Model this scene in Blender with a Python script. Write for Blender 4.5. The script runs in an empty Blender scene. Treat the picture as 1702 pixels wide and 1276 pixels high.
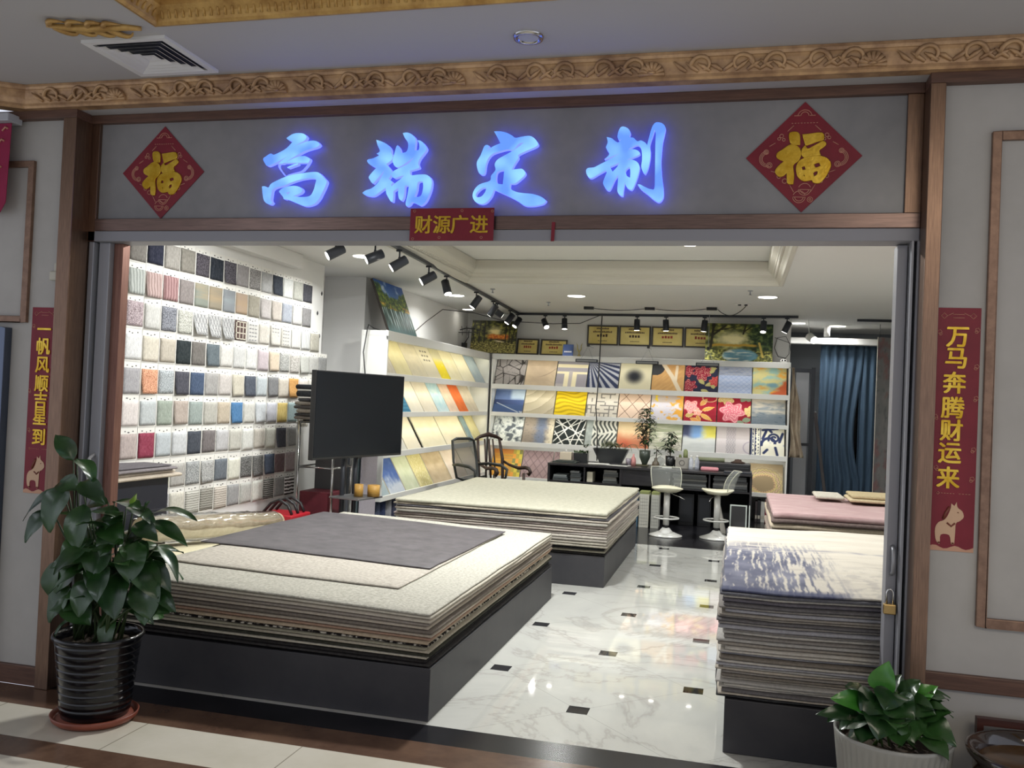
import bpy, bmesh, math, random
from mathutils import Vector, Matrix, noise

SC = bpy.context.scene
COL = SC.collection
RND = random.Random(11)

# ------------------------------------------------------------------ camera
def _cam():
    yaw, pitch, roll = -0.246331, 0.0174335, 0.0437574
    f = Vector((math.sin(yaw) * math.cos(pitch), math.cos(yaw) * math.cos(pitch), math.sin(pitch)))
    r = Vector((math.cos(yaw), -math.sin(yaw), 0))
    u = r.cross(f)
    r2 = r * math.cos(roll) + u * math.sin(roll)
    u2 = -r * math.sin(roll) + u * math.cos(roll)
    cd = bpy.data.cameras.new('camera')
    cd.sensor_fit = 'HORIZONTAL'; cd.sensor_width = 36.0
    cd.lens = 1499.22 / 1702 * 36.0
    cd.clip_start = 0.05; cd.clip_end = 200
    o = bpy.data.objects.new('camera', cd)
    m = Matrix(((r2.x, u2.x, -f.x, 0.751), (r2.y, u2.y, -f.y, -4.7097), (r2.z, u2.z, -f.z, 1.6074), (0, 0, 0, 1)))
    o.matrix_world = m
    COL.objects.link(o); SC.camera = o
_cam()

# ------------------------------------------------------------------ world, exposure, area lights
W = bpy.data.worlds.new('mall'); SC.world = W; W.use_nodes = True
bg = W.node_tree.nodes['Background']
bg.inputs[0].default_value = (0.84, 0.88, 1.0, 1); bg.inputs[1].default_value = 0.92
SC.view_settings.view_transform = 'Standard'; SC.view_settings.look = 'None'
SC.view_settings.exposure = 0.0; SC.view_settings.gamma = 1.0
SC.view_settings.use_curve_mapping = False
SC.cycles.use_denoising = True
SC.cycles.max_bounces = 7; SC.cycles.diffuse_bounces = 4; SC.cycles.glossy_bounces = 4
SC.cycles.transmission_bounces = 6; SC.cycles.transparent_max_bounces = 8
SC.cycles.sample_clamp_indirect = 6.0
SC.cycles.caustics_reflective = False; SC.cycles.caustics_refractive = False

def area(name, loc, size, power, color=(1, 1, 1), rot=(0, 0, 0), shape='SQUARE', size_y=None, spread=math.pi):
    d = bpy.data.lights.new(name, 'AREA'); d.energy = power; d.color = color
    d.shape = shape; d.size = size; d.spread = spread
    if size_y: d.size_y = size_y
    o = bpy.data.objects.new(name, d); o.location = loc; o.rotation_euler = rot
    COL.objects.link(o); return o

def spot(name, loc, target, power, angle=50, blend=0.6, color=(1, 1, 1), radius=0.04):
    d = bpy.data.lights.new(name, 'SPOT'); d.energy = power; d.color = color
    d.spot_size = math.radians(angle); d.spot_blend = blend; d.shadow_soft_size = radius
    o = bpy.data.objects.new(name, d); o.location = loc
    o.rotation_euler = (Vector(target) - Vector(loc)).to_track_quat('-Z', 'Y').to_euler()
    COL.objects.link(o); return o

WARM = (1.0, 0.99, 0.945)
NEUT = (0.975, 0.99, 0.975)
CEIL = 2.97
# unseen area lights without fixtures: shop ceiling, plus added concourse fill beside the camera
for i, (x, y, p) in enumerate([(-0.7, 1.6, 150), (0.6, 4.2, 9), (2.3, 1.5, 24), (2.4, 5.0, 20), (-2.9, 1.6, 18)]):
    area('unseen_shop_light', (x, y, CEIL - 0.03 if not (-2.3 < x < 1.1) else 3.17), 0.24, p, NEUT, shape='DISK')
area('concourse_fill', (2.4, -4.6, 3.36), 1.6, 60, (1.0, 0.9, 0.76))  # added warm fill for the outer right side, no lamp modelled

area('concourse_fill', (-3.6, -4.6, 3.12), 0.8, 22, (0.84, 0.89, 1.0))  # added cool fill that brightens the outer left wall

# ------------------------------------------------------------------ helpers
def lin(c):
    def f(v):
        v = max(0.0, min(255.0, v)) / 255.0
        return v / 12.92 if v <= 0.04045 else ((v + 0.055) / 1.055) ** 2.4
    return (f(c[0]), f(c[1]), f(c[2]), 1.0)

_MATS = {}
def mat(name, c, rough=0.6, metal=0.0, spec=0.5, emit=None, estr=0.0, alpha=None, trans=0.0, coat=0.0, aniso=0.0):
    key = ('p', name)
    if key in _MATS: return _MATS[key]
    m = bpy.data.materials.new(name); m.use_nodes = True
    b = m.node_tree.nodes['Principled BSDF']
    b.inputs['Base Color'].default_value = lin(c)
    b.inputs['Roughness'].default_value = rough
    b.inputs['Metallic'].default_value = metal
    b.inputs['Specular IOR Level'].default_value = spec
    b.inputs['Coat Weight'].default_value = coat
    b.inputs['Transmission Weight'].default_value = trans
    if aniso: b.inputs['Anisotropic'].default_value = aniso
    if alpha is not None: b.inputs['Alpha'].default_value = alpha
    if emit:
        b.inputs['Emission Color'].default_value = lin(emit); b.inputs['Emission Strength'].default_value = estr
    _MATS[key] = m
    return m

def mixmat(name, c1, c2, scale=20, rough=0.9, detail=4, stretch=(1, 1, 1), bump=0.3, bscale=None, lo=0.35, hi=0.65, metal=0.0, spec=0.4, coat=0.0, wave=None, coords='Object'):
    key = ('m', name)
    if key in _MATS: return _MATS[key]
    m = bpy.data.materials.new(name); m.use_nodes = True
    nt = m.node_tree; N = nt.nodes; L = nt.links
    b = N['Principled BSDF']; b.inputs['Roughness'].default_value = rough
    b.inputs['Metallic'].default_value = metal; b.inputs['Specular IOR Level'].default_value = spec
    b.inputs['Coat Weight'].default_value = coat
    tc = N.new('ShaderNodeTexCoord'); mp = N.new('ShaderNodeMapping')
    mp.inputs['Scale'].default_value = stretch
    L.new(tc.outputs[coords], mp.inputs[0])
    if wave:
        nz = N.new('ShaderNodeTexWave'); nz.bands_direction = wave
        nz.inputs['Scale'].default_value = scale; nz.inputs['Distortion'].default_value = 2.5
        nz.inputs['Detail'].default_value = detail; nz.inputs['Detail Scale'].default_value = 2.0
        out = nz.outputs['Fac']
    else:
        nz = N.new('ShaderNodeTexNoise'); nz.inputs['Scale'].default_value = scale
        nz.inputs['Detail'].default_value = detail; nz.inputs['Roughness'].default_value = 0.65
        out = nz.outputs['Fac']
    L.new(mp.outputs[0], nz.inputs['Vector'])
    cr = N.new('ShaderNodeValToRGB')
    cr.color_ramp.elements[0].position = lo; cr.color_ramp.elements[0].color = lin(c1)
    cr.color_ramp.elements[1].position = hi; cr.color_ramp.elements[1].color = lin(c2)
    L.new(out, cr.inputs[0]); L.new(cr.outputs[0], b.inputs['Base Color'])
    if bump:
        n2 = N.new('ShaderNodeTexNoise'); n2.inputs['Scale'].default_value = bscale or scale * 6
        n2.inputs['Detail'].default_value = 3
        L.new(tc.outputs[coords], n2.inputs['Vector'])
        bp = N.new('ShaderNodeBump'); bp.inputs['Strength'].default_value = bump; bp.inputs['Distance'].default_value = 0.004
        L.new(n2.outputs['Fac'], bp.inputs['Height']); L.new(bp.outputs[0], b.inputs['Normal'])
    _MATS[key] = m
    return m

def attrmat(name, rough=0.9, bump=0.25, spec=0.3):
    key = ('a', name)
    if key in _MATS: return _MATS[key]
    m = bpy.data.materials.new(name); m.use_nodes = True
    nt = m.node_tree; N = nt.nodes; L = nt.links; b = N['Principled BSDF']
    b.inputs['Roughness'].default_value = rough; b.inputs['Specular IOR Level'].default_value = spec
    a = N.new('ShaderNodeAttribute'); a.attribute_name = 'weave'
    L.new(a.outputs['Color'], b.inputs['Base Color'])
    if bump:
        n2 = N.new('ShaderNodeTexNoise'); n2.inputs['Scale'].default_value = 120
        bp = N.new('ShaderNodeBump'); bp.inputs['Strength'].default_value = bump; bp.inputs['Distance'].default_value = 0.003
        L.new(n2.outputs['Fac'], bp.inputs['Height']); L.new(bp.outputs[0], b.inputs['Normal'])
    _MATS[key] = m
    return m

class MB:
    def __init__(s): s.v = []; s.f = []; s.m = []; s.s = []
    def add(s, vs, fs, m=0, smooth=False):
        k = len(s.v); s.v += [tuple(v) for v in vs]
        for f in fs: s.f.append(tuple(i + k for i in f)); s.m.append(m); s.s.append(smooth)
        return s
    def box(s, a, b, m=0):
        x0, y0, z0 = a; x1, y1, z1 = b
        vs = [(x0, y0, z0), (x1, y0, z0), (x1, y1, z0), (x0, y1, z0), (x0, y0, z1), (x1, y0, z1), (x1, y1, z1), (x0, y1, z1)]
        return s.add(vs, [(0, 3, 2, 1), (4, 5, 6, 7), (0, 1, 5, 4), (1, 2, 6, 5), (2, 3, 7, 6), (3, 0, 4, 7)], m)
    def fbox(s, o, ux, uy, uz, m=0):
        o = Vector(o); ux = Vector(ux); uy = Vector(uy); uz = Vector(uz)
        vs = [o, o + ux, o + ux + uy, o + uy, o + uz, o + ux + uz, o + ux + uy + uz, o + uy + uz]
        return s.add(vs, [(0, 3, 2, 1), (4, 5, 6, 7), (0, 1, 5, 4), (1, 2, 6, 5), (2, 3, 7, 6), (3, 0, 4, 7)], m)
    def cyl(s, p0, p1, r0, r1=None, n=14, m=0, caps=True, smooth=True):
        if r1 is None: r1 = r0
        p0 = Vector(p0); p1 = Vector(p1); d = (p1 - p0).normalized()
        a = d.orthogonal().normalized(); b = d.cross(a)
        vs = []
        for p, r in ((p0, r0), (p1, r1)):
            for i in range(n):
                t = 2 * math.pi * i / n
                vs.append(p + a * (r * math.cos(t)) + b * (r * math.sin(t)))
        s.add(vs, [(i, (i + 1) % n, n + (i + 1) % n, n + i) for i in range(n)], m, smooth)
        if caps:
            s.add(vs[:n], [tuple(reversed(range(n)))], m); s.add(vs[n:], [tuple(range(n))], m)
        return s
    def tube(s, pts, r, n=8, m=0, closed=False):
        pts = [Vector(p) for p in pts]; k = len(pts); rings = []; prev = None
        rr = r if isinstance(r, (list, tuple)) else [r] * k
        for i, p in enumerate(pts):
            if closed: d = pts[(i + 1) % k] - pts[i - 1]
            else: d = pts[min(i + 1, k - 1)] - pts[max(i - 1, 0)]
            d.normalize()
            if prev is None: a = d.orthogonal().normalized()
            else:
                a = prev - d * prev.dot(d)
                a = a.normalized() if a.length > 1e-6 else d.orthogonal().normalized()
            prev = a; b = d.cross(a)
            rings.append([p + a * (rr[i] * math.cos(2 * math.pi * j / n)) + b * (rr[i] * math.sin(2 * math.pi * j / n)) for j in range(n)])
        vs = [v for rg in rings for v in rg]; fs = []
        for i in range(k if closed else k - 1):
            i2 = (i + 1) % k
            for j in range(n):
                fs.append((i * n + j, i * n + (j + 1) % n, i2 * n + (j + 1) % n, i2 * n + j))
        s.add(vs, fs, m, True)
        if not closed:
            s.add(rings[0], [tuple(reversed(range(n)))], m); s.add(rings[-1], [tuple(range(n))], m)
        return s
    def lathe(s, prof, c, n=32, m=0, smooth=True, wob=None):
        cx, cy, cz = c; vs = []; k = len(prof)
        for (r, z) in prof:
            for j in range(n):
                t = 2 * math.pi * j / n; q = r * (wob(t, z) if wob else 1)
                vs.append((cx + q * math.cos(t), cy + q * math.sin(t), cz + z))
        fs = []
        for i in range(k - 1):
            for j in range(n):
                fs.append((i * n + j, i * n + (j + 1) % n, (i + 1) * n + (j + 1) % n, (i + 1) * n + j))
        return s.add(vs, fs, m, smooth)
    def poly(s, pts2, o, ux, uy, depth=0.0, m=0):
        o = Vector(o); ux = Vector(ux); uy = Vector(uy); nrm = ux.cross(uy).normalized(); n = len(pts2)
        fr = [o + ux * p[0] + uy * p[1] + nrm * depth for p in pts2]
        s.add(fr, [tuple(range(n))], m)
        if depth:
            bk = [o + ux * p[0] + uy * p[1] for p in pts2]
            s.add(fr + bk, [(i, n + i, n + (i + 1) % n, (i + 1) % n) for i in range(n)], m)
        return s
    def build(s, name, mats, parent=None, bevel=0.0, seg=2, smooth=None):
        me = bpy.data.meshes.new(name); me.from_pydata(s.v, [], s.f)
        if not isinstance(mats, (list, tuple)): mats = [mats]
        for q in mats: me.materials.append(q)
        me.polygons.foreach_set('material_index', s.m)
        me.polygons.foreach_set('use_smooth', [bool(x) if smooth is None else smooth for x in s.s])
        me.update()
        bm = bmesh.new(); bm.from_mesh(me); bmesh.ops.remove_doubles(bm, verts=bm.verts, dist=1e-5)
        bmesh.ops.recalc_face_normals(bm, faces=bm.faces); bm.to_mesh(me); bm.free()
        o = bpy.data.objects.new(name, me); COL.objects.link(o)
        if parent: adopt(o, parent)
        if bevel:
            md = o.modifiers.new('bevel', 'BEVEL'); md.width = bevel; md.segments = seg
            md.limit_method = 'ANGLE'; md.angle_limit = math.radians(40)
        return o

def adopt(o, parent):
    o.parent = parent
    o.matrix_parent_inverse = Matrix.LocRotScale(parent.location, parent.rotation_euler, parent.scale).inverted() if parent.parent is None else WORLD_INV(parent)
def WORLD_INV(p):
    m = Matrix.Identity(4); q = p; chain = []
    while q: chain.append(q); q = q.parent
    for q in reversed(chain):
        m = m @ q.matrix_parent_inverse @ Matrix.LocRotScale(q.location, q.rotation_euler, q.scale)
    return m.inverted()

def tag(o, label, cat, group=None):
    o['label'] = label; o['category'] = cat; o['kind'] = 'thing'
    if group: o['group'] = group
    return o
def thing(name, label, cat, loc=(0, 0, 0), group=None):
    o = bpy.data.objects.new(name, None); o.empty_display_size = 0.1; o.location = loc
    COL.objects.link(o); return tag(o, label, cat, group)
def struct(o, label=None, cat=None):
    o['kind'] = 'structure'
    if label: o['label'] = label
    if cat: o['category'] = cat
    return o
def plabel(o, l): o['label'] = l; return o

_GL = {}
def text_mesh(name, body, size, origin, ux, uy, m, parent=None, extrude=0.002, offset=0.0, depth_off=0.0, sx=1.0, res=3):
    """flat lettering: glyph meshes laid in the plane (origin, ux, uy), centred on origin"""
    cu = bpy.data.curves.new(name, 'FONT'); cu.body = body; cu.size = size; cu.extrude = extrude
    cu.align_x = 'CENTER'; cu.align_y = 'CENTER'; cu.resolution_u = res
    t = bpy.data.objects.new(name, cu); COL.objects.link(t)
    dg = bpy.context.evaluated_depsgraph_get(); dg.update()
    me = bpy.data.meshes.new_from_object(t.evaluated_get(dg))
    bpy.data.objects.remove(t); bpy.data.curves.remove(cu)
    if offset:  # heavier brush weight: the glyph laid over itself, nudged each way
        bm = bmesh.new(); src = me
        for k, (dx, dy) in enumerate(((-1, -.5), (1, -.5), (0, .7), (-.7, .3), (.7, .3))):
            n0 = len(bm.verts); bm.from_mesh(src); bm.verts.ensure_lookup_table()
            for v in bm.verts[n0:]: v.co.x += dx * offset; v.co.y += dy * offset; v.co.z += k * 0.00012
        bm.to_mesh(me); bm.free()
    place_mesh(me, origin, ux, uy, depth_off, sx, center=True)
    me.materials.clear(); me.materials.append(m); me.name = name
    o = bpy.data.objects.new(name, me); COL.objects.link(o)
    if parent: adopt(o, parent)
    return o
def place_mesh(me, origin, ux, uy, depth_off=0.0, sx=1.0, center=False):
    ux = Vector(ux).normalized(); uy = Vector(uy).normalized(); nz = ux.cross(uy)
    o = Vector(origin); cx = cy = 0
    if center and len(me.vertices):
        xs = [v.co.x for v in me.vertices]; ys = [v.co.y for v in me.vertices]
        cx = (min(xs) + max(xs)) / 2; cy = (min(ys) + max(ys)) / 2
    for v in me.vertices:
        p = v.co.copy(); v.co = o + ux * ((p.x - cx) * sx) + uy * (p.y - cy) + nz * (p.z + depth_off)

def smooth_loop(pts, n=5, sharp=()):
    out = []; k = len(pts); sharp = set(sharp)
    for i in range(k):
        a = Vector(pts[i]) - Vector(pts[i - 1]); b = Vector(pts[(i + 1) % k]) - Vector(pts[i])
        if a.length > 1e-6 and b.length > 1e-6 and a.dot(b) / (a.length * b.length) < 0.05: sharp.add(i)
    for i in range(k):
        p0, p1, p2, p3 = pts[i - 1], pts[i], pts[(i + 1) % k], pts[(i + 2) % k]
        if i in sharp: p0 = p1
        if (i + 1) % k in sharp: p3 = p2
        for j in range(n):
            t = j / n; t2 = t * t; t3 = t2 * t
            out.append(tuple(0.5 * ((2 * p1[a]) + (-p0[a] + p2[a]) * t + (2 * p0[a] - 5 * p1[a] + 4 * p2[a] - p3[a]) * t2 + (-p0[a] + 3 * p1[a] - 3 * p2[a] + p3[a]) * t3) for a in (0, 1)))
    return out
def glyph_mesh(name, loops, origin, ux, uy, extrude, mats, parent=None, bevel=0.0, depth_off=0.0):
    """filled outline (outer loops and holes) given in metres in the plane"""
    cu = bpy.data.curves.new(name, 'CURVE'); cu.dimensions = '2D'; cu.fill_mode = 'BOTH'
    cu.extrude = extrude; cu.bevel_depth = bevel; cu.bevel_resolution = 1
    for lp in loops:
        sp = cu.splines.new('POLY'); sp.points.add(len(lp) - 1)
        for i, p in enumerate(lp): sp.points[i].co = (p[0], p[1], 0, 1)
        sp.use_cyclic_u = True
    t = bpy.data.objects.new(name, cu); COL.objects.link(t)
    dg = bpy.context.evaluated_depsgraph_get(); dg.update()
    me = bpy.data.meshes.new_from_object(t.evaluated_get(dg))
    bpy.data.objects.remove(t); bpy.data.curves.remove(cu)
    place_mesh(me, origin, ux, uy, depth_off)
    me.materials.clear()
    for q in mats: me.materials.append(q)
    if len(mats) > 1:
        nz = Vector(ux).normalized().cross(Vector(uy).normalized())
        for p in me.polygons: p.material_index = 0 if p.normal.dot(nz) > 0.7 else 1
    o = bpy.data.objects.new(name, me); COL.objects.link(o)
    if parent: adopt(o, parent)
    return o

def weave(name, o, ux, uy, n, m, func, thick, parent=None, material=None, edge=(200, 196, 186), emat=None):
    """a flat textile or picture: grid of n x m cells coloured by func(u, v) -> sRGB, with a solid back of the given thickness"""
    o = Vector(o); ux = Vector(ux); uy = Vector(uy); nz = ux.cross(uy).normalized()
    vs = []; cols = []
    for j in range(m + 1):
        for i in range(n + 1):
            u = i / n; v = j / m
            vs.append(o + ux * u + uy * v); c = func(u, v); g = (c[0] + c[1] + c[2]) / 3; cols.append(lin(mix(c, (g, g, g), 0.10)))
    fs = [(j * (n + 1) + i, j * (n + 1) + i + 1, (j + 1) * (n + 1) + i + 1, (j + 1) * (n + 1) + i) for j in range(m) for i in range(n)]
    k = len(vs)
    q = [o, o + ux, o + ux + uy, o + uy]
    vs += q + [p - nz * thick for p in q]
    fs += [(k, k + 4, k + 5, k + 1), (k + 1, k + 5, k + 6, k + 2), (k + 2, k + 6, k + 7, k + 3), (k + 3, k + 7, k + 4, k), (k + 4, k + 7, k + 6, k + 5)]
    cols += [lin(edge)] * 8
    me = bpy.data.meshes.new(name); me.from_pydata([tuple(v) for v in vs], [], fs)
    ca = me.color_attributes.new('weave', 'FLOAT_COLOR', 'POINT')
    flat = [c for q2 in cols for c in q2]
    ca.data.foreach_set('color', flat)
    me.materials.append(material or attrmat('woven_pattern')); 
    if emat:
        me.materials.append(emat)
        for p in me.polygons[-5:]: p.material_index = 1
    me.update()
    ob = bpy.data.objects.new(name, me); COL.objects.link(ob)
    if parent: adopt(ob, parent)
    return ob

def mix(a, b, t):
    t = max(0.0, min(1.0, t)); return tuple(a[i] + (b[i] - a[i]) * t for i in range(3))
def sstep(e0, e1, x):
    t = max(0.0, min(1.0, (x - e0) / (e1 - e0))); return t * t * (3 - 2 * t)
def nz2(x, y, s=0.0, oct=3):
    v = 0.0; a = 0.5; f = 1.0
    for i in range(oct):
        v += a * noise.noise(Vector((x * f + s * 7.13, y * f - s * 3.7, s + i * 5.1))); a *= 0.5; f *= 2.1
    return v
# outlines of the brush lettering, millimetres about each character centre
GLYPH = {'gao':((-1.458,2.696),[[[(-41,174),(-9,193),(22,198),(54,193),(70,177),(59,159),(33,146),(8,133),(41,144),(79,155),(110,157),(133,150),(144,136),(130,125),(96,116),(62,106),(13,82),(-33,56),(-56,46),(-21,60),(21,76),(59,82),(83,74),(94,64),(83,41),(66,20),(48,6),(10,-3),(-17,-10),(-37,-18),(-55,0),(-72,20),(-79,36),(-73,50),(-49,69),(-19,88),(-41,76),(-76,59),(-114,43),(-140,36),(-154,50),(-165,72),(-148,86),(-125,98),(-107,92),(-78,102),(-44,119),(-21,138),(-5,156),(-26,162)],[(-25,29),(26,46),(29,39),(-25,22)]],[[(-164,-68),(-148,-67),(-128,-74),(-115,-56),(-86,-41),(-44,-24),(2,-12),(48,-6),(95,-1),(129,0),(149,-6),(173,-28),(190,-47),(185,-70),(169,-105),(152,-137),(126,-161),(80,-170),(33,-155),(-19,-135),(-38,-134),(-43,-124),(-59,-106),(-67,-93),(-45,-77),(-10,-69),(21,-68),(48,-75),(61,-89),(50,-105),(12,-119),(47,-124),(86,-123),(108,-115),(122,-90),(129,-62),(133,-39),(119,-32),(88,-31),(42,-38),(-4,-51),(-42,-65),(-81,-73),(-104,-85),(-109,-108),(-111,-137),(-101,-150),(-113,-160),(-135,-153),(-150,-137),(-158,-108),(-162,-83)],[(-28,-101),(-5,-97),(-18,-110)]]]),'duan':((-0.892,2.684),[[[(-122,164),(-91,154),(-61,138),(-43,117),(-40,98),(-33,85),(-35,65),(-64,43),(-44,23),(-33,6),(-39,-15),(-49,-29),(-26,-46),(-33,-60),(-21,-84),(-19,-112),(-21,-141),(-32,-139),(-48,-115),(-57,-98),(-60,-72),(-83,-87),(-115,-109),(-137,-113),(-167,-107),(-182,-96),(-165,-84),(-139,-76),(-117,-62),(-96,-38),(-80,-7),(-72,13),(-94,-14),(-119,-41),(-131,-50),(-145,-34),(-152,-18),(-136,4),(-114,26),(-137,36),(-156,48),(-165,62),(-157,69),(-132,74),(-103,87),(-117,96),(-100,108),(-113,136)]],[[(-31,61),(-25,89),(-16,126),(-9,134),(3,119),(11,95),(40,104),(45,142),(26,170),(15,193),(39,195),(65,183),(82,162),(82,134),(80,107),(101,110),(102,137),(92,155),(106,154),(125,140),(141,115),(131,95),(110,68),(101,44),(108,24),(95,17),(61,9),(67,-13),(107,-11),(143,-12),(165,-25),(175,-46),(173,-80),(162,-114),(146,-145),(123,-161),(103,-153),(79,-144),(67,-158),(53,-165),(46,-151),(54,-106),(59,-65),(39,-65),(37,-96),(33,-123),(24,-138),(11,-126),(5,-99),(6,-74),(-20,-90),(-32,-70),(-15,-53),(14,-31),(33,-13),(9,-19),(-20,-26),(-35,-5),(-18,12),(18,27),(54,45),(79,74),(46,52),(14,32),(-9,27),(-23,38)],[(105,-48),(129,-45),(132,-73),(126,-107),(112,-119),(89,-119),(100,-86)]]]),'ding':((-0.36,2.69),[[[(-57,181),(-30,181),(2,174),(30,160),(48,148),(78,152),(116,155),(140,143),(156,123),(158,111),(142,100),(102,84),(67,67),(67,52),(50,25),(37,-3),(65,0),(88,0),(103,-16),(100,-31),(74,-55),(54,-68),(33,-68),(34,-91),(62,-107),(100,-114),(145,-119),(186,-133),(209,-150),(194,-166),(147,-175),(106,-172),(75,-152),(36,-131),(-6,-112),(-45,-95),(-57,-127),(-80,-155),(-104,-163),(-133,-153),(-149,-126),(-142,-95),(-116,-69),(-67,-53),(-62,-29),(-42,-3),(-47,24),(-34,47),(3,68),(37,86),(67,105),(91,125),(66,119),(47,96),(33,91),(12,94),(-25,86),(-59,75),(-79,55),(-90,25),(-95,-15),(-109,-23),(-125,-11),(-136,33),(-118,70),(-103,110),(-89,118),(-77,112),(-88,89),(-61,109),(-24,124),(-39,152)],[(-34,-13),(1,-2),(-3,-71),(-34,-62)],[(-82,-86),(-104,-87),(-128,-107),(-134,-122),(-125,-131),(-104,-126),(-88,-106)]]]),'zhi':((0.235,2.715),[[[(-115,114),(-92,108),(-74,94),(-60,88),(-47,102),(-57,99),(-65,113),(-62,137),(-53,156),(-39,160),(-18,150),(-7,132),(-10,111),(8,107),(26,91),(43,94),(64,82),(71,71),(79,109),(87,143),(96,165),(111,175),(135,169),(150,151),(148,124),(141,86),(138,42),(137,-9),(143,-71),(152,-126),(153,-167),(137,-188),(115,-179),(83,-152),(52,-128),(36,-107),(47,-107),(72,-120),(96,-129),(112,-125),(112,-64),(110,5),(108,77),(108,122),(102,142),(96,119),(84,74),(88,40),(87,5),(79,-36),(68,-60),(57,-49),(49,-25),(51,6),(48,44),(40,65),(28,74),(9,68),(-14,54),(7,55),(27,50),(41,36),(32,26),(5,16),(-19,6),(5,7),(29,-4),(41,-25),(38,-55),(26,-97),(14,-126),(4,-130),(-14,-117),(-23,-96),(-27,-130),(-29,-158),(-40,-156),(-55,-137),(-55,-99),(-54,-61),(-70,-85),(-83,-116),(-93,-132),(-107,-126),(-122,-101),(-119,-80),(-108,-49),(-114,-39),(-145,-56),(-179,-74),(-197,-62),(-204,-39),(-195,-27),(-167,-24),(-139,-10),(-99,10),(-51,38),(-78,27),(-121,12),(-100,34),(-113,59),(-116,69),(-109,90)],[(-94,-23),(-51,-5),(-62,-26),(-81,-46)],[(-4,-25),(0,-48),(0,-75),(-14,-67),(-22,-47),(-17,-34)]]]),'fu':((0.987,2.728),[[[(-60,107),(-32,109),(-19,94),(-18,54),(-50,57),(-61,82)]],[[(-54,55),(-22,42),(-11,14),(-20,-15),(-39,-31),(-42,-48),(-37,-85),(-40,-119),(-62,-114),(-66,-64),(-81,-82),(-101,-84),(-116,-63),(-106,-42),(-79,-18),(-108,-4),(-111,17),(-89,33)]],[[(-6,97),(16,99),(74,103),(81,74),(56,66),(21,53),(10,51),(5,60)]],[[(-6,35),(6,49),(18,34),(49,50),(80,66),(92,53),(77,37),(65,27),(70,6),(35,3),(4,-3),(-7,14)]],[[(-27,-40),(-12,-15),(19,-3),(62,2),(98,-9),(115,-34),(108,-63),(93,-92),(71,-116),(47,-114),(39,-103),(7,-107),(-17,-90),(-26,-65)],[(-7,-44),(9,-40),(13,-57),(-2,-61)],[(44,-33),(67,-27),(74,-42),(53,-50)],[(0,-78),(10,-78),(10,-92)],[(43,-70),(63,-62),(61,-79),(48,-89)]]])}
# ------------------------------------------------------------------ materials of the setting
M_WALLOUT = mixmat('outer_wall_paint', (168, 165, 160), (176, 173, 168), 3, 0.55, bump=0.03)
M_SIGN = mixmat('sign_panel_stone', (128, 128, 130), (142, 141, 142), 2.2, 0.25, bump=0.0)
M_WHITE = mat('white_paint', (226, 225, 222), 0.6)
M_CEIL = mat('ceiling_paint', (215, 214, 210), 0.75)
M_CEILO = mat('concourse_ceiling_paint', (184, 182, 182), 0.7)
M_COPPER = mixmat('brushed_copper', (112, 91, 78), (138, 112, 94), 8, 0.33, stretch=(30, 30, 1), bump=0.05, metal=0.85)
M_COPPERH = mixmat('brushed_copper_rail', (108, 92, 86), (132, 110, 102), 8, 0.3, stretch=(1, 30, 30), bump=0.05, metal=0.85)
M_BROWN = mixmat('brown_wood_trim', (84, 60, 50), (104, 76, 62), 6, 0.45, stretch=(1, 12, 12), bump=0.05)
M_ALU = mat('aluminium', (158, 160, 166), 0.4, 0.35)
M_ALUG = mat('grey_door_frame', (140, 140, 146), 0.45, 0.1)
M_STEEL = mat('chrome', (205, 205, 205), 0.18, 1.0)
M_BLACK = mat('black_plastic', (28, 28, 30), 0.4)
M_BLKMET = mat('black_powder_coat', (44, 47, 54), 0.42, 0.2)
M_LAMP = mat('lamp_glow', (255, 250, 240), 0.5, emit=(255, 250, 238), estr=9.0)
M_GOLD = mixmat('gilded_plaster', (166, 126, 70), (210, 172, 104), 9, 0.42, bump=0.4, bscale=40, metal=0.35)
M_GOLDC = mixmat('carved_bronze_plaster', (150, 116, 86), (206, 168, 124), 7, 0.38, bump=0.5, bscale=30, metal=0.25)

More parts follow.
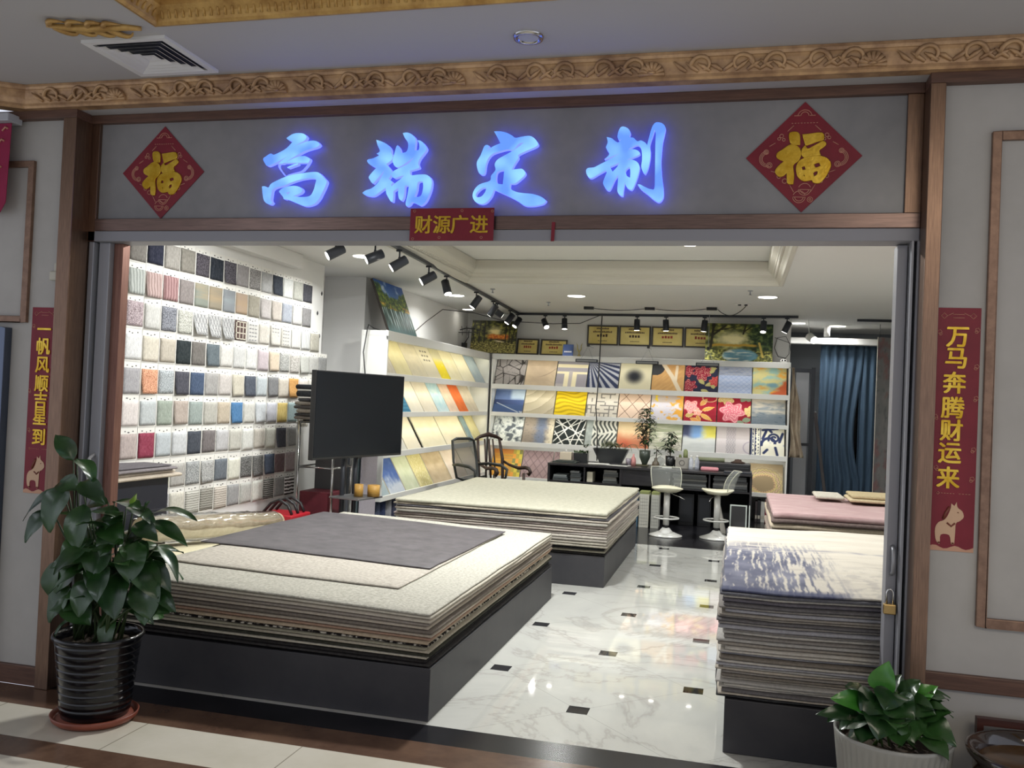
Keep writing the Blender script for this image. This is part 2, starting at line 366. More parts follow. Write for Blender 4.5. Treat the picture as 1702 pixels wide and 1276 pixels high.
def floor_marble():
    m = bpy.data.materials.new('white_marble_tiles'); m.use_nodes = True
    nt = m.node_tree; N = nt.nodes; L = nt.links; b = N['Principled BSDF']
    b.inputs['Roughness'].default_value = 0.05; b.inputs['Specular IOR Level'].default_value = 0.6; b.inputs['Coat Weight'].default_value = 0.7; b.inputs['Coat Roughness'].default_value = 0.02; b.inputs['Coat IOR'].default_value = 1.6
    tc = N.new('ShaderNodeTexCoord'); sp = N.new('ShaderNodeSeparateXYZ'); L.new(tc.outputs['Object'], sp.inputs[0])
    def M(op, a, b2=None, c=None):
        n = N.new('ShaderNodeMath'); n.operation = op
        for i, q in enumerate((a, b2, c)):
            if q is None: continue
            if isinstance(q, (int, float)): n.inputs[i].default_value = q
            else: L.new(q, n.inputs[i])
        return n.outputs[0]
    s = 0.8
    x, y = sp.outputs[0], sp.outputs[1]
    u = M('MULTIPLY', M('ADD', x, y), 0.70710678); v = M('MULTIPLY', M('SUBTRACT', x, y), 0.70710678)
    du = M('SUBTRACT', u, M('MULTIPLY', M('ROUND', M('DIVIDE', u, s)), s))
    dv = M('SUBTRACT', v, M('MULTIPLY', M('ROUND', M('DIVIDE', v, s)), s))
    au = M('ABSOLUTE', du); av = M('ABSOLUTE', dv)
    # rotated back: the inset squares lie square to the room
    dot = M('LESS_THAN', M('MAXIMUM', M('ABSOLUTE', M('ADD', du, dv)), M('ABSOLUTE', M('SUBTRACT', du, dv))), 0.0785)
    grout = M('LESS_THAN', M('MINIMUM', au, av), 0.0016)
    nz = N.new('ShaderNodeTexNoise'); nz.inputs['Scale'].default_value = 0.8; nz.inputs['Detail'].default_value = 6
    nz.inputs['Roughness'].default_value = 0.62; nz.inputs['Distortion'].default_value = 0.9
    L.new(tc.outputs['Object'], nz.inputs['Vector'])
    vein = M('ABSOLUTE', M('SUBTRACT', nz.outputs['Fac'], 0.5))
    cr = N.new('ShaderNodeValToRGB'); e = cr.color_ramp.elements
    e[0].position = 0.0; e[0].color = lin((190, 188, 182)); e[1].position = 0.018; e[1].color = lin((206, 206, 200))
    e2 = cr.color_ramp.elements.new(0.16); e2.color = lin((214, 214, 207))
    L.new(vein, cr.inputs[0])
    m1 = N.new('ShaderNodeMix'); m1.data_type = 'RGBA'; L.new(M('MULTIPLY', grout, 0.45), m1.inputs[0])
    L.new(cr.outputs[0], m1.inputs[6]); m1.inputs[7].default_value = lin((120, 120, 116))
    m2 = N.new('ShaderNodeMix'); m2.data_type = 'RGBA'; L.new(dot, m2.inputs[0])
    L.new(m1.outputs[2], m2.inputs[6]); m2.inputs[7].default_value = lin((38, 38, 42))
    L.new(m2.outputs[2], b.inputs['Base Color'])
    return m
M_FLOOR = floor_marble()
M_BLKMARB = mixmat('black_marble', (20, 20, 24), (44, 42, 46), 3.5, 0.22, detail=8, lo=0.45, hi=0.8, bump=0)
M_BRNMARB = mixmat('brown_marble', (84, 62, 50), (104, 80, 64), 4, 0.22, detail=6, bump=0)
def cream_tiles():
    m = mixmat('cream_tiles', (196, 190, 174), (206, 200, 186), 2.5, 0.25, bump=0)
    nt = m.node_tree; N = nt.nodes; L = nt.links; b = N['Principled BSDF']
    tc = N.new('ShaderNodeTexCoord'); br = N.new('ShaderNodeTexBrick'); br.offset = 0
    mp = N.new('ShaderNodeMapping'); mp.inputs['Location'].default_value = (1.10, 1.46, 0)
    L.new(tc.outputs['Object'], mp.inputs[0]); L.new(mp.outputs[0], br.inputs['Vector'])
    br.inputs['Scale'].default_value = 1.0; br.inputs['Brick Width'].default_value = 0.8; br.inputs['Row Height'].default_value = 0.8
    br.inputs['Mortar Size'].default_value = 0.003; br.inputs['Color1'].default_value = (1, 1, 1, 1); br.inputs['Color2'].default_value = (1, 1, 1, 1)
    br.inputs['Mortar'].default_value = (0.45, 0.43, 0.4, 1)
    src = b.inputs['Base Color'].links[0].from_socket
    mx = N.new('ShaderNodeMix'); mx.data_type = 'RGBA'; mx.blend_type = 'MULTIPLY'; mx.inputs[0].default_value = 1
    L.new(src, mx.inputs[6]); L.new(br.outputs['Color'], mx.inputs[7]); L.new(mx.outputs[2], b.inputs['Base Color'])
    return m
M_CREAM = cream_tiles()

def sbox(name, a, b, m, bevel=0.0, label=None, cat=None):
    return struct(MB().box(a, b).build(name, m, bevel=bevel), label, cat)

# ------------------------------------------------------------------ floors
sbox('floor_shop', (-4.1, -0.485, -0.06), (3.5, 5.85, 0), M_FLOOR, label='glossy white marble shop floor with small black inset squares', cat='floor')
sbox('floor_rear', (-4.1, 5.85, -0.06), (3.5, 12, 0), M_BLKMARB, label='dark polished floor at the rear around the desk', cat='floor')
sbox('trim_1', (-2.74, -0.70, -0.06), (1.53, -0.485, 0), M_BLKMARB, label='black marble threshold strip across the shop entrance', cat='threshold')
sbox('trim_2', (-6.5, -0.94, -0.06), (5, -0.70, 0), M_BRNMARB, label='brown marble floor band in front of the threshold', cat='floor band')
sbox('floor_concourse', (-6.5, -1.28, -0.06), (5, -0.94, 0), M_CREAM, label='cream tiles of the concourse floor before the shop', cat='floor')
sbox('trim_3', (-6.5, -1.46, -0.06), (5, -1.28, 0), M_BRNMARB, label='second brown marble floor band nearest the viewer', cat='floor band')
sbox('floor_concourse', (-6.5, -9, -0.06), (5, -1.46, 0), M_CREAM, label='cream concourse floor nearest the viewer', cat='floor')

# ------------------------------------------------------------------ shop front
WY = -0.68
sbox('wall_left', (-6.5, WY, 0), (-2.70, -0.46, 3.03), M_WALLOUT, label='grey white wall left of the shop front', cat='wall')
sbox('wall_right', (1.50, WY, 0), (5, -0.46, 3.03), M_WALLOUT, label='beige white wall right of the shop front', cat='wall')
sbox('wall_front', (-2.70, -0.58, 2.475), (1.50, -0.46, 2.985), M_SIGN, label='pale grey fascia panel carrying the blue letters', cat='fascia')
# pillars: protruding copper edge and recessed copper jamb
sbox('pillar_left', (-2.74, -0.725, 0), (-2.66, -0.46, 2.985), M_COPPER, 0.003, 'brushed copper door post left of the entrance', 'door post')
sbox('trim_4', (-2.66, -0.60, 2.355), (-2.615, -0.46, 2.985), M_COPPER, 0.002, 'recessed copper strip beside the left door post', 'trim')
sbox('pillar_right', (1.47, -0.725, 0), (1.53, -0.46, 2.985), M_COPPER, 0.003, 'brushed copper door post right of the entrance', 'door post')
sbox('trim_5', (1.405, -0.60, 2.475), (1.47, -0.46, 2.985), M_COPPER, 0.002, 'recessed copper strip beside the right door post', 'trim')
sbox('trim_6', (-2.615, -0.605, 2.41), (1.47, -0.50, 2.475), M_COPPERH, 0.003, 'copper rail along the bottom of the fascia', 'trim')
sbox('trim_7', (-2.66, -0.60, 2.355), (1.47, -0.47, 2.41), M_ALUG, 0.003, 'grey sliding door track under the copper rail', 'door track')
sbox('trim_8', (-2.66, -0.61, 2.985), (1.47, -0.46, 3.03), M_BROWN, 0.003, 'dark brown trim along the top of the fascia', 'trim')
sbox('trim_18', (-6.5, -0.725, 2.985), (-2.66, -0.46, 3.03), M_BROWN, 0.003, 'dark brown trim along the top of the left wall', 'trim')
sbox('trim_19', (1.47, -0.725, 2.985), (5, -0.46, 3.03), M_BROWN, 0.003, 'dark brown trim along the top of the right wall', 'trim')
sbox('trim_9', (1.53, -0.70, 0.51), (5, -0.66, 0.576), M_BROWN, 0.004, 'brown rail low on the right wall', 'trim')
sbox('baseboard_left', (-6.5, -0.70, 0), (-2.74, -0.66, 0.10), M_BROWN, 0.004, 'dark brown baseboard on the left wall', 'baseboard')
sbox('baseboard_right', (1.53, -0.70, 0), (5, -0.66, 0.10), M_BROWN, 0.004, 'dark brown baseboard on the right wall', 'baseboard')
M_FRAMEW = mixmat('walnut_panel_frame', (120, 94, 78), (140, 112, 94), 6, 0.38, stretch=(4, 4, 4), bump=0.05, metal=0.4)
def panel_frame(name, x0, x1, z0, z1, w, label):
    b = MB()
    b.box((x0, -0.70, z0), (x0 + w, -0.675, z1)).box((x1 - w, -0.70, z0), (x1, -0.675, z1))
    b.box((x0 + w, -0.70, z1 - w), (x1 - w, -0.675, z1)).box((x0 + w, -0.70, z0), (x1 - w, -0.675, z0 + w))
    return struct(b.build(name, M_FRAMEW, bevel=0.003), label, 'panel frame')
panel_frame('trim_10', 1.715, 2.9, 0.775, 2.785, 0.036, 'slim brown panel frame on the right wall')
panel_frame('trim_11', -4.2, -2.935, 1.905, 2.77, 0.034, 'slim copper panel frame on the left wall')

# soffit, carved cornice and concourse ceiling with a gilded recess
sbox('ceiling_soffit', (-3.05, -0.76, 3.03), (5, -0.46, 3.09), M_CEILO, label='narrow pale soffit above the shop front', cat='soffit')
def cornice():
    prof = [(-0.755, 3.028), (-0.765, 3.026), (-0.772, 3.036), (-0.771, 3.05), (-0.776, 3.075), (-0.786, 3.10), (-0.794, 3.112), (-0.799, 3.114), (-0.803, 3.126), (-0.803, 3.139), (-0.70, 3.139), (-0.70, 3.028)]
    b = MB(); n = len(prof)
    # runs along the front, mitred where it turns towards the viewer on the left
    xs = [5.0, -2.93]
    rings = []
    rings.append([(5.0, y, z) for y, z in prof])
    rings.append([(-2.96 + (y + 0.76) * -1.0, y, z) for y, z in prof])
    def turned(px, py): return [(px - 0.70 * (y + 0.76) * 1.0 , py + (y + 0.76) * 0.7, z) for y, z in prof]
    rings.append([(-3.30 - (y + 0.76) * 0.75, -0.985 + (y + 0.76) * 0.70, z) for y, z in prof])
    rings.append([(-5.5 - (y + 0.76) * 0.2, -1.02 + (y + 0.76), z) for y, z in prof])
    vs = [p for r in rings for p in r]; fs = []
    for i in range(len(rings) - 1):
        for j in range(n): fs.append((i * n + j, i * n + (j + 1) % n, (i + 1) * n + (j + 1) % n, (i + 1) * n + j))
    b.add(vs, fs, 0)
    b.add(rings[0], [tuple(range(n))]); b.add(rings[-1], [tuple(range(n))])
    o = struct(b.build('trim_12', M_GOLDC), 'carved bronze coloured cornice above the shop front', 'cornice')
    # relief: scrolls, leaves and shells
    c = MB(); r = random.Random(4)
    def face(x, t): # t 0..1 up the face
        return (x, -0.772 - 0.028 * t, 3.045 + 0.062 * t)
    x = -2.85; k = 0
    while x < 4.6:
        if k % 6 == 3:
            for j in range(9):
                a = math.pi * (j / 8); c.tube([face(x, 0.15), face(x + 0.055 * math.cos(a), 0.15 + 0.75 * math.sin(a))], [0.006, 0.011], 6)
            c.lathe([(0.0, -0.004), (0.02, 0.0), (0.0, 0.012)], (x, -0.785, 3.055), 10)
            x += 0.13
        else:
            sgn = 1 if k % 2 else -1
            pts = []
            for j in range(15):
                t = j / 14; a = t * 4.6; rr = 0.055 * (1 - 0.8 * t)
                pts.append(face(x + 0.09 + sgn * rr * math.cos(a), 0.5 + rr * math.sin(a) / 0.068))
            c.tube(pts, [0.011 * (1 - 0.45 * j / 14) for j in range(15)], 6)
            for j in range(4):
                dx = 0.02 + 0.05 * j
                c.tube([face(x + dx, 0.2), face(x + dx + 0.03 * sgn, 0.5), face(x + dx + 0.055 * sgn, 0.85 - 0.08 * j)], [0.007, 0.010, 0.003], 6)
            x += 0.155
        k += 1
    q = c.build('carving', M_GOLDC, o)
cornice()
def ceiling_outer():
    b = MB(); z0, z1 = 3.14, 3.2
    b.box((-6.5, -0.80, 3.14), (5, -0.46, z1)); b.box((-6.5, -1.39, z0), (5, -0.80, z1))
    b.box((-6.5, -9, z0), (-1.72, -1.39, z1)); b.box((3.4, -9, z0), (5, -1.39, z1)); b.box((-1.72, -9, z0), (3.4, -8.2, z1))
    b.box((-1.8, -8.3, 3.42), (3.5, -1.3, 3.47))
    struct(b.build('ceiling_concourse', M_CEILO), 'pale concourse ceiling in front of the shop', 'ceiling')
    g = MB()
    prof = [(0.0, 3.14), (0.0, 3.128), (0.018, 3.124), (0.03, 3.134), (0.045, 3.16), (0.075, 3.185), (0.08, 3.21), (0.115, 3.225), (0.12, 3.27), (0.10, 3.42), (-0.01, 3.42), (-0.01, 3.14)]
    n = len(prof); rect = [(-1.72, -1.39, 1, -1), (3.4, -1.39, -1, -1), (3.4, -8.2, -1, 1), (-1.72, -8.2, 1, 1)]
    vs = [(x + sx * d, y + sy * d, z) for (x, y, sx, sy) in rect for d, z in prof]
    fs = [(i * n + j, i * n + (j + 1) % n, ((i + 1) % 4) * n + (j + 1) % n, ((i + 1) % 4) * n + j) for i in range(4) for j in range(n)]
    g.add(vs, fs)
    for i in range(150):  # leaf dentils
        x = -1.66 + i * 0.033
        g.cyl((x, -1.425, 3.147), (x + 0.008, -1.447, 3.172), 0.009, 0.004, 6)
    for i in range(150):
        y = -1.46 - i * 0.033
        g.cyl((-1.685, y, 3.147), (-1.66, y - 0.008, 3.172), 0.009, 0.004, 6)
    struct(g.build('trim_13', M_GOLD), 'gilded moulding round the recessed concourse ceiling', 'moulding')
    f = MB()   # acanthus flourish outside the corner: a stem with separate curling lobes
    def P(t, k): return Vector((-2.20 + 0.40 * t, -1.47 + 0.10 * t + k, 3.132))
    f.tube([P(j / 10, 0.015 * math.sin(6 * j / 10)) for j in range(11)], [0.010 + 0.012 * math.sin(math.pi * j / 10) for j in range(11)], 8)
    for k, t0 in enumerate((0.05, 0.25, 0.45, 0.62)):
        for sg in (-1, 1):
            pts = [P(t0 + 0.22 * q, sg * (0.014 + 0.055 * math.sin(q * 2.6))) - Vector((0, 0, 0.008 * math.sin(q * 3))) for q in [j / 6 for j in range(7)]]
            f.tube(pts, [0.013, 0.014, 0.013, 0.011, 0.009, 0.006, 0.003], 7)
    struct(f.build('trim_14', M_GOLD), 'gilded leaf flourish beside the ceiling recess corner', 'moulding')
ceiling_outer()

# ------------------------------------------------------------------ shop shell
sbox('wall_left', (-3.85, -0.46, 0), (-3.65, 4.25, CEIL + 0.1), M_WHITE, label='white inner wall hung with carpet samples', cat='wall')
sbox('wall_left', (-4.20, 4.25, 0), (-4.05, 5.1, CEIL + 0.1), M_WHITE, label='white recess at the end of the sample wall', cat='wall')
sbox('wall_left', (-4.2, 5.1, 0), (-3.53, 9.3, CEIL + 0.1), M_WHITE, label='white column and wall behind the side shelves', cat='wall')
sbox('trim_15', (-3.65, -0.46, 2.83), (-3.54, 3.55, CEIL), M_WHITE, 0.006, 'white boxed beam along the top of the sample wall', 'beam')
sbox('wall_back', (-3.53, 9.22, 0), (1.47, 9.4, CEIL + 0.1), M_WHITE, label='white back wall above the rug shelves', cat='wall')
sbox('wall_right', (3.5, -0.46, 0), (3.65, 12, CEIL + 0.1), M_WHITE, label='white inner wall on the right', cat='wall')
sbox('wall_back', (1.35, 11.4, 0), (3.5, 11.55, CEIL + 0.1), mat('rear_grey_paint', (120, 124, 130), 0.7), label='grey wall of the rear passage', cat='wall')
sbox('wall_back', (1.35, 9.4, 0), (1.47, 11.4, CEIL + 0.1), M_WHITE, label='white side wall of the rear passage', cat='wall')
def shop_ceiling():
    b = MB(); z0, z1 = CEIL, CEIL + 0.1; x0, x1, y0, y1 = -2.36, 1.13, 0.8, 5.34
    b.box((-4.2, -0.46, z0), (x0, 12, z1)); b.box((x1, -0.46, z0), (3.65, 12, z1))
    b.box((x0, -0.46, z0), (x1, y0, z1)); b.box((x0, y1, z0), (x1, 12, z1))
    b.box((x0 - 0.05, y0 - 0.05, 3.2), (x1 + 0.05, y1 + 0.05, 3.26))
    struct(b.build('ceiling', M_CEIL), 'white shop ceiling with a recessed tray', 'ceiling')
    g = MB()
    prof = [(-0.045, CEIL), (-0.045, CEIL - 0.018), (-0.03, CEIL - 0.022), (0.0, CEIL - 0.02), (0.012, CEIL + 0.01), (0.035, CEIL + 0.03), (0.04, CEIL + 0.055), (0.075, CEIL + 0.07), (0.08, CEIL + 0.085), (0.12, CEIL + 0.12), (0.125, CEIL + 0.14), (0.125, CEIL + 0.225), (-0.04, CEIL + 0.225), (-0.01, CEIL)]
    n = len(prof); rect = [(x0, y1, 1, -1), (x1, y1, -1, -1), (x1, y0, -1, 1), (x0, y0, 1, 1)]
    vs = [(x + sx * d, y + sy * d, z) for (x, y, sx, sy) in rect for d, z in prof]
    fs = [(i * n + j, i * n + (j + 1) % n, ((i + 1) % 4) * n + (j + 1) % n, ((i + 1) % 4) * n + j) for i in range(4) for j in range(n)]
    g.add(vs, fs)
    for i in range(80):
        y = y0 + 0.2 + i * (y1 - y0 - 0.4) / 79
        g.cyl((x1 - 0.045, y, CEIL + 0.042), (x1 - 0.065, y + 0.02, CEIL + 0.075), 0.013, 0.006, 6)
        g.cyl((x0 + 0.045, y, CEIL + 0.042), (x0 + 0.065, y + 0.02, CEIL + 0.075), 0.013, 0.006, 6)
    struct(g.build('trim_16', mat('stone_white_moulding', (200, 196, 184), 0.55)), 'stepped pale moulding round the shop ceiling tray', 'moulding')
shop_ceiling()
sbox('trim_17', (1.47, 10.3, 2.70), (3.5, 10.45, 2.80), M_WHITE, 0.01, 'pale pelmet over the blue curtain', 'pelmet')

# ------------------------------------------------------------------ sliding door leaves
def door_left():
    b = MB()
    b.box((-2.655, -0.59, 0.0), (-2.625, -0.50, 2.355)); b.box((-2.61, -0.565, 0.0), (-2.545, -0.50, 2.355)); b.box((-2.625, -0.52, 0), (-2.60, -0.50, 2.355))
    o = struct(b.build('door_1', M_ALU, bevel=0.003), 'aluminium sliding door frame folded at the left post', 'door')
    h = MB(); h.tube([(-2.575, -0.565, 1.06), (-2.575, -0.60, 1.075), (-2.575, -0.612, 1.13), (-2.575, -0.60, 1.20), (-2.575, -0.565, 1.22)], 0.009, 8)
    h.build('handle', mat('white_handle', (205, 205, 205), 0.3), o)
    c = MB().box((-2.545, -0.53, 0), (-2.49, -0.47, 2.355)).build('edge_post', mixmat('red_brown_stile', (120, 84, 74), (142, 104, 90), 5, 0.35, stretch=(20, 20, 1), bump=0.03, metal=0.5), o, bevel=0.003)
    plabel(c, 'red brown door edge')
def door_right():
    b = MB(); b.box((1.395, -0.53, 0.0), (1.437, -0.44, 2.35))
    o = struct(b.build('door_2', M_ALUG, bevel=0.003), 'grey sliding door leaf edge at the right post', 'door')
    t = MB(); t.box((1.44, -0.60, 0), (1.449, -0.47, 2.355)); t.box((1.449, -0.50, 0), (1.462, -0.47, 2.355)); t.box((1.462, -0.60, 0), (1.47, -0.47, 2.355))
    t.build('track_channel', M_ALU, o)
    h = MB(); h.tube([(1.418, -0.53, 0.93), (1.418, -0.565, 0.945), (1.418, -0.575, 0.99), (1.418, -0.565, 1.035), (1.418, -0.53, 1.05)], 0.008, 8)
    h.build('handle', M_ALU, o)
    k = thing('padlock', 'brass padlock hanging on the grey right door leaf', 'padlock', (1.405, -0.545, 0.78))
    s = MB(); s.tube([(1.398, -0.56, 0.80)] + [(1.41 - 0.014 * math.cos(a), -0.56, 0.85 + 0.02 * math.sin(a)) for a in [math.pi * j / 8 for j in range(9)]] + [(1.424, -0.56, 0.80)], 0.004, 8)
    s.build('shackle', M_STEEL, k)
    MB().box((1.385, -0.575, 0.765), (1.435, -0.545, 0.808)).build('lock_body', mat('brass', (176, 148, 96), 0.35, 0.8), k, bevel=0.004)
door_left(); door_right()

# door frame at the far left edge of the picture
def far_left_door():
    b = MB(); b.box((-3.075, -0.73, 0), (-3.035, -0.66, 1.875)); b.box((-4.0, -0.73, 1.835), (-3.075, -0.66, 1.875))
    o = struct(b.build('door_3', mat('polished_grey_steel', (96, 104, 120), 0.18, 0.9), bevel=0.004), 'polished steel door frame at the left edge of the wall', 'door')
    MB().box((-4.0, -0.70, 0.02), (-3.075, -0.685, 1.835)).build('glass_leaf', mat('dark_door_glass', (60, 66, 76), 0.06, 0.0, 0.8), o)
far_left_door()
# ------------------------------------------------------------------ rug platforms and rug piles
M_PLAT = mixmat('charcoal_laminate', (50, 50, 54), (58, 57, 60), 5, 0.5, bump=0.02)
M_PLATT = mat('platform_top', (62, 62, 66), 0.6)
ORD = ['', 'topmost', 'second', 'third', 'fourth', 'fifth', 'sixth', 'seventh', 'eighth', 'ninth', 'tenth', 'eleventh', 'twelfth', 'thirteenth', 'fourteenth', 'fifteenth', 'sixteenth', 'seventeenth', 'eighteenth', 'nineteenth', 'twentieth', 'twenty-first', 'twenty-second', 'twenty-third', 'twenty-fourth', 'twenty-fifth', 'twenty-sixth', 'twenty-seventh', 'twenty-eighth', 'twenty-ninth', 'thirtieth', 'thirty-first', 'thirty-second', 'thirty-third', 'thirty-fourth', 'thirty-fifth', 'thirty-sixth', 'thirty-seventh', 'thirty-eighth']

def rugmat(c, k=1.0, speck=14):
    if c == (61, 50, 46): return mixmat('black_white_speckled_rug', (34, 30, 30), (186, 180, 168), 32, 0.95, detail=3, bump=0.7, bscale=200, lo=0.5, hi=0.58, spec=0.1)
    d = tuple(max(0, v - speck * k) for v in c); e = tuple(v + speck * 0.6 for v in c)
    return mixmat('rug_pile_%d_%d_%d' % c, d, e, 55, 0.95, detail=5, bump=0.7, bscale=260, lo=0.3, hi=0.7, spec=0.15)

def rug(label, x0, x1, y0, y1, z, th, m, seed, wave, nx=14, ny=14, group=None, rag=0.006, colf=None, name='rug', cat='rug', skew=0.0, lift=0.0):
    r = min(th * 0.45, 0.012)
    def e(s, t): return rag * (nz2(t * 5.0, s * 3.1, seed * 1.37, 2) * 1.6) + rag * 0.45 * noise.noise(Vector((t * 37, s, seed)))
    vs = []; cols = []
    def P(u, v, out, z2):
        xa = x0 + e(1, v) - out; xb = x1 + e(2, v) + out; ya = y0 + e(3, u) - out; yb = y1 + e(4, u) + out
        x = xa + (xb - xa) * u + skew * (v - 0.5); y = ya + (yb - ya) * v
        return (x, y, z2 + wave(x, y))
    idx = {}
    for j in range(ny + 1):
        for i in range(nx + 1):
            u = i / nx; v = j / ny
            edge = min(u, 1 - u, v, 1 - v)
            idx[(i, j)] = len(vs)
            vs.append(P(u, v, -r, z + th - (0.0 if edge > 0 else r * 0.12)))
            if colf: cols.append(lin(colf(u, v)))
    fs = [(idx[(i, j)], idx[(i + 1, j)], idx[(i + 1, j + 1)], idx[(i, j + 1)]) for j in range(ny) for i in range(nx)]
    ring = [(i, 0) for i in range(nx)] + [(nx, j) for j in range(ny)] + [(i, ny) for i in range(nx, 0, -1)] + [(0, j) for j in range(ny, 0, -1)]
    n = len(ring); prev = [idx[k] for k in ring]
    for (out, zz) in ((-0.2 * r, z + th - r * 0.55), (0.25 * r, z + th * 0.5), (-0.15 * r, z + th * 0.12), (-r, z)):
        cur = []
        for (i, j) in ring:
            cur.append(len(vs)); vs.append(P(i / nx, j / ny, out, zz))
            if colf: cols.append(lin(colf(i / nx, j / ny)))
        fs += [(prev[k], cur[k], cur[(k + 1) % n], prev[(k + 1) % n]) for k in range(n)]
        prev = cur
    bot = {}
    for k, ij in enumerate(ring): bot[ij] = prev[k]
    for j in range(1, ny):
        for i in range(1, nx):
            bot[(i, j)] = len(vs); vs.append(P(i / nx, j / ny, -r, z))
            if colf: cols.append(lin(colf(i / nx, j / ny)))
    fs += [(bot[(i, j)], bot[(i, j + 1)], bot[(i + 1, j + 1)], bot[(i + 1, j)]) for j in range(ny) for i in range(nx)]
    me = bpy.data.meshes.new(name); me.from_pydata(vs, [], fs); me.materials.append(m)
    me.polygons.foreach_set('use_smooth', [True] * len(me.polygons))
    if colf:
        ca = me.color_attributes.new('weave', 'FLOAT_COLOR', 'POINT'); ca.data.foreach_set('color', [c for q in cols for c in q])
    me.update(); bm = bmesh.new(); bm.from_mesh(me); bmesh.ops.recalc_face_normals(bm, faces=bm.faces); bm.to_mesh(me); bm.free()
    o = bpy.data.objects.new(name, me); COL.objects.link(o)
    return tag(o, label, cat, group)

def platform(label, x0, x1, y0, y1, h):
    b = MB(); b.box((x0, y0, 0.0), (x1, y1, h))
    o = b.build('display_platform', M_PLAT, bevel=0.004)
    return tag(o, label, 'platform', None)

CN = {}
def cname(c):
    r, g, b = c; l = (r + g + b) / 3; s = max(c) - min(c)
    if l < 62: return 'black'
    if l < 100: return 'charcoal' if s < 22 else 'dark brown'
    if s < 10: return 'grey' if l < 175 else 'pale grey'
    if r > b + 9: return ('brown' if l < 140 else 'tan' if l < 172 else 'cream') if r - g < 22 else 'dusty pink'
    return 'blue grey'

# front left pile
platform('long charcoal platform under the front left rug pile', -2.56, -0.672, -0.448, 2.575, 0.262)
def waveL(x, y):
    t = max(0, -(x + 0.67)) / 1.9
    return 0.0
LEFT = [(60, 58, 58), (46, 44, 44), (186, 180, 164), (58, 58, 50), (170, 162, 146), (150, 146, 128), (61, 50, 46), (176, 160, 138), (158, 130, 112), (170, 160, 146), (120, 112, 104), (180, 170, 156), (150, 142, 134), (188, 180, 166), (196, 190, 176), (206, 200, 186)]
def pile(cols, x0, x1, y0, y1, z0, z1, where, group, seed, wavefn, jit=0.012, nx=16, ny=18, gap=0.0012, top=None, rag=0.006, ths=None):
    n = len(cols); r = random.Random(seed); w = ths or [r.uniform(0.75, 1.3) for _ in cols]
    S = sum(w); z = z0
    for i, c in enumerate(cols):
        th = (z1 - z0) * w[i] / S
        f0 = (z - z0) / (z1 - z0)
        k = n - i
        lab = '%s rug edge, %s in the %s' % (cname(c), (ORD[k] + ' from the top') if k > 1 else 'topmost', where)
        lab = '%s rug, %s, %s' % ('black and white speckled' if c == (61, 50, 46) else cname(c), (ORD[k] + ' from the top') if k > 1 else 'on top', where)
        fn = (lambda x, y, f=f0: wavefn(x, y) * (0.25 + 0.75 * f))
        dx0, dx1, dy0, dy1 = [r.uniform(-jit, jit) for _ in range(4)]
        if k == 1: dx0 = dx1 = dy0 = dy1 = 0
        kw = dict(top) if (k == 1 and top) else {}
        m = kw.pop('m', None) or rugmat(c)
        rug(kw.pop('label', lab), x0 + dx0, x1 + dx1, y0 + dy0, y1 + dy1, z + gap, th - gap, m, seed * 50 + i, fn, kw.pop('nx', nx), kw.pop('ny', ny), group, kw.pop('rag', rag), **kw)
        z += th
def wv(seed, amp, tx=0.0, x1=0.0):
    return lambda x, y: amp * (0.6 + nz2(x * 1.3, y * 1.1, seed, 2)) + tx * (x1 - x)
pile(LEFT, -2.535, -0.69, -0.445, 2.56, 0.264, 0.522, 'in the front left pile', 'rugs of the front left pile', 3, wv(1, 0.012, 0.026, -0.69), top=dict(label='oatmeal speckled rug covering the top of the front left pile', m=mixmat('oatmeal_rug', (158, 155, 144), (194, 191, 180), 60, 0.95, detail=6, bump=0.8, bscale=240, lo=0.35, hi=0.62, spec=0.1), nx=30, ny=34, rag=0.008))
wl = wv(1, 0.012, 0.026, -0.69)
rug('pale beige rug lying between the oatmeal rug and the grey rug', -2.47, -1.02, -0.03, 2.20, 0.5232, 0.011, mixmat('beige_rug', (166, 159, 149), (194, 188, 177), 50, 0.95, bump=0.7, bscale=240, spec=0.1), 77, wl, 24, 28, 'loose rugs on the front left pile', 0.004)
rug('dark mauve grey rug spread across the front left pile', -2.60, -1.02, 0.54, 2.27, 0.5355, 0.011, mixmat('mauve_grey_rug', (66, 62, 65), (86, 81, 84), 9, 0.6, detail=7, bump=0.35, bscale=200, spec=0.5), 78, wl, 26, 26, 'loose rugs on the front left pile', 0.004, skew=0.03)

# middle pile
platform('charcoal platform under the middle rug pile', -2.26, -0.328, 3.17, 5.70, 0.272)
MID = [(46, 44, 44), (140, 136, 124), (34, 34, 36)]
pile(MID, -2.25, -0.335, 3.17, 5.68, 0.274, 0.345, 'under the middle pile of thick rugs', 'thin rugs under the middle pile', 5, wv(2, 0.0), jit=0.008)
MID2 = [(160, 154, 142), (172, 166, 154), (150, 144, 136), (176, 170, 160), (160, 152, 146), (170, 160, 152), (180, 172, 162), (168, 156, 152), (154, 150, 142), (178, 170, 158), (98, 96, 100), (184, 176, 160), (216, 206, 182)]
pile(MID2, -2.27, -0.315, 3.12, 5.74, 0.347, 0.655, 'in the middle pile', 'thick rugs of the middle pile', 6, wv(4, 0.012), jit=0.02, rag=0.012, ths=[1, 1.1, 1, 1.1, .9, 1, 1.1, 1, 1, 1.1, 0.8, 1, 1.5],
     top=dict(label='thick cream rug on top of the middle pile', m=mixmat('cream_rug', (172, 169, 152), (190, 187, 170), 24, 0.95, detail=5, bump=0.5, bscale=200, spec=0.1), nx=26, ny=26))

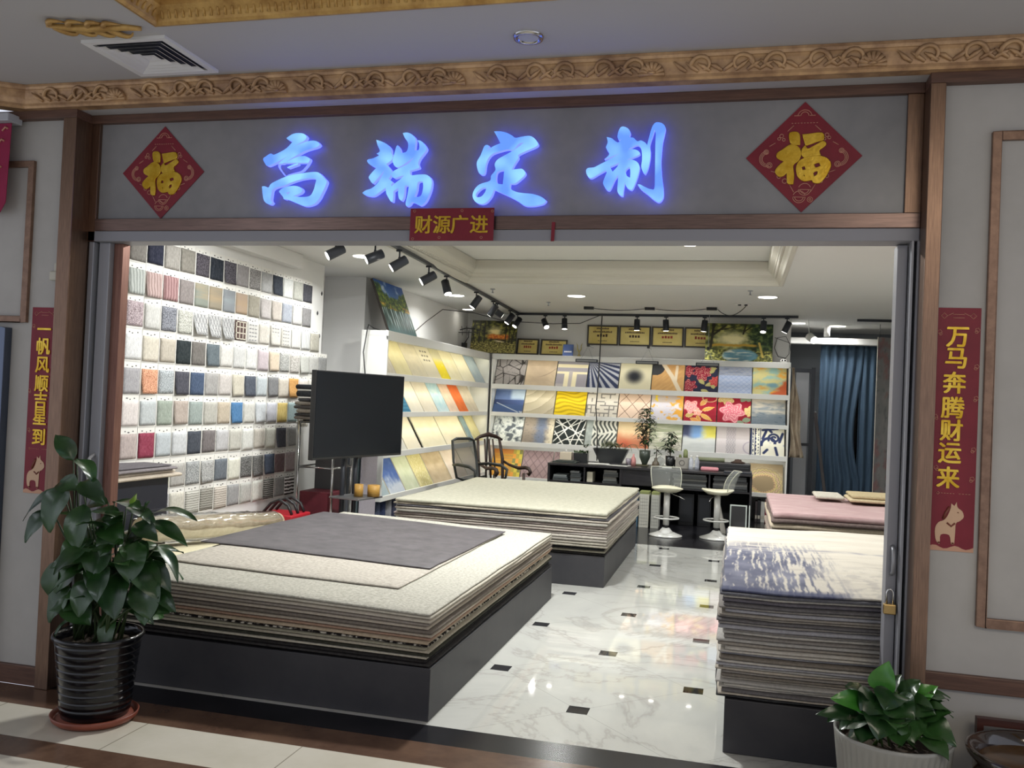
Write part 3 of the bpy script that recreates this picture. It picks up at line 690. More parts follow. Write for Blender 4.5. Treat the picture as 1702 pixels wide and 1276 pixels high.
# right pile by the door
platform('charcoal platform under the tall right rug pile', 0.742, 2.30, -0.325, 2.05, 0.252)
rr = random.Random(9)
RIGHT = []
for i in range(34):
    b = rr.choice([(176, 173, 168), (146, 141, 136), (196, 191, 182), (156, 149, 140), (112, 109, 110), (184, 175, 162), (164, 163, 168), (130, 123, 114)])
    RIGHT.append(b)
RIGHT[-1] = (214, 208, 196); RIGHT[-2] = (104, 104, 110); RIGHT[-3] = (206, 200, 188); RIGHT[-4] = (110, 106, 112); RIGHT[0] = (60, 60, 62)
def brush(u, v):
    base = mix((196, 188, 174), (212, 205, 192), 0.5 + nz2(u * 2.5, v * 18, 3, 3))
    base = mix(base, (176, 168, 158), sstep(0.05, 0.4, nz2(u * 5, v * 34, 8, 3)) * 0.6)
    low = sstep(0.5, 0.15, v) * sstep(0.25, 0.4, u)      # mottled front right
    base = mix(base, (166, 160, 156), 0.55 * low * sstep(-0.05, 0.25, nz2(u * 26, v * 26, 15, 3)))
    reach = 0.36 - 0.24 * sstep(0.12, 0.45, v) * sstep(0.35, 0.2, v) * 0.5 + 0.05 * nz2(v * 9, 1, 5, 2)
    zone = sstep(reach + 0.05, reach - 0.10, u) * sstep(0.76, 0.56, v + 0.07 * nz2(u * 22, v * 3, 9, 3))
    col = mix((76, 78, 98), (132, 133, 147), 0.5 + 1.1 * nz2(u * 10, v * 10, 12, 3))
    dash = nz2(u * 95 + 1.2 * nz2(u * 6, v * 6, 2, 2), v * 5.5, 6, 3)            # pale vertical dashes between the strokes
    dens = mix((0.17,) * 3, (-0.05,) * 3, sstep(0.03, 0.34, u))[0]
    a = zone * (1 - 0.92 * sstep(dens - 0.10, dens + 0.10, dash))
    a *= 1 - 0.75 * sstep(0.45, 0.62, v) * sstep(-0.1, 0.2, nz2(u * 7, v * 60, 7, 3))
    base = mix(base, col, a)
    front = sstep(0.40, 0.30, u) * sstep(0.05, 0.015, v); base = mix(base, (70, 74, 100), front * 0.85)
    line = sstep(0.025, 0.0, abs(v - 0.60 + 0.05 * u - 0.03 * nz2(u * 6, 0, 4, 2))) * sstep(0.22, 0.34, u) * sstep(-0.25, 0.1, nz2(u * 12, v * 40, 2, 2))
    return mix(base, (128, 128, 142), 0.6 * line)
def waveR(x, y): return 0.012 * (0.6 + nz2(x * 1.6, y * 1.1, 6, 2)) + 0.02 * sstep(0.9, 1.5, x)
pile(RIGHT, 0.715, 2.30, -0.325, 2.05, 0.254, 0.752, 'in the tall right pile', 'rugs of the tall right pile', 7, waveR, jit=0.020, nx=26, ny=18, rag=0.013,
     top=dict(label='cream rug with slate blue brush strokes topping the right pile', m=attrmat('brushed_rug', 0.95, 0.6), colf=brush, nx=240, ny=130))

# pink pile behind it
platform('charcoal platform under the pink rug pile', 1.07, 2.75, 2.50, 4.1, 0.252)
PK = [(150, 140, 130)] * 1 + [(176, 164, 148), (120, 112, 104), (190, 180, 164), (150, 146, 140), (170, 158, 146), (128, 122, 116), (182, 172, 156), (160, 146, 136), (196, 184, 166), (140, 130, 124), (200, 186, 164), (110, 96, 92), (198, 168, 168)]
pile(PK, 1.045, 2.75, 2.48, 4.12, 0.254, 0.83, 'in the pink topped pile', 'rugs of the pink topped pile', 8, wv(9, 0.02), jit=0.02, rag=0.012,
     top=dict(label='dusty pink rug on top of the rear right pile', m=mixmat('dusty_pink_rug', (172, 140, 140), (194, 168, 166), 5, 0.9, detail=6, stretch=(1, 6, 1), bump=0.5, bscale=200, spec=0.2), nx=24, ny=24))
# ------------------------------------------------------------------ carpet sample wall
M_CARD = mat('white_sample_card', (232, 230, 224), 0.7)
M_INK = mat('card_print', (60, 60, 62), 0.7)
ROWS = [
 (2.755, 1.02, [(125,120,115),(45,48,65),(150,145,138),(130,125,115),(62,57,66,'k'),(45,50,58),(65,60,70,'k'),(140,135,135),(122,119,116,'k'),(165,165,165),(60,65,75),(200,202,198),(175,175,165),(75,75,82)]),
 (2.505, 1.02, [(160,165,160,'s'),(165,140,135,'s'),(150,112,112,'s'),(130,122,120),(140,147,135,'o'),(155,145,125,'o'),(140,145,150,'o'),(182,158,138,'o'),(158,152,136),(180,172,170),(175,165,155),(145,150,160),(180,178,175),(130,128,128)]),
 (2.262, 1.02, [(160,142,146,'k'),(190,188,184),(110,112,122,'k'),(165,165,155,'k'),(178,178,177,'l'),(178,178,177,'l'),(176,176,176,'l'),(92,72,68,'c'),(200,198,192,'t'),(195,190,178),(190,186,176,'t'),(188,185,175,'t'),(188,186,180,'s'),(186,186,182,'s'),(170,165,150)]),
 (2.015, 1.02, [(215,212,212),(200,192,175),(180,170,155),(48,55,58),(110,105,100),(95,105,112),(200,198,192),(190,190,188),(205,205,203),(190,175,180),(200,180,155),(150,150,146,'k'),(165,160,152,'k'),(175,175,168),(176,175,170),(140,140,138)]),
 (1.765, 1.02, [(160,158,162),(205,135,98,'k'),(150,158,162,'k'),(75,75,85),(68,84,112),(155,153,150),(190,183,178),(190,183,165),(82,88,100),(180,188,192),(120,120,122),(190,180,165),(200,142,74),(205,195,185,'f'),(195,190,180)]),
 (1.520, 1.02, [(212,202,198),(178,185,186),(148,160,146),(170,155,145),(143,155,150),(172,170,160),(184,170,148),(70,118,168),(198,196,188),(190,195,198),(182,182,190),(196,170,92),(148,170,170),(188,182,172,'f')]),
 (1.272, 1.02, [(178,162,158),(150,58,80),(175,182,188),(190,192,194),(70,75,85),(115,108,108),(180,178,180),(185,183,172),(205,205,198),(178,170,158),(182,180,168),(80,82,92),(150,150,148)]),
 (1.018, 1.02, [(196,194,180),(184,186,170),(200,204,180),(168,165,158),(143,145,146,'k'),(152,152,150,'k'),(105,112,120),(210,208,192),(95,95,92,'k'),(86,84,82,'k'),(72,82,100),(112,90,92),(152,136,136)]),
 (0.778, 1.45, [(140,140,142,'k'),(195,190,176),(170,168,158,'s2'),(140,136,126,'s2'),(180,170,158,'s2'),(150,150,150),(175,175,168),(196,196,184),(112,112,106,'z'),(142,140,138),(150,142,138,'Z')]),
]
SPAC = 0.211
def sample_colour_name(c):
    r, g, b = c[:3]; l = (r + g + b) / 3; s = max(c[:3]) - min(c[:3])
    if s > 45:
        if r > g + 60 and b > g: return 'crimson'
        if r > b + 70: return 'orange' if g < 165 and r - g > 45 else 'mustard yellow'
        if b > r + 50: return 'bright blue'
        if r > g + 20: return 'peach'
    if b > r + 25: return 'navy'
    if l < 66: return 'near black'
    if l < 100: return 'charcoal' if b >= r - 3 else 'dark brown'
    if r - g > 12 and b > g - 6: return 'dusty pink'
    if g > r + 4 and g > b + 4: return 'sage green'
    if b > r + 4: return 'pale blue grey' if l > 165 else 'blue grey'
    if r > b + 14: return 'beige' if l < 185 else 'cream'
    return 'off white' if l > 192 else 'light grey' if l > 165 else 'mid grey' if l > 130 else 'dark grey'
def sample_material(c):
    k = c[3] if len(c) > 3 else ''
    g = sum(c[:3]) / 3; c3 = tuple(int(min(225, (v + (g - v) * 0.22) * 1.05 + 4)) for v in c[:3]); nm = 'sample_%d_%d_%d%s' % (c3[0], c3[1], c3[2], k)
    up = tuple(min(255, v + 8) for v in c3); dn = tuple(max(0, v - 18) for v in c3)
    if k == 'k': return mixmat(nm, tuple(max(0, v - 62) for v in c3), tuple(min(255, v + 46) for v in c3), 130, 0.95, detail=4, bump=0.7, bscale=190, lo=0.36, hi=0.64, spec=0.1)
    if k == 's': return mixmat(nm, tuple(max(0, v - 20) for v in c3), tuple(min(255, v + 14) for v in c3), 9, 0.95, wave='Y', bump=0.5, bscale=150, spec=0.1, lo=0.2, hi=0.8)
    if k in ('s2', 'z', 'Z'):
        d = 90 if k == 'Z' else 50 if k == 'z' else 26
        return mixmat(nm, tuple(max(0, v - d) for v in c3), tuple(min(255, v + d * 0.8) for v in c3), 9 if k == 'Z' else 16, 0.95, wave='Z', bump=0.5, bscale=150, spec=0.1, lo=0.4, hi=0.6)
    if k == 'o': return mixmat(nm, tuple(max(0, v - 16) for v in c3), (186, 160, 124) if c3[0] >= c3[2] else (166, 176, 180), 3.2, 0.95, stretch=(1, 0.4, 3), bump=0.5, bscale=150, spec=0.1, lo=0.42, hi=0.85)
    return mixmat(nm, dn, up, 40, 0.97, detail=6, stretch=(1, 2.2, 1), bump=0.8, bscale=190, spec=0.1)
M_CREAMT = mat('cream_thread', (214, 206, 190), 0.9)
M_GREYT = mat('grey_thread', (140, 140, 142), 0.9)
ROWN = ['top', 'second', 'third', 'fourth', 'fifth', 'sixth', 'seventh', 'eighth', 'lowest']
def sample(ri, ci, zt, y0, c):
    r = random.Random(ri * 100 + ci)
    X = -3.65; w = SPAC - 0.006
    o = MB()
    t = 0.004
    o.box((X + 0.001, y0, zt - 0.243), (X + 0.001 + t, y0 + w, zt), 0)
    for q in range(3):  # printed marks and punched hole on the header
        yy = y0 + w * (0.25 + 0.22 * q) + r.uniform(-0.01, 0.01)
        o.box((X + 0.005, yy, zt - 0.030 - 0.008 * (q % 2)), (X + 0.0056, yy + r.uniform(0.008, 0.022), zt - 0.022 - 0.008 * (q % 2)), 1)
    k = c[3] if len(c) > 3 else ''
    rows = ROWN[ri]
    nm = sample_colour_name(c)
    pat = {'k': 'speckled ', 's': 'striped ', 's2': 'ribbed ', 'z': 'black striped ', 'Z': 'black banded ', 'l': 'lattice ', 'c': 'chequered ', 't': 'patterned ', 'f': 'fringed ', 'o': 'ombre '}.get(k, '')
    cols = ORD[ci + 1] if ci else 'first'
    lab = '%s%s carpet sample, %s from the door, %s row' % (pat, nm, cols, {'top': 'top', 'lowest': 'lowest'}.get(rows, rows + ' wall'))
    ob = tag(o.build('carpet_sample', [M_CARD, M_INK]), lab, 'carpet sample', 'carpet samples on the left wall')
    s = MB(); a = y0 + r.uniform(0.005, 0.011); b = y0 + w - r.uniform(0.003, 0.009); z1 = zt - r.uniform(0.040, 0.047); z0 = zt - r.uniform(0.226, 0.236)
    n = 8; m = 8; vs = []
    thk = r.uniform(0.009, 0.014); curl = r.uniform(0.0, 0.006) if r.random() < 0.8 else 0.02
    if k == 'l': curl = 0.045
    for j in range(m + 1):
        for i in range(n + 1):
            u = i / n; v = j / m
            e = min(min(u, 1 - u) * n, min(v, 1 - v) * m, 1)
            yy = a + (b - a) * u + 0.0025 * noise.noise(Vector((v * 6, ri * 3.1, ci * 1.7 + (0 if u < .5 else 9))))
            zz = z0 + (z1 - z0) * v + 0.0025 * noise.noise(Vector((u * 6, ri * 2.1, ci * 2.7 + (0 if v < .5 else 9))))
            vs.append((X + 0.0055 + thk * (0.45 + 0.55 * e) + curl * (1 - v) ** 2 * (0.3 + 0.7 * (1 - u)), yy, zz))
    fs = [(j * (n + 1) + i, j * (n + 1) + i + 1, (j + 1) * (n + 1) + i + 1, (j + 1) * (n + 1) + i) for j in range(m) for i in range(n)]
    s.add(vs, fs, 0, True)
    ring = [i for i in range(n)] + [j * (n + 1) + n for j in range(m)] + [m * (n + 1) + i for i in range(n, 0, -1)] + [j * (n + 1) for j in range(m, 0, -1)]
    back = [(vs[q][0] - thk * 0.45 , vs[q][1], vs[q][2]) for q in ring]; L = len(ring)
    s.add([vs[q] for q in ring] + back, [(q, (q + 1) % L, L + (q + 1) % L, L + q) for q in range(L)] + [tuple(range(L, 2 * L))], 0, False)
    mats = [sample_material(c)]
    xf = X + 0.0055 + thk + 0.001
    def bar(ya, yb, za, zb, mi=1): s.box((xf - 0.004, a + (b - a) * ya, z0 + (z1 - z0) * za), (xf + 0.0015, a + (b - a) * yb, z0 + (z1 - z0) * zb), mi)
    if k == 'c':
        mats.append(M_CREAMT)
        for q in (0.05, 0.34, 0.64, 0.90): bar(q, q + 0.05, 0.05, 0.95)
        for q in (0.05, 0.34, 0.64, 0.90): bar(0.05, 0.95, q, q + 0.05)
    if k == 't':
        mats.append(M_GREYT)
        for zz in (0.12, 0.3, 0.48, 0.66, 0.84):
            for yy in (0.12, 0.36, 0.62): bar(yy, yy + 0.15, zz, zz + 0.05)
    if k == 'l':
        mats.append(M_GREYT)
        for q in range(5):
            for sg in (1, -1):
                pts = []
                for jj in range(9):
                    v = jj / 8; u = (q * 0.25 + sg * v * 0.55) % 1.0
                    pts.append((u, v))
                for (p1, p2) in zip(pts, pts[1:]):
                    if abs(p1[0] - p2[0]) > 0.3: continue
                    f = lambda p: (X + 0.0055 + thk + 0.001 + curl * (1 - p[1]) ** 2 * (0.3 + 0.7 * (1 - p[0])), a + (b - a) * min(.97, max(.03, p[0])), z0 + (z1 - z0) * min(.96, max(.04, p[1])))
                    s.cyl(f(p1), f(p2), 0.0016, n=5, m=1)
    if k == 'f':
        mats.append(M_CREAMT)
        for q in range(16):
            yy = a + (b - a) * (q + 0.5) / 16
            for zz in (z0 + 0.09, z0):
                s.tube([(xf, yy, zz + 0.01), (xf + 0.012, yy + r.uniform(-0.006, 0.006), zz - 0.02), (xf + 0.01, yy + r.uniform(-0.01, 0.01), zz - 0.055)], 0.0022, 4, 1)
    s.build('swatch', mats, ob)
for ri, (zt, y0, cs) in enumerate(ROWS):
    for ci, c in enumerate(cs):
        if ri == 7 and ci < 2: pass
        sample(ri, ci, zt, y0 + ci * SPAC, c)
# black spade shaped hooks on the bare wall beyond the samples
for i, (y, z) in enumerate([(4.22, 2.66), (4.14, 2.44), (4.21, 2.20)]):
    b = MB(); b.poly([(-0.016, 0), (0, -0.022), (0.016, 0), (0, 0.024)], (-3.649, y - 0.02, z), (0, 1, 0), (0, 0, 1), 0.006)
    tag(b.build('wall_hook', M_BLACK), ['highest black diamond shaped hook on the bare wall by the samples', 'middle black diamond shaped hook on the bare wall by the samples', 'lowest black diamond shaped hook on the bare wall by the samples'][i], 'hook', 'hooks on the sample wall')
# ------------------------------------------------------------------ display shelves with tilted rug boards
M_SHELF = mat('white_shelf_laminate', (228, 228, 224), 0.4)
M_LED = mat('led_strip', (255, 250, 230), 0.5, emit=(255, 246, 222), estr=5.0)
ZB = [1.845, 1.41, 0.968, 0.43]
def seg_d(u, v, a, b):
    ax, ay = a; bx, by = b; dx, dy = bx - ax, by - ay
    t = max(0, min(1, ((u - ax) * dx + (v - ay) * dy) / (dx * dx + dy * dy)))
    return math.hypot(u - ax - t * dx, v - ay - t * dy)
def petal(u, v, cx, cy, ang, L, Wd):
    x = (u - cx) * math.cos(ang) + (v - cy) * math.sin(ang); y = -(u - cx) * math.sin(ang) + (v - cy) * math.cos(ang)
    if x < 0 or x > L: return -1
    w = Wd * math.sin(math.pi * (x / L) ** 0.8)
    return 1 - abs(y) / w if w > 0 and abs(y) < w else -1
def flower(u, v, cx, cy, R, cols, seed=0, n=7):
    """layered bloom; returns colour or None"""
    x, y = u - cx, v - cy; r = math.hypot(x, y); a = math.atan2(y, x)
    rr = R * (0.86 + 0.14 * math.cos(n * a + seed) + 0.06 * math.cos(3 * a - seed))
    if r > rr: return None
    k = r / rr; ring = k * 3.6 + 0.30 * math.cos(n * a + seed + k * 4) + 0.2 * nz2(u * 9, v * 9, seed, 2)
    f = ring - math.floor(ring)
    c = mix(cols[0], cols[1], f)
    if f < 0.13: c = cols[2]
    return c
_vr = random.Random(5)
_VP = [(_vr.random() * 1.2 - 0.1, _vr.random() * 1.2 - 0.1) for _ in range(16)]
def b_leafnet(u, v):
    d = sorted(math.hypot(u - p[0], v - p[1]) for p in _VP); e = d[1] - d[0]
    a = math.atan2(v - 0.5, u - 0.42); 
    spoke = abs(math.sin(3 * a + 2.0 * math.hypot(u - .42, v - .5)))
    dark = max(sstep(0.035, 0.012, e), sstep(0.10, 0.03, spoke) * 0.9)
    return mix(mix((150, 142, 138), (166, 160, 156), 0.5 + nz2(u * 30, v * 30, 1, 2)), (58, 54, 52), dark)
def b_marble(u, v):
    w = nz2(u * 1.6 + 0.4 * v, v * 2.2, 3, 4); c = mix((206, 184, 152), (190, 168, 140), sstep(-0.2, 0.3, w))
    line = sstep(0.03, 0.0, abs(v - 0.25 - 0.45 * u * u - 0.1 * nz2(u * 3, 0, 2, 2))); return mix(c, (140, 124, 108), 0.7 * line * sstep(0.35, 0.7, u))
def b_tee(u, v):
    c = (158, 152, 158); cr = (232, 220, 180)
    if v > 0.92: return (150, 146, 152)
    if 0.75 < v < 0.88: return cr
    if 0.12 <= v < 0.62 and u < 0.40:
        return cr if (u > 0.26 or v > 0.50) and v < 0.6 else c
    if v < 0.62 and u > 0.52:
        return cr if (u < 0.66 or v > 0.50) and v < 0.6 else c
    if v < 0.12 and 0.26 < u < 0.40 or v < 0.12 and 0.52 < u < 0.66: return cr
    return (178, 170, 168) if v < 0.62 else c
def b_rays(u, v):
    a = math.atan2(v - 1.05, u - 0.0); s = math.sin(a * 34)
    return mix((50, 58, 88), (196, 196, 200), sstep(-0.1, 0.3, s) * (0.85 if v < 0.95 else 0.5))
def b_blob(u, v):
    r = math.hypot(u - 0.46, (v - 0.5) * 1.05) + 0.02 * nz2(u * 30, v * 30, 2, 2); return mix((38, 40, 46), (212, 204, 172), sstep(0.06, 0.40, r))
def b_branch(u, v):
    c = mix((214, 168, 104), (190, 142, 86), 0.5 + nz2(u * 2 + v * 2, (v - u) * 9, 4, 3))
    if math.hypot(u + 0.05, v - 1.0) < 0.42 + 0.06 * math.sin(6 * u): c = (58, 60, 64)
    d = min(seg_d(u, v, (0.33, 1.0), (0.62, 0.55)), seg_d(u, v, (0.62, 0.55), (0.90, -0.02)), seg_d(u, v, (0.74, 0.40), (0.76, 0.92)) * 1.5)
    return mix((222, 206, 178), c, sstep(0.055, 0.075, d))
def b_peony(u, v):
    c = (40, 42, 66)
    for (x, y, L, a) in ((0.62, 0.25, 0.4, 0.4), (0.6, 0.3, 0.35, 2.3), (0.75, 0.7, 0.3, 1.0), (0.5, 0.1, 0.3, -0.4), (0.9, 0.15, 0.25, 1.9), (0.68, 0.85, 0.3, 0.2)):
        if petal(u, v, x, y, a, L, 0.07) > 0: c = (176, 168, 104)
    for (x, y, R, sd) in ((0.12, 0.22, 0.27, 1), (0.52, 0.72, 0.30, 2), (0.06, 0.78, 0.24, 3), (0.93, 0.42, 0.2, 4)):
        f = flower(u, v, x, y, R, ((176, 42, 66), (132, 24, 48), (232, 180, 160)), sd)
        if f: c = f if x < 0.9 else mix(f, (210, 80, 60), 0.5)
    return c
def b_cross(u, v):
    s = max(sstep(0.9, 1.0, math.sin((u + v) * 40 + 3 * nz2(u, v, 3, 2))), sstep(0.9, 1.0, math.sin((u - v * 1.1) * 38)))
    base = mix((150, 166, 200), (176, 184, 204), 0.5 + nz2(u * 3, v * 14, 6, 3))
    if v > 0.66: base = mix((150, 154, 166), (120, 126, 142), sstep(0.0, 0.4, nz2(u * 3, v * 12, 7, 2)))
    return mix(base, (112, 130, 176), 0.55 * s)
def b_cloud(u, v):
    w = nz2(u * 2.4, v * 4, 8, 4); c = mix((142, 178, 172), (200, 190, 130), sstep(-0.25, 0.1, w)); c = mix(c, (226, 156, 58), sstep(-0.05, 0.22, nz2(u * 2, v * 3.5, 9, 4) + 0.28 * (u - 0.5) - 0.1))
    c = mix(c, (200, 92, 52), sstep(0.1, 0.4, (u - 0.55) + (0.25 - v) + 0.5 * nz2(u * 3, v * 5, 4, 3))); return mix(c, (110, 150, 164), sstep(0.14, 0.05, math.hypot((u - 0.6) * 0.6, (v - 0.35)) + 0.06 * nz2(u * 8, v * 8, 1, 2)))
def b_blue(u, v):
    c = (64, 86, 130)
    if v > 0.5: c = mix((92, 112, 152), (180, 196, 206), sstep(0.45, 0.62, u) * sstep(0.45, 0.6, v) * 0.9 + 0.25 * nz2(u * 3, v * 3, 2, 3))
    elif v > 0.32: c = mix((50, 62, 98), (72, 92, 140), u)
    c = mix(c, (176, 186, 196), sstep(0.025, 0.005, seg_d(u, v, (0.1, 0.38), (0.85, 0.05))))
    if v > 0.86: c = mix(c, (140, 160, 190), 0.6)
    return mix(c, (200, 200, 196), 0.8 * sstep(0.1, 0.3, nz2(u * 6, v * 10, 3, 3) + (u - 0.95) * 2 - v * 2 + 0.2))
def b_sand(u, v):
    k = math.hypot(u + 0.15, v - 1.25) + 0.06 * nz2(u * 3, v * 3, 5, 3); f = (k * 3.4) % 1.0
    return mix(mix((178, 166, 136), (206, 194, 164), f), (146, 134, 112), sstep(0.07, 0.0, f) * 0.8 + sstep(0.5, 0.9, u + (0.4 - v)) * 0.25)
def b_wave(u, v):
    s = math.sin(v * 44 + 2.4 * math.sin(u * 7 + v * 5) + 2.0 * nz2(u * 3, v * 4, 2, 2)); c = mix((228, 196, 24), (204, 170, 12), sstep(-0.2, 0.5, s)); return mix(c, (160, 132, 20), sstep(0.8, 1.0, s) * 0.7)
_MZ = {}
_mr = random.Random(12)
for _i in range(9):
    for _j in range(9): _MZ[(_i, _j)] = (_mr.random() < 0.45, _mr.random() < 0.45)
def b_maze(u, v):
    x = u * 7; y = v * 7; i = int(x); j = int(y); fx = x - i; fy = y - j; h, w = _MZ[(min(i, 8), min(j, 8))]
    d = (h and fy < 0.28) or (w and fx < 0.28); c = mix((208, 200, 184), (196, 188, 174), 0.5 + nz2(u * 20, v * 20, 1, 2)); return mix(c, (116, 112, 106), 0.9) if d else c
def b_diamond(u, v):
    a = (u + v * 0.8 + 0.02 * nz2(u * 5, v * 5, 2, 2)) * 2.3; b = (u - v * 0.8 + 0.02 * nz2(u * 5, v * 5, 6, 2)) * 2.3
    d = min(abs(a - round(a)), abs(b - round(b))); c = (222, 194, 170) if v < 0.62 else (206, 178, 152); return mix((112, 82, 66), c, sstep(0.015, 0.035, d))
def b_lilac(u, v):
    c = mix((186, 186, 204), (204, 196, 196), 0.5 + nz2(u * 3, v * 3, 3, 3)); c = mix(c, (178, 160, 138), 0.7 * sstep(0.62, 0.68, v))
    c = mix(c, (222, 160, 60), sstep(0.05, 0.22, nz2(u * 4, v * 5, 13, 3) + 0.35 * (u - 0.45))); return mix(c, (226, 190, 40), sstep(0.16, 0.3, nz2(u * 5, v * 5, 21, 3) + 0.3 * (0.2 - u)))
def b_lily(u, v):
    c = mix((150, 24, 42), (166, 34, 50), 0.5 + nz2(u * 8, v * 8, 2, 2))
    for (x, y, a, L, w, cc) in ((0.55, 0.42, 0.35, 0.42, 0.07, (222, 160, 72)), (0.5, 0.3, -0.55, 0.46, 0.075, (226, 168, 80)), (0.42, 0.25, -1.3, 0.34, 0.07, (214, 150, 70)), (0.5, 0.6, 0.9, 0.34, 0.08, (206, 150, 76)), (0.05, 0.2, 0.3, 0.3, 0.08, (196, 170, 96)), (0.2, 0.12, -0.3, 0.3, 0.07, (222, 150, 70))):
        p = petal(u, v, x, y, a, L, w)
        if p > 0: c = mix((242, 214, 150), cc, sstep(0.0, 0.35, p))
    f = flower(u, v, 0.2, 0.55, 0.26, ((222, 96, 110), (240, 170, 160), (250, 224, 206)), 2, 5)
    if f: c = f
    f = flower(u, v, 0.42, 0.36, 0.15, ((226, 110, 96), (244, 186, 160), (250, 226, 210)), 5, 5)
    if f: c = f
    d = abs(math.hypot(u - 0.78, (v - 0.88) * 1.6) - 0.22); return mix((206, 170, 120), c, sstep(0.012, 0.03, d)) if v > 0.7 and u > 0.45 else c
def b_rose(u, v):
    c = (150, 26, 44)
    for (x, y, a, L) in ((0.75, 0.12, 0.2, 0.3), (0.7, 0.8, 0.9, 0.3), (0.6, 0.1, -0.6, 0.3), (0.82, 0.9, 0.0, 0.25)):
        if petal(u, v, x, y, a, L, 0.09) > 0: c = (134, 150, 122)
    for (x, y, R, cols, sd) in ((0.25, 0.92, 0.28, ((206, 186, 120), (186, 160, 96), (226, 214, 160)), 3), (0.96, 0.45, 0.2, ((222, 196, 130), (200, 164, 90), (236, 222, 170)), 4), (0.44, 0.42, 0.40, ((222, 130, 138), (206, 98, 116), (244, 206, 196)), 1)):
        f = flower(u, v, x, y, R, cols, sd, 6)
        if f: c = f
    return c
def b_sea(u, v):
    w = nz2(u * 2 + v, v * 7, 14, 4); c = mix((112, 124, 134), (186, 176, 158), sstep(0.2, 0.9, v + w)); return mix(c, (84, 100, 114), sstep(0.1, 0.3, nz2(u * 4, v * 14, 2, 3)) * (1 - v))
def b_coral(u, v):
    a = nz2(u * 4, v * 4, 3, 2); b = nz2(u * 4 + 9, v * 4, 6, 2); x = abs(math.sin(8 * u + 5 * a) * math.sin(8 * v + 5 * b)); c = mix((196, 200, 194), (158, 164, 160), sstep(-0.3, 0.3, a)); c = mix((222, 224, 216), c, sstep(0.02, 0.25, x)); return mix(c, (84, 90, 96), sstep(0.55, 0.75, x) * 0.9)
def b_mist(u, v):
    c = mix((138, 126, 112), (176, 160, 140), v); c = mix(c, (112, 122, 142), sstep(0.3, 0.05, abs(u - 0.58 + 0.2 * nz2(u * 4, v * 4, 2, 3)))); c = mix(c, (212, 200, 172), sstep(0.7, 0.9, u + 0.2 * nz2(u * 6, v * 6, 5, 3))); return mix(c, (90, 86, 84), 0.4 * sstep(0.1, 0.4, nz2(u * 14, v * 20, 7, 3)))
_sl = [((0.0, 0.85), (1.0, 0.35)), ((0.05, 1.0), (0.62, 0.0)), ((0.3, 1.0), (0.98, 0.08)), ((0.0, 0.35), (0.95, 0.95)), ((0.0, 0.1), (0.75, 1.0)), ((0.85, 1.0), (0.55, 0.0)), ((0.0, 0.62), (0.6, 1.0)), ((0.1, 0.0), (1.0, 0.62)), ((0.0, 0.5), (0.35, 0.0)), ((0.4, 0.2), (1.0, 0.22)), ((0.75, 0.0), (1.0, 0.9)), ((0.0, 0.95), (0.4, 0.62))]
def b_lines(u, v):
    d = min(seg_d(u, v, a, b) for a, b in _sl); return mix((226, 224, 214), (40, 46, 44), sstep(0.010, 0.024, d))
def b_swirl(u, v):
    if u < 0.22: return mix((128, 136, 132), (170, 176, 168), 0.5 + nz2(u * 6, v * 5, 2, 3))
    s = math.sin(u * 46 + 3.4 * math.sin(v * 9)); k = abs(v - 0.52 - 0.05 * math.sin(u * 9)); c = mix((72, 76, 72), (206, 204, 190), sstep(-0.2, 0.2, s)); return mix((196, 194, 180), c, sstep(0.02, 0.06, k))
def b_ember(u, v):
    c = mix((196, 120, 84), (214, 190, 146), sstep(0.2, 0.75, v + 0.2 * nz2(u * 3, v * 3, 3, 3))); return mix(c, (206, 96, 66), sstep(0.35, 0.0, math.hypot(u - 0.25, v - 0.1)))
def b_moss(u, v): return mix((150, 156, 128), (196, 192, 176), sstep(-0.2, 0.3, nz2(u * 2, v * 12, 5, 3) + 0.3 * (0.4 - v)))
def b_splash(u, v):
    c = mix((196, 198, 196), (176, 180, 178), 0.5 + nz2(u * 2, v * 8, 2, 3)); up = sstep(0.45, 0.6, v + 0.15 * nz2(u * 3, v * 2, 3, 2)); c = mix(c, (60, 66, 92), up * sstep(0.5, 0.1, u)); c = mix(c, (104, 140, 186), up * sstep(0.3, 0.05, abs(u - 0.42)))
    c = mix(c, (196, 186, 78), up * sstep(0.5, 0.75, u + 0.2 * nz2(u * 5, v * 5, 1, 3))); return mix(c, (206, 186, 60), sstep(0.15, 0.4, nz2(u * 3, v * 4, 17, 3) + 0.3 * (0.5 - u) - abs(v - 0.4)))
def b_braid(u, v):
    c = mix((190, 182, 182), (176, 166, 164), sstep(0.5, 0.56, v)); 
    if 0.30 < u < 0.58: c = mix(c, (140, 134, 138), 0.7 * sstep(0.3, 0.8, abs(math.sin(u * 40 + 3 * math.sin(v * 34)))))
    d = abs(math.hypot(u - 1.02, v - 0.25) - 0.2); return mix((156, 146, 160), c, sstep(0.0, 0.03, d))
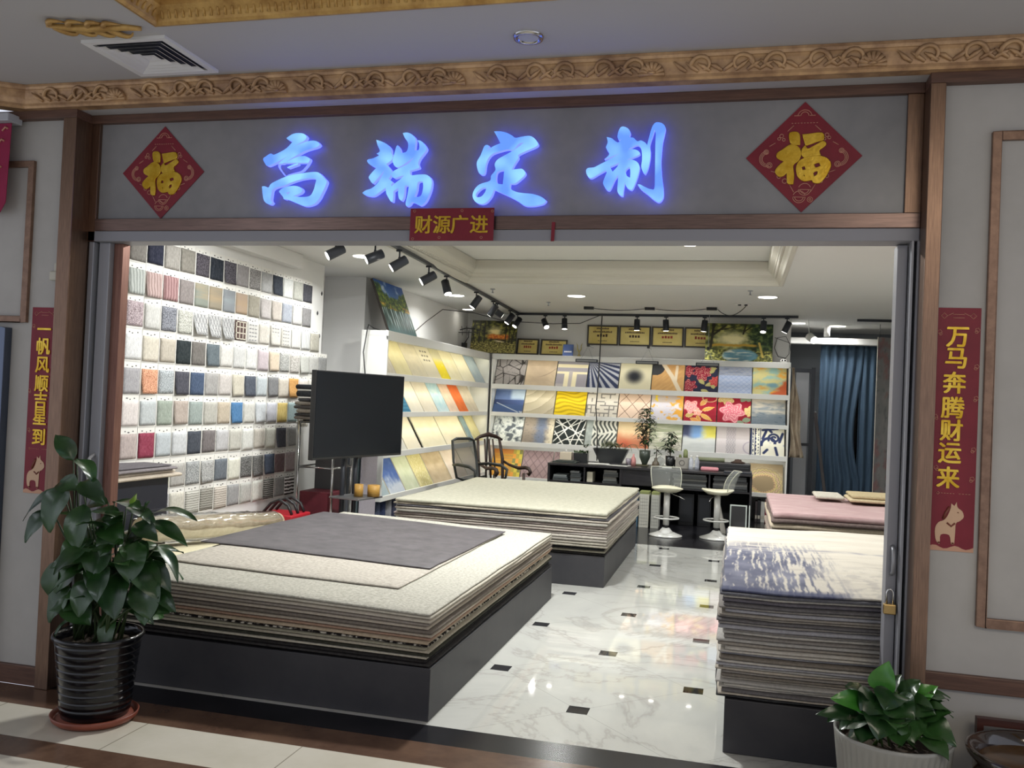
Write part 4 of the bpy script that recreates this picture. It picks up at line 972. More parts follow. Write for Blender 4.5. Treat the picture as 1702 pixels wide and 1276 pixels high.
def b_scroll(u, v):
    navy = (44, 54, 92); c = (224, 220, 200)
    if u < 0.05 or 0.13 < u < 0.15 or 0.28 < u < 0.31: return navy
    if u < 0.28: return navy if abs(math.sin(v * 22 + 7 * nz2(u * 9, v * 9, 3, 2))) * abs(math.cos(u * 40)) > 0.55 else c
    best = 9
    for (cx, cy, r0, turn, w, s0) in ((0.70, 0.62, 0.10, 1.6, 0.035, 1), (0.60, 0.42, 0.34, 0.55, 0.045, 1)):
        r = math.hypot(u - cx, v - cy); a = (math.atan2(v - cy, u - cx) / (2 * math.pi)) % 1.0
        for k in (0, 1):
            rr = r0 * (0.35 + 0.9 * (a + k)); 
            if a + k < turn: best = min(best, abs(r - rr) / w)
    for (a0, b0) in (((0.36, 0.9), (0.8, 0.97)), ((0.36, 0.6), (0.46, 0.86)), ((0.40, 0.1), (0.5, 0.22)), ((0.86, 0.5), (0.95, 0.8)), ((0.8, 0.05), (0.74, 0.3)), ((0.5, 0.98), (0.62, 0.84))): best = min(best, seg_d(u, v, a0, b0) / 0.04)
    return mix(navy, c, sstep(0.8, 1.2, best)) if best < 1.3 else mix(c, (150, 156, 186), sstep(0.22, 0.4, nz2(u * 5, v * 5, 4, 2)))
def b_grid(u, v):
    c = mix((196, 126, 44), (206, 160, 62), 0.5 + nz2(u * 3, v * 16, 3, 2)); c = mix(c, (150, 128, 84), 0.6 * sstep(0.3, 0.8, math.sin(v * 60)) * sstep(0.1, 0.3, u)); 
    if v > 0.84: c = (198, 126, 54)
    if u > 0.68: c = [(206, 186, 70), (128, 128, 72), (220, 150, 60), (176, 158, 66)][(int(u * 9) + int(v * 6)) % 4]
    return c
def b_quilt(u, v):
    a = (u + v * 0.7) * 4; b = (u - v * 0.7) * 4; d = min(abs(a - round(a)), abs(b - round(b))); return mix((112, 92, 94), mix((146, 122, 122), (158, 134, 132), 0.5 + nz2(u * 40, v * 40, 1, 2)), sstep(0.0, 0.12, d) * 0.8 + 0.2)
def b_agate(u, v):
    k = math.hypot((u - 0.42) * 0.85, v - 0.32) + 0.09 * nz2(u * 4, v * 4, 6, 3) + 0.018 * math.sin(26 * math.atan2(v - .32, u - .42)); c = mix((146, 126, 94), (166, 146, 112), sstep(0.2, 0.5, k))
    for r0, cc in ((0.30, (206, 160, 120)), (0.34, (212, 196, 120)), (0.40, (206, 172, 140)), (0.47, (196, 178, 116)), (0.55, (176, 160, 126))): c = mix(c, cc, sstep(0.022, 0.006, abs(k - r0)))
    return c
def b_plain(c1, c2, sx=2, sy=6, seed=1): return lambda u, v: mix(c1, c2, 0.5 + 1.1 * nz2(u * sx, v * sy, seed, 4))
BACK = [
 [(b_leafnet, 'grey rug board with a dark leaf network'), (b_marble, 'beige rug board with a faint marbled line'), (b_tee, 'grey rug board with broad cream T shaped bands'), (b_rays, 'navy rug board with fanning white rays'), (b_blob, 'cream rug board with a blurred black spot'), (b_branch, 'ochre rug board with a cream forked branch'), (b_peony, 'navy rug board covered with crimson peonies'), (b_cross, 'pale blue rug board with criss-cross streaks'), (b_cloud, 'rug board with orange and turquoise clouds')],
 [(b_blue, 'rug board of navy and pale blue patches'), (b_sand, 'sandy rug board with curved swirls'), (b_wave, 'bright yellow rug board with wavy lines'), (b_maze, 'cream rug board with a grey maze pattern'), (b_diamond, 'peach rug board with thin brown diamonds'), (b_lilac, 'lilac rug board with orange blotches'), (b_lily, 'red rug board with a pink flower and golden leaves'), (b_rose, 'red rug board with one large pink rose'), (b_sea, 'grey blue rug board like a misty sea')],
 [(b_coral, 'pale grey rug board with a coral pattern'), (b_mist, 'rug board of misty brown and blue grey'), (b_lines, 'black rug board with thin white crossing lines'), (b_swirl, 'grey rug board with rows of wavy stripes'), (b_ember, 'rug board fading from cream to ember red'), (b_moss, 'mossy grey rug board behind the tall plant'), (b_splash, 'rug board splashed with navy, blue and yellow'), (b_braid, 'lilac grey rug board with a braided band'), (b_scroll, 'white rug board with navy scrolls')],
 [(b_grid, 'orange and yellow gridded rug board behind the wooden chair'), (b_quilt, 'mauve quilted rug board left of the desk'), (b_quilt, 'mauve quilted rug board mostly hidden by the desk'), None, None, None, None, None, (b_agate, 'brown rug board with wavy agate contours')],
]
TILT = math.radians(30)
def shelf_unit(name, label, lo, hi, axis, zrail):
    """white cabinet; axis 'X': front faces -Y between x=lo..hi; axis 'Y': front faces +X between y=lo..hi"""
    def T(a, d, z):  # a along the unit, d depth from the front, z up
        return (a, 8.75 + d, z) if axis == 'X' else (-3.0 - d, a, z)
    def BX(b, a0, d0, z0, a1, d1, z1, m=0):
        p = T(a0, d0, z0); q = T(a1, d1, z1); b.box([min(p[i], q[i]) for i in range(3)], [max(p[i], q[i]) for i in range(3)], m)
    root = thing(name, label, 'shelf', T((lo + hi) / 2, 0.2, 0))
    D = 0.44 if axis == 'X' else 0.315
    b = MB(); BX(b, lo, D - 0.015, 0.0, hi, D, 2.31); b.build('back_panel', M_SHELF, root)
    for s in ((lo, lo + 0.02), (hi - 0.02, hi)):
        b = MB(); BX(b, s[0], 0.0, 0.0 if axis == 'X' else zrail[3][0] , s[1], D - 0.015, 2.25); b.build('side_panel', M_SHELF, root)
    b = MB(); BX(b, lo, 0.02, 2.25, hi, D - 0.015, 2.31); BX(b, lo, 0.0, 2.205 if axis == 'Y' else 2.225, hi, 0.02, 2.31); b.build('top_panel', M_SHELF, root, bevel=0.004)
    for i, (z0, z1) in enumerate(zrail):
        b = MB(); BX(b, lo + 0.02, 0.0, z0, hi - 0.02, 0.022, z1); BX(b, lo + 0.02, 0.022, z1 - 0.034, hi - 0.02, D - 0.015, z1 - 0.018)
        sh = b.build('shelf', M_SHELF, root, bevel=0.003)
    zs = [2.25] + [q[1] - 0.034 for q in zrail[:3]]
    for i, z in enumerate(zs):
        b = MB(); BX(b, lo + 0.05, 0.024, z - 0.009, hi - 0.05, 0.034, z - 0.001); b.build('light_strip', M_LED, root)
    return root
RAILB = [(1.77, 1.845), (1.352, 1.412), (0.895, 0.968), (0.37, 0.43)]
RAILS = [(1.77, 1.845), (1.352, 1.412), (0.90, 0.968), (0.425, 0.482)]
shelf_unit('display_shelf', 'white wall shelf of rug boards along the back wall', -2.97, 1.462, 'X', RAILB)
shelf_unit('display_shelf', 'white side shelf of slanting rug boards on the left', 4.55, 8.74, 'Y', RAILS)
for i, z in enumerate([2.245, 1.765, 1.347, 0.89]):
    area('back_shelf_light', (-0.75, 8.79, z - 0.012), 4.2, 4.0 if i else 3.0, NEUT, (math.radians(32), 0, 0), 'RECTANGLE', 0.02)
    area('side_shelf_light', (-3.04, 6.65, z - 0.012), 0.02, 4.6 if i else 3.8, (1.0, 0.93, 0.66), (0, math.radians(32), 0), 'RECTANGLE', 4.0)
M_BOARDE = mat('board_edge', (214, 208, 194), 0.8)
cw = (1.44 - (-2.93)) / 9
ROWB = ['top', 'second', 'third', 'lowest']
for r, row in enumerate(BACK):
    for c, it in enumerate(row):
        if not it: continue
        f, lab = it; x0 = -2.945 + c * cw + 0.006
        H = 0.468
        o = weave('rug_board', (x0, 8.785, ZB[r] - 0.009 + (0.006 if r == 3 else 0.0)), (cw - 0.014, 0, 0), (0, H * math.sin(TILT), H * math.cos(TILT)), 76, 70, f, 0.012, emat=M_BOARDE)
        tag(o, lab + ', %s row of the back shelf' % ROWB[r] if len(lab.split()) < 10 else lab, 'rug board', 'rug boards on the back shelf')
SIDE = [
 [(4.58, 4.95, (188, 180, 168), (206, 198, 184), 'mottled taupe'), (4.95, 5.49, (206, 196, 150), (214, 206, 166), 'pale straw'), (5.49, 6.05, (190, 182, 160), (206, 196, 170), 'greyish beige'), (6.05, 6.58, (196, 188, 166), (212, 204, 180), 'beige panel printed'), (6.58, 6.98, (206, 190, 80), (226, 204, 30), 'golden yellow'), (6.98, 7.55, (214, 206, 170), (222, 214, 186), 'cream'), (7.55, 8.14, (222, 216, 190), (228, 222, 200), 'ivory'), (8.16, 8.70, (150, 168, 184), (166, 180, 190), 'pale blue grey')],
 [(4.58, 4.98, (150, 190, 200), (90, 140, 170), 'teal'), (4.99, 5.48, (44, 110, 150), (70, 140, 176), 'deep blue striped'), (5.49, 5.95, (214, 208, 194), (222, 216, 206), 'off white'), (5.96, 6.49, (206, 196, 180), (214, 206, 192), 'light taupe'), (6.50, 6.98, (150, 190, 206), (196, 210, 214), 'sky blue'), (6.99, 7.40, (222, 196, 176), (206, 180, 160), 'pale peach'), (7.41, 7.87, (206, 92, 36), (216, 108, 46), 'solid orange'), (7.88, 8.42, (178, 168, 150), (196, 186, 170), 'greige')],
 [(4.58, 5.40, (196, 196, 190), (206, 204, 198), 'pale grey'), (5.42, 5.90, (216, 208, 188), (222, 214, 196), 'vanilla'), (5.99, 6.90, (216, 208, 178), (224, 216, 192), 'wide cream'), (6.92, 7.95, (218, 208, 180), (226, 216, 192), 'broad ivory'), (8.00, 8.24, (104, 130, 140), (140, 160, 164), 'narrow blue grey'), (8.26, 8.71, (206, 198, 146), (190, 180, 136), 'straw yellow')],
 [(4.57, 4.90, (150, 168, 178), (166, 180, 188), 'misty blue'), (4.92, 5.40, (56, 84, 150), (150, 168, 196), 'deep blue to white'), (5.42, 5.90, (176, 186, 156), (196, 200, 180), 'sage'), (5.92, 6.42, (196, 186, 130), (212, 204, 160), 'yellow dotted'), (6.44, 7.20, (176, 156, 126), (196, 178, 150), 'warm brown'), (7.22, 7.95, (206, 190, 178), (216, 204, 194), 'pinkish cream'), (7.97, 8.70, (206, 196, 188), (214, 204, 196), 'pale rose')],
]
for r, row in enumerate(SIDE):
    for c, (y0, y1, c1, c2, nm) in enumerate(row):
        if 'stripe' in nm: f = lambda u, v, a=c1, b=c2: mix(a, b, 0.5 + 0.5 * math.sin(v * 60 + nz2(u * 5, v * 5, 2, 2) * 3))
        elif 'golden' in nm: f = lambda u, v, a=c1, b=c2: mix(mix((196, 190, 160), b, sstep(0.75, 0.4, v)), (236, 224, 120), sstep(0.2, 0.5, nz2(u * 8, v * 14, 3, 3)))
        elif 'to white' in nm: f = lambda u, v, a=c1, b=c2: mix(a, (214, 218, 222), sstep(0.55, 0.1, v + 0.35 * nz2(u * 4, v * 4, 6, 3)) * 0.8 + 0.25 * max(0, nz2(u * 3, v * 10, 2, 3)))
        elif 'printed' in nm: f = lambda u, v, a=c1, b=c2: (120, 116, 108) if 0.55 < v < 0.95 and 0.25 < u < 0.75 and (int(v * 22) % 3 == 0) and int(u * 16) % 3 else mix(a, b, v)
        elif 'dotted' in nm: f = lambda u, v, a=c1, b=c2: mix(a, b, sstep(0.0, 0.2, nz2(u * 16, v * 16, 5, 2)))
        else: f = (lambda u, v, a=c1, b=c2, s=r * 10 + c: mix(a, b, 0.5 + 1.2 * nz2(u * 4, v * 5, s, 4)))
        H = 0.468
        o = weave('rug_board', (-3.035, y0 + 0.006, ZB[r] - 0.009 + (0.055 if r == 3 else 0.0)), (0, y1 - y0 - 0.012, 0), (-H * math.sin(TILT), 0, H * math.cos(TILT)), 30, 36, f, 0.012, emat=M_BOARDE)
        tag(o, '%s rug board, %s from the front, %s side shelf row' % (nm, ORD[c + 1] if c else 'first', ROWB[r]), 'rug board', 'rug boards on the side shelf')
# rolled rug ends standing under the side shelf and books under the back shelf
for k, (y, rr_, c) in enumerate([(4.75, 0.07, (70, 76, 96)), (4.93, 0.065, (52, 60, 88)), (5.10, 0.07, (140, 140, 146)), (5.28, 0.06, (64, 66, 84))]):
    b = MB(); b.cyl((-3.16, y, 0.002), (-3.16, y, 0.40), rr_, rr_ * 0.97, 18); b.cyl((-3.16, y, 0.40), (-3.16, y, 0.401), rr_ * 0.5, rr_ * 0.5, 12)
    tag(b.build('rug_roll', rugmat(c)), '%s rug roll standing under the side shelf, %s from the front' % (['slate', 'dark blue', 'light grey', 'blue black'][k], ['first', 'second', 'third', 'fourth'][k]), 'rug roll', 'rolls under the side shelf')
BK = [((70, 62, 64), 'dark'), ((46, 44, 48), 'black'), ((206, 204, 198), 'white'), ((150, 60, 70), 'red'), ((190, 180, 170), 'cream'), ((112, 40, 52), 'maroon'), ((176, 92, 96), 'rose'), ((60, 58, 66), 'grey black')]
x = 1.045
for k, (c, nm) in enumerate(BK):
    w = 0.03 + 0.012 * (k % 3); b = MB(); b.box((x, 8.80, 0.001), (x + w, 9.02, 0.30 + 0.015 * (k % 2))); b.box((x + 0.004, 8.797, 0.05), (x + w - 0.004, 8.80, 0.10), 1)
    tag(b.build('catalogue', [mat('cover_%s' % nm.replace(' ', '_'), c, 0.5), mat('cover_label', (196, 190, 176), 0.6)], bevel=0.002), '%s catalogue spine in the row under the back shelf, %s from the left' % (nm, ORD[k + 1] if k else 'first'), 'book', 'catalogues under the back shelf'); x += w + 0.004
# ------------------------------------------------------------------ ceiling fixtures
def downlight(x, y, z, r, label, power, on=True):
    t = thing('downlight', label, 'ceiling light', (x, y, z), 'recessed downlights')
    b = MB(); b.lathe([(r, 0.0), (r * 1.18, -0.004), (r * 1.2, -0.001)], (x, y, z), 28); b.build('trim_ring', M_WHITE, t)
    d = MB(); d.lathe([(0.0, -0.003), (r, -0.003)], (x, y, z), 28); d.build('diffuser', M_LAMP, t)
    if power: area('downlight_beam', (x, y, z - 0.012), r * 1.8, power, NEUT, shape='DISK', spread=math.radians(150))
downlight(0.231, 4.225, 3.2, 0.095, 'lit round downlight inside the ceiling tray', 12)
downlight(1.046, 6.51, CEIL, 0.11, 'lit round downlight right of the ceiling tray, before the lake painting', 36)
downlight(-1.312, 6.67, CEIL, 0.11, 'lit round downlight between tray and rear track, over the middle', 32)
downlight(-2.97, 6.80, CEIL, 0.11, 'lit round downlight above the side shelf', 12)
downlight(-2.92, 3.62, CEIL, 0.11, 'lit round downlight near the sample wall, behind a track lamp', 26)
downlight(-3.35, 8.6, CEIL, 0.08, 'small lit downlight in the back left corner', 0)
downlight(1.60, 9.74, CEIL, 0.10, 'lit downlight just past the end of the back wall', 10)
downlight(2.20, 10.1, CEIL, 0.12, 'lit downlight above the blue curtain', 10)

tr = MB()
A = Vector((-2.22, 1.2, 2.95)); B = Vector((-2.62, 8.95, 2.95)); D = Vector((1.53, 8.62, 2.95))
tr.fbox(A + Vector((-0.017, 0, -0.015)), B - A, (0.034, 0, 0), (0, 0, 0.033)); tr.fbox(B + Vector((0, -0.017, -0.015)), D - B, (0, 0.034, 0), (0, 0, 0.033))
tag(tr.build('track_rail', M_BLKMET), 'long black L shaped track rail under the shop ceiling', 'track rail')
tag(MB().box((2.35, 8.9, 2.935), (3.4, 8.94, 2.968)).build('track_rail', M_BLKMET), 'short black track rail at the far right of the ceiling', 'track rail')
def head(p, d, label, power, target=None, lit=False, angle=60, white=False):
    p = Vector(p); d = Vector(d).normalized()
    t = thing('track_spotlight', label, 'spotlight', p, 'track spotlights')
    m = M_WHITE if white else M_BLKMET
    s = MB(); s.box((p.x - 0.03, p.y - 0.012, p.z - 0.046), (p.x + 0.03, p.y + 0.012, p.z - 0.0305)); s.cyl(p + Vector((0, 0, -0.046)), p + Vector((0, 0, -0.10)), 0.008, n=10)
    s.build('stem', m, t)
    c = p + Vector((0, 0, -0.155)); a = c - d * 0.075; e = c + d * 0.085
    b = MB(); b.cyl(a, e, 0.043, 0.046, 20); b.cyl(a - d * 0.008, a, 0.034, 0.043, 20); b.cyl(c, p + Vector((0, 0, -0.095)), 0.012, n=8)
    b.build('lamp_body', m, t, bevel=0.002)
    l = MB(); l.cyl(e, e + d * 0.003, 0.038, n=20); l.build('lens', M_LAMP, t)
    if power: spot('track_beam', e + d * 0.012, target or (e + d * 2), power, angle, 0.7, WARM)
hl = lambda k: '%s black spotlight from the door on the left track' % k
head((-2.31, 3.03, 2.965), (-0.75, -0.35, -0.55), hl('nearest'), 27, (-3.6, 1.5, 1.25), angle=85)
head((-2.36, 3.98, 2.965), (-0.75, -0.35, -0.5), hl('second'), 27, (-3.6, 2.8, 1.25), angle=85)
head((-2.40, 4.68, 2.965), (0.35, -0.25, -0.9), hl('third'), 7, (-1.5, 4.2, 0.6), angle=70)
head((-2.47, 6.08, 2.965), (-0.5, -0.2, -0.8), hl('fourth'), 7, (-3.2, 5.25, 2.6), angle=40)
head((-2.52, 7.07, 2.965), (-0.6, 0.2, -0.8), hl('fifth'), 0, (-3.2, 7.4, 1.6), angle=70)
head((-2.53, 7.32, 2.965), (0.7, 0.5, -0.5), hl('sixth'), 14, (-1.2, 8.7, 1.5), angle=70)
head((-2.58, 8.24, 2.965), (-0.5, -0.2, -0.8), hl('seventh'), 0)
head((-2.61, 8.83, 2.965), (-0.4, -0.4, -0.8), hl('last'), 0)
hr = lambda k: '%s black spotlight from the left on the rear track' % k
head((-2.19, 8.915, 2.965), (0.4, -0.5, -0.7), hr('first'), 5, (-1.2, 5.4, 0.6), angle=60)
head((-1.88, 8.89, 2.965), (0.05, -0.1, -1.0), hr('second'), 10, (-1.8, 8.6, 1.2))
head((-0.76, 8.80, 2.965), (0.0, 0.05, -1.0), hr('third'), 14, (-0.76, 8.72, 1.2), angle=80)
head((-0.33, 8.765, 2.965), (0.05, 0.1, -1.0), hr('fourth'), 14, (-0.1, 8.9, 1.2), angle=80)
head((0.23, 8.72, 2.965), (-0.1, 0.1, -1.0), hr('fifth'), 14, (0.5, 8.9, 1.2), angle=80)
head((1.06, 8.655, 2.965), (-0.05, -0.3, -0.9), hr('sixth'), 16, (1.2, 7.0, 0.3), angle=60)
head((1.38, 8.63, 2.965), (-0.4, 0.1, -0.9), hr('seventh'), 12, (0.9, 8.9, 1.2), angle=80)
head((-2.48, 2.86, CEIL + 0.030), (-0.8, -0.45, -0.45), 'black spotlight left of the track, beside the lit downlight', 14, (-3.6, 0.6, 1.5), angle=85)
head((-2.75, 2.62, CEIL + 0.030), (-0.7, -0.5, -0.5), 'black spotlight half hidden by the door track at the upper left', 0)
# white cylinder spotlights in the tray just behind the sign
for x, d, lab, pw, tg in ((-1.10, (-0.45, -0.75, -0.5), 'left white cylinder spotlight in the ceiling tray, lens glowing', 30, (-1.9, -1.3, 0.0)), (-0.50, (0.05, -0.3, -0.9), 'middle white cylinder spotlight in the ceiling tray', 24, (-0.9, 1.2, 0.5)), (0.10, (0.6, -0.3, -0.7), 'right white cylinder spotlight in the ceiling tray', 20, (1.3, 0.6, 0.7))):
    head((x, 3.05, 3.2 + 0.030), d, lab, pw, tg, white=True, angle=50 if x < -1 else 75)

def small(b, name, m, label, cat, group=None, bevel=0.0): return tag(b.build(name, m, bevel=bevel), label, cat, group)
for (x, y, lab) in ((-2.254, 6.05, 'sprinkler on the ceiling beside the left track'), (-1.83, 7.41, 'sprinkler on the ceiling before the rear track, left'), (0.836, 5.91, 'sprinkler on the ceiling near the right downlight')):
    b = MB(); b.lathe([(0.0, 0.0), (0.03, 0.0), (0.03, -0.008), (0.008, -0.012), (0.008, -0.045), (0.022, -0.05), (0.0, -0.052)], (x, y, CEIL), 14); small(b, 'sprinkler', M_ALU, lab, 'sprinkler', 'ceiling sprinklers')
for (x, y, lab) in ((-1.347, 7.9, 'black transformer box on the ceiling, leftmost of three'), (-0.486, 7.85, 'black transformer box on the ceiling, middle of three'), (0.357, 7.72, 'black transformer box on the ceiling, rightmost of three')):
    b = MB(); b.box((x - 0.07, y - 0.03, CEIL - 0.04), (x + 0.07, y + 0.03, CEIL - 0.001)); small(b, 'transformer_box', M_BLACK, lab, 'power supply', 'ceiling power supplies', 0.004)
def swag(a, b2, sag, n=12):
    a = Vector(a); b2 = Vector(b2); return [a.lerp(b2, i / n) - Vector((0, 0, sag * 4 * (i / n) * (1 - i / n))) for i in range(n + 1)]
c = MB(); c.tube(swag((-1.27, 7.9, 2.945), (-0.563, 7.85, 2.945), 0.02), 0.005, 6); c.tube(swag((-0.409, 7.85, 2.945), (0.280, 7.72, 2.945), 0.02), 0.005, 6); c.tube(swag((0.434, 7.72, 2.945), (0.80, 7.26, 2.942), 0.10), 0.005, 6)
small(c, 'lamp_cable', M_BLACK, 'thin black cable looping between the ceiling power supplies', 'cable')
b = MB(); b.box((0.66, 7.22, CEIL - 0.006), (0.86, 7.36, CEIL - 0.001)); b.box((0.70, 7.26, CEIL - 0.02), (0.74, 7.30, CEIL - 0.006), 1); b.box((0.78, 7.26, CEIL - 0.02), (0.82, 7.30, CEIL - 0.006), 1)
small(b, 'ceiling_socket', [M_WHITE, M_BLACK], 'white ceiling outlet plate at the end of the cable', 'outlet')
c = MB(); c.tube([(-3.30, 6.0, 2.325), (-3.42, 6.48, 2.44), (-3.45, 6.98, 2.62), (-3.42, 7.6, 2.86), (-3.1, 8.1, 2.87), (-2.75, 8.55, 2.80), (-2.0, 8.62, 2.78), (-1.6, 8.68, 2.80), (-1.3, 8.72, 2.935)], 0.006, 6)
small(c, 'power_cable', M_BLACK, 'black cable sagging from the rear track down to the side shelf', 'cable')
c = MB(); c.tube([(-1.277, 8.72, 2.935), (-1.272, 8.66, 2.8), (-1.27, 8.60, 2.3), (-1.266, 8.5, 1.79), (-1.25, 8.3, 1.55), (-1.17, 8.0, 1.23), (-1.15, 7.95, 0.80)], 0.009, 6)
small(c, 'hanging_cable', M_BLACK, 'black cable hanging straight down from the rear track to the desk', 'cable')
c = MB(); c.tube([(-3.15, 4.9, 2.318), (-3.2, 4.62, 2.33), (-3.2, 4.46, 2.36), (-3.2, 4.43, 2.30), (-3.2, 4.40, 2.2), (-3.19, 4.33, 2.05), (-3.10, 4.2, 1.80), (-2.82, 3.6, 1.70)], 0.007, 6)
small(c, 'screen_cable', M_BLACK, 'black cable running from the side shelf down to the screen', 'cable')

# concourse ceiling: square air vent and smoke detector
def vent():
    t = thing('air_vent', 'square white louvred air vent in the concourse ceiling', 'air vent', (-1.965, -1.05, 3.14))
    x0, x1, y0, y1 = -2.18, -1.75, -1.285, -0.86; cx = (x0 + x1) / 2; cy = (y0 + y1) / 2
    def ring(b, k0, k1, za, zb):
        q = []
        for k, z in ((k0, za), (k1, zb)):
            q += [(cx + (x - cx) * k, cy + (y - cy) * k, z) for x, y in ((x0, y0), (x1, y0), (x1, y1), (x0, y1))]
        b.add(q, [(i, (i + 1) % 4, 4 + (i + 1) % 4, 4 + i) for i in range(4)])
    f = MB(); ring(f, 1.0, 0.84, 3.126, 3.128); ring(f, 1.0, 1.0, 3.14, 3.126); ring(f, 0.84, 0.84, 3.128, 3.139); f.build('frame', M_WHITE, t)
    bk = MB(); bk.box((x0 + 0.03, y0 + 0.03, 3.1385), (x1 - 0.03, y1 - 0.03, 3.1395)); bk.build('dark_backing', mat('vent_dark', (70, 72, 80), 0.8), t)
    for i, k in enumerate((0.80, 0.64, 0.48, 0.32)):
        l = MB(); ring(l, k, k - 0.13, 3.122, 3.136); l.build('louvre', M_WHITE, t)
    l = MB(); q = [(cx + (x - cx) * 0.16, cy + (y - cy) * 0.16, 3.128) for x, y in ((x0, y0), (x1, y0), (x1, y1), (x0, y1))]; l.add(q + [(cx, cy, 3.136)], [(0, 1, 4), (1, 2, 4), (2, 3, 4), (3, 0, 4)]); l.build('louvre', M_WHITE, t)
vent()
t = thing('recessed_lamp', 'small round unlit recessed lamp in the concourse ceiling', 'ceiling light', (-0.165, -1.045, 3.14))
b = MB(); b.lathe([(0.045, -0.001), (0.052, -0.012), (0.062, -0.012), (0.066, -0.001)], (-0.165, -1.045, 3.14), 28); b.build('trim_ring', M_STEEL, t)
b = MB(); b.lathe([(0.0, -0.006), (0.044, -0.006)], (-0.165, -1.045, 3.14), 24); b.build('lens', mat('frosted_lens', (190, 192, 200), 0.3), t)

# ------------------------------------------------------------------ paintings, certificates and lamps above the back shelf
M_PAINT = attrmat('oil_paint', 0.5, 0.35, 0.4)
M_FRAMED = mat('dark_picture_edge', (58, 52, 46), 0.5)
def leafy(u, v, s, dark, light, sc=14):
    n = nz2(u * sc, v * sc, s, 4); return mix(dark, light, sstep(-0.28, 0.34, n))
def p_waterfall(u, v):
    c = mix((120, 176, 232), (44, 92, 176), v)
    c = mix(c, (226, 236, 244), sstep(0.02, 0.30, nz2(u * 4, v * 5, 3, 4)) * sstep(0.5, 0.65, v))
    tree = sstep(0.0, 0.06, 0.70 + 0.22 * abs(u - 0.5) * 2 + 0.16 * nz2(u * 7, 2, 6, 3) - v)
    if u < 0.2 + 0.1 * nz2(v * 6, 1, 2, 2): tree = max(tree, 0.9 * sstep(0.98, 0.9, v))
    c = mix(c, leafy(u, v, 4, (28, 60, 28), (150, 170, 40), 16), tree)
    if v < 0.56: c = mix(c, leafy(u, v, 7, (150, 110, 20), (236, 196, 60), 18), sstep(0.1, 0.3, nz2(u * 5, v * 6, 9, 3) + 0.15))
    if v < 0.46 + 0.08 * nz2(u * 9, 0, 3, 2):
        f = nz2(u * 26, v * 2.0, 5, 3); c = mix((26, 74, 66), (208, 232, 234), sstep(-0.05, 0.25, f)); c = mix(c, (40, 110, 110), sstep(0.18, 0.0, v))
    return c
def p_autumn(u, v):
    n1 = nz2(u * 11, v * 11, 3, 4); c = mix((30, 34, 16), (150, 146, 56), sstep(-0.25, 0.38, n1))
    r = math.hypot(u - 0.52, (v - 0.66) * 1.0) + 0.07 * nz2(u * 12, v * 12, 2, 3)
    c = mix((252, 232, 160), c, sstep(0.02, 0.24, r))
    band = sstep(0.11, 0.04, abs(v - 0.50) + 0.05 * nz2(u * 14, v * 6, 4, 2)) * sstep(0.30, 0.16, abs(u - 0.60))
    c = mix(c, leafy(u, v, 8, (200, 84, 20), (244, 160, 48), 22), band)
    c = mix(c, (222, 206, 164), sstep(0.035, 0.012, abs(v - 0.36 + 0.25 * (u - 0.6))) * sstep(0.45, 0.6, u))
    if v < 0.33: c = mix((70, 66, 24), (206, 194, 106), sstep(-0.2, 0.35, nz2(u * 26, v * 40, 6, 3) + 0.25 * (0.3 - v)))
    trunk = min(abs(u - 0.06 - 0.03 * math.sin(v * 7)), abs(u - 0.17 - 0.02 * v), abs(u - 0.29), abs(u - 0.93 + 0.03 * math.sin(v * 5)), abs(u - 0.84), abs(u - 0.76))
    return mix(c, (34, 28, 16), sstep(0.018, 0.008, trunk) * (0.9 if v > 0.3 else 0.0))
def p_lake(u, v):
    n1 = nz2(u * 10, v * 10, 2, 4); c = mix((46, 56, 22), (176, 172, 78), sstep(-0.25, 0.36, n1))
    c = mix((252, 240, 180), c, sstep(0.05, 0.34, math.hypot((u - 0.40) * 0.8, v - 0.58) + 0.10 * nz2(u * 10, v * 10, 5, 3)))
    if u > 0.55: c = mix(c, mix((26, 50, 28), (112, 130, 64), sstep(-0.2, 0.35, nz2(u * 15, v * 12, 9, 4))), sstep(0.60, 0.72, u + 0.16 * nz2(u * 7, v * 10, 4, 3)))
    c = mix(c, (206, 160, 50), sstep(0.045, 0.015, abs(v - 0.42 + 0.05 * nz2(u * 10, 0, 2, 2))) * sstep(0.80, 0.6, abs(u - 0.42) * 2))
    lake = sstep(0.23, 0.16, math.hypot((u - 0.52) * 0.72, (v - 0.15) * 1.1) + 0.02 * nz2(u * 20, v * 20, 3, 2)); c = mix(c, mix((104, 156, 176), (240, 240, 222), sstep(-0.1, 0.3, nz2(u * 6, v * 24, 3, 3) + 0.6 * (0.40 - u))), lake)
    if v < 0.30 and lake < 0.5: c = mix((56, 62, 22), (196, 190, 96), sstep(-0.2, 0.35, nz2(u * 24, v * 24, 11, 3)))
    trunk = min(seg_d(u, v, (0.08, 0.35), (0.12, 1.0)), seg_d(u, v, (0.12, 0.7), (0.30, 0.95)), seg_d(u, v, (0.14, 0.8), (0.42, 0.90)) * 1.4, seg_d(u, v, (0.60, 0.98), (0.56, 0.72)) * 1.4, seg_d(u, v, (0.58, 0.8), (0.68, 0.92)) * 1.6)
    c = mix(c, (44, 38, 22), sstep(0.026, 0.012, trunk)); return mix(c, (214, 186, 84), sstep(0.022, 0.010, seg_d(u, v, (0.80, 0.5), (0.86, 0.12))))
o = weave('landscape_painting', (-3.14, 4.92, 2.335), (0.0, 0.92, 0.0), (-0.235, 0.0, 0.60), 90, 80, p_waterfall, 0.03, None, M_PAINT, emat=M_FRAMED); tag(o, 'waterfall landscape painting leaning on top of the side shelf', 'painting')
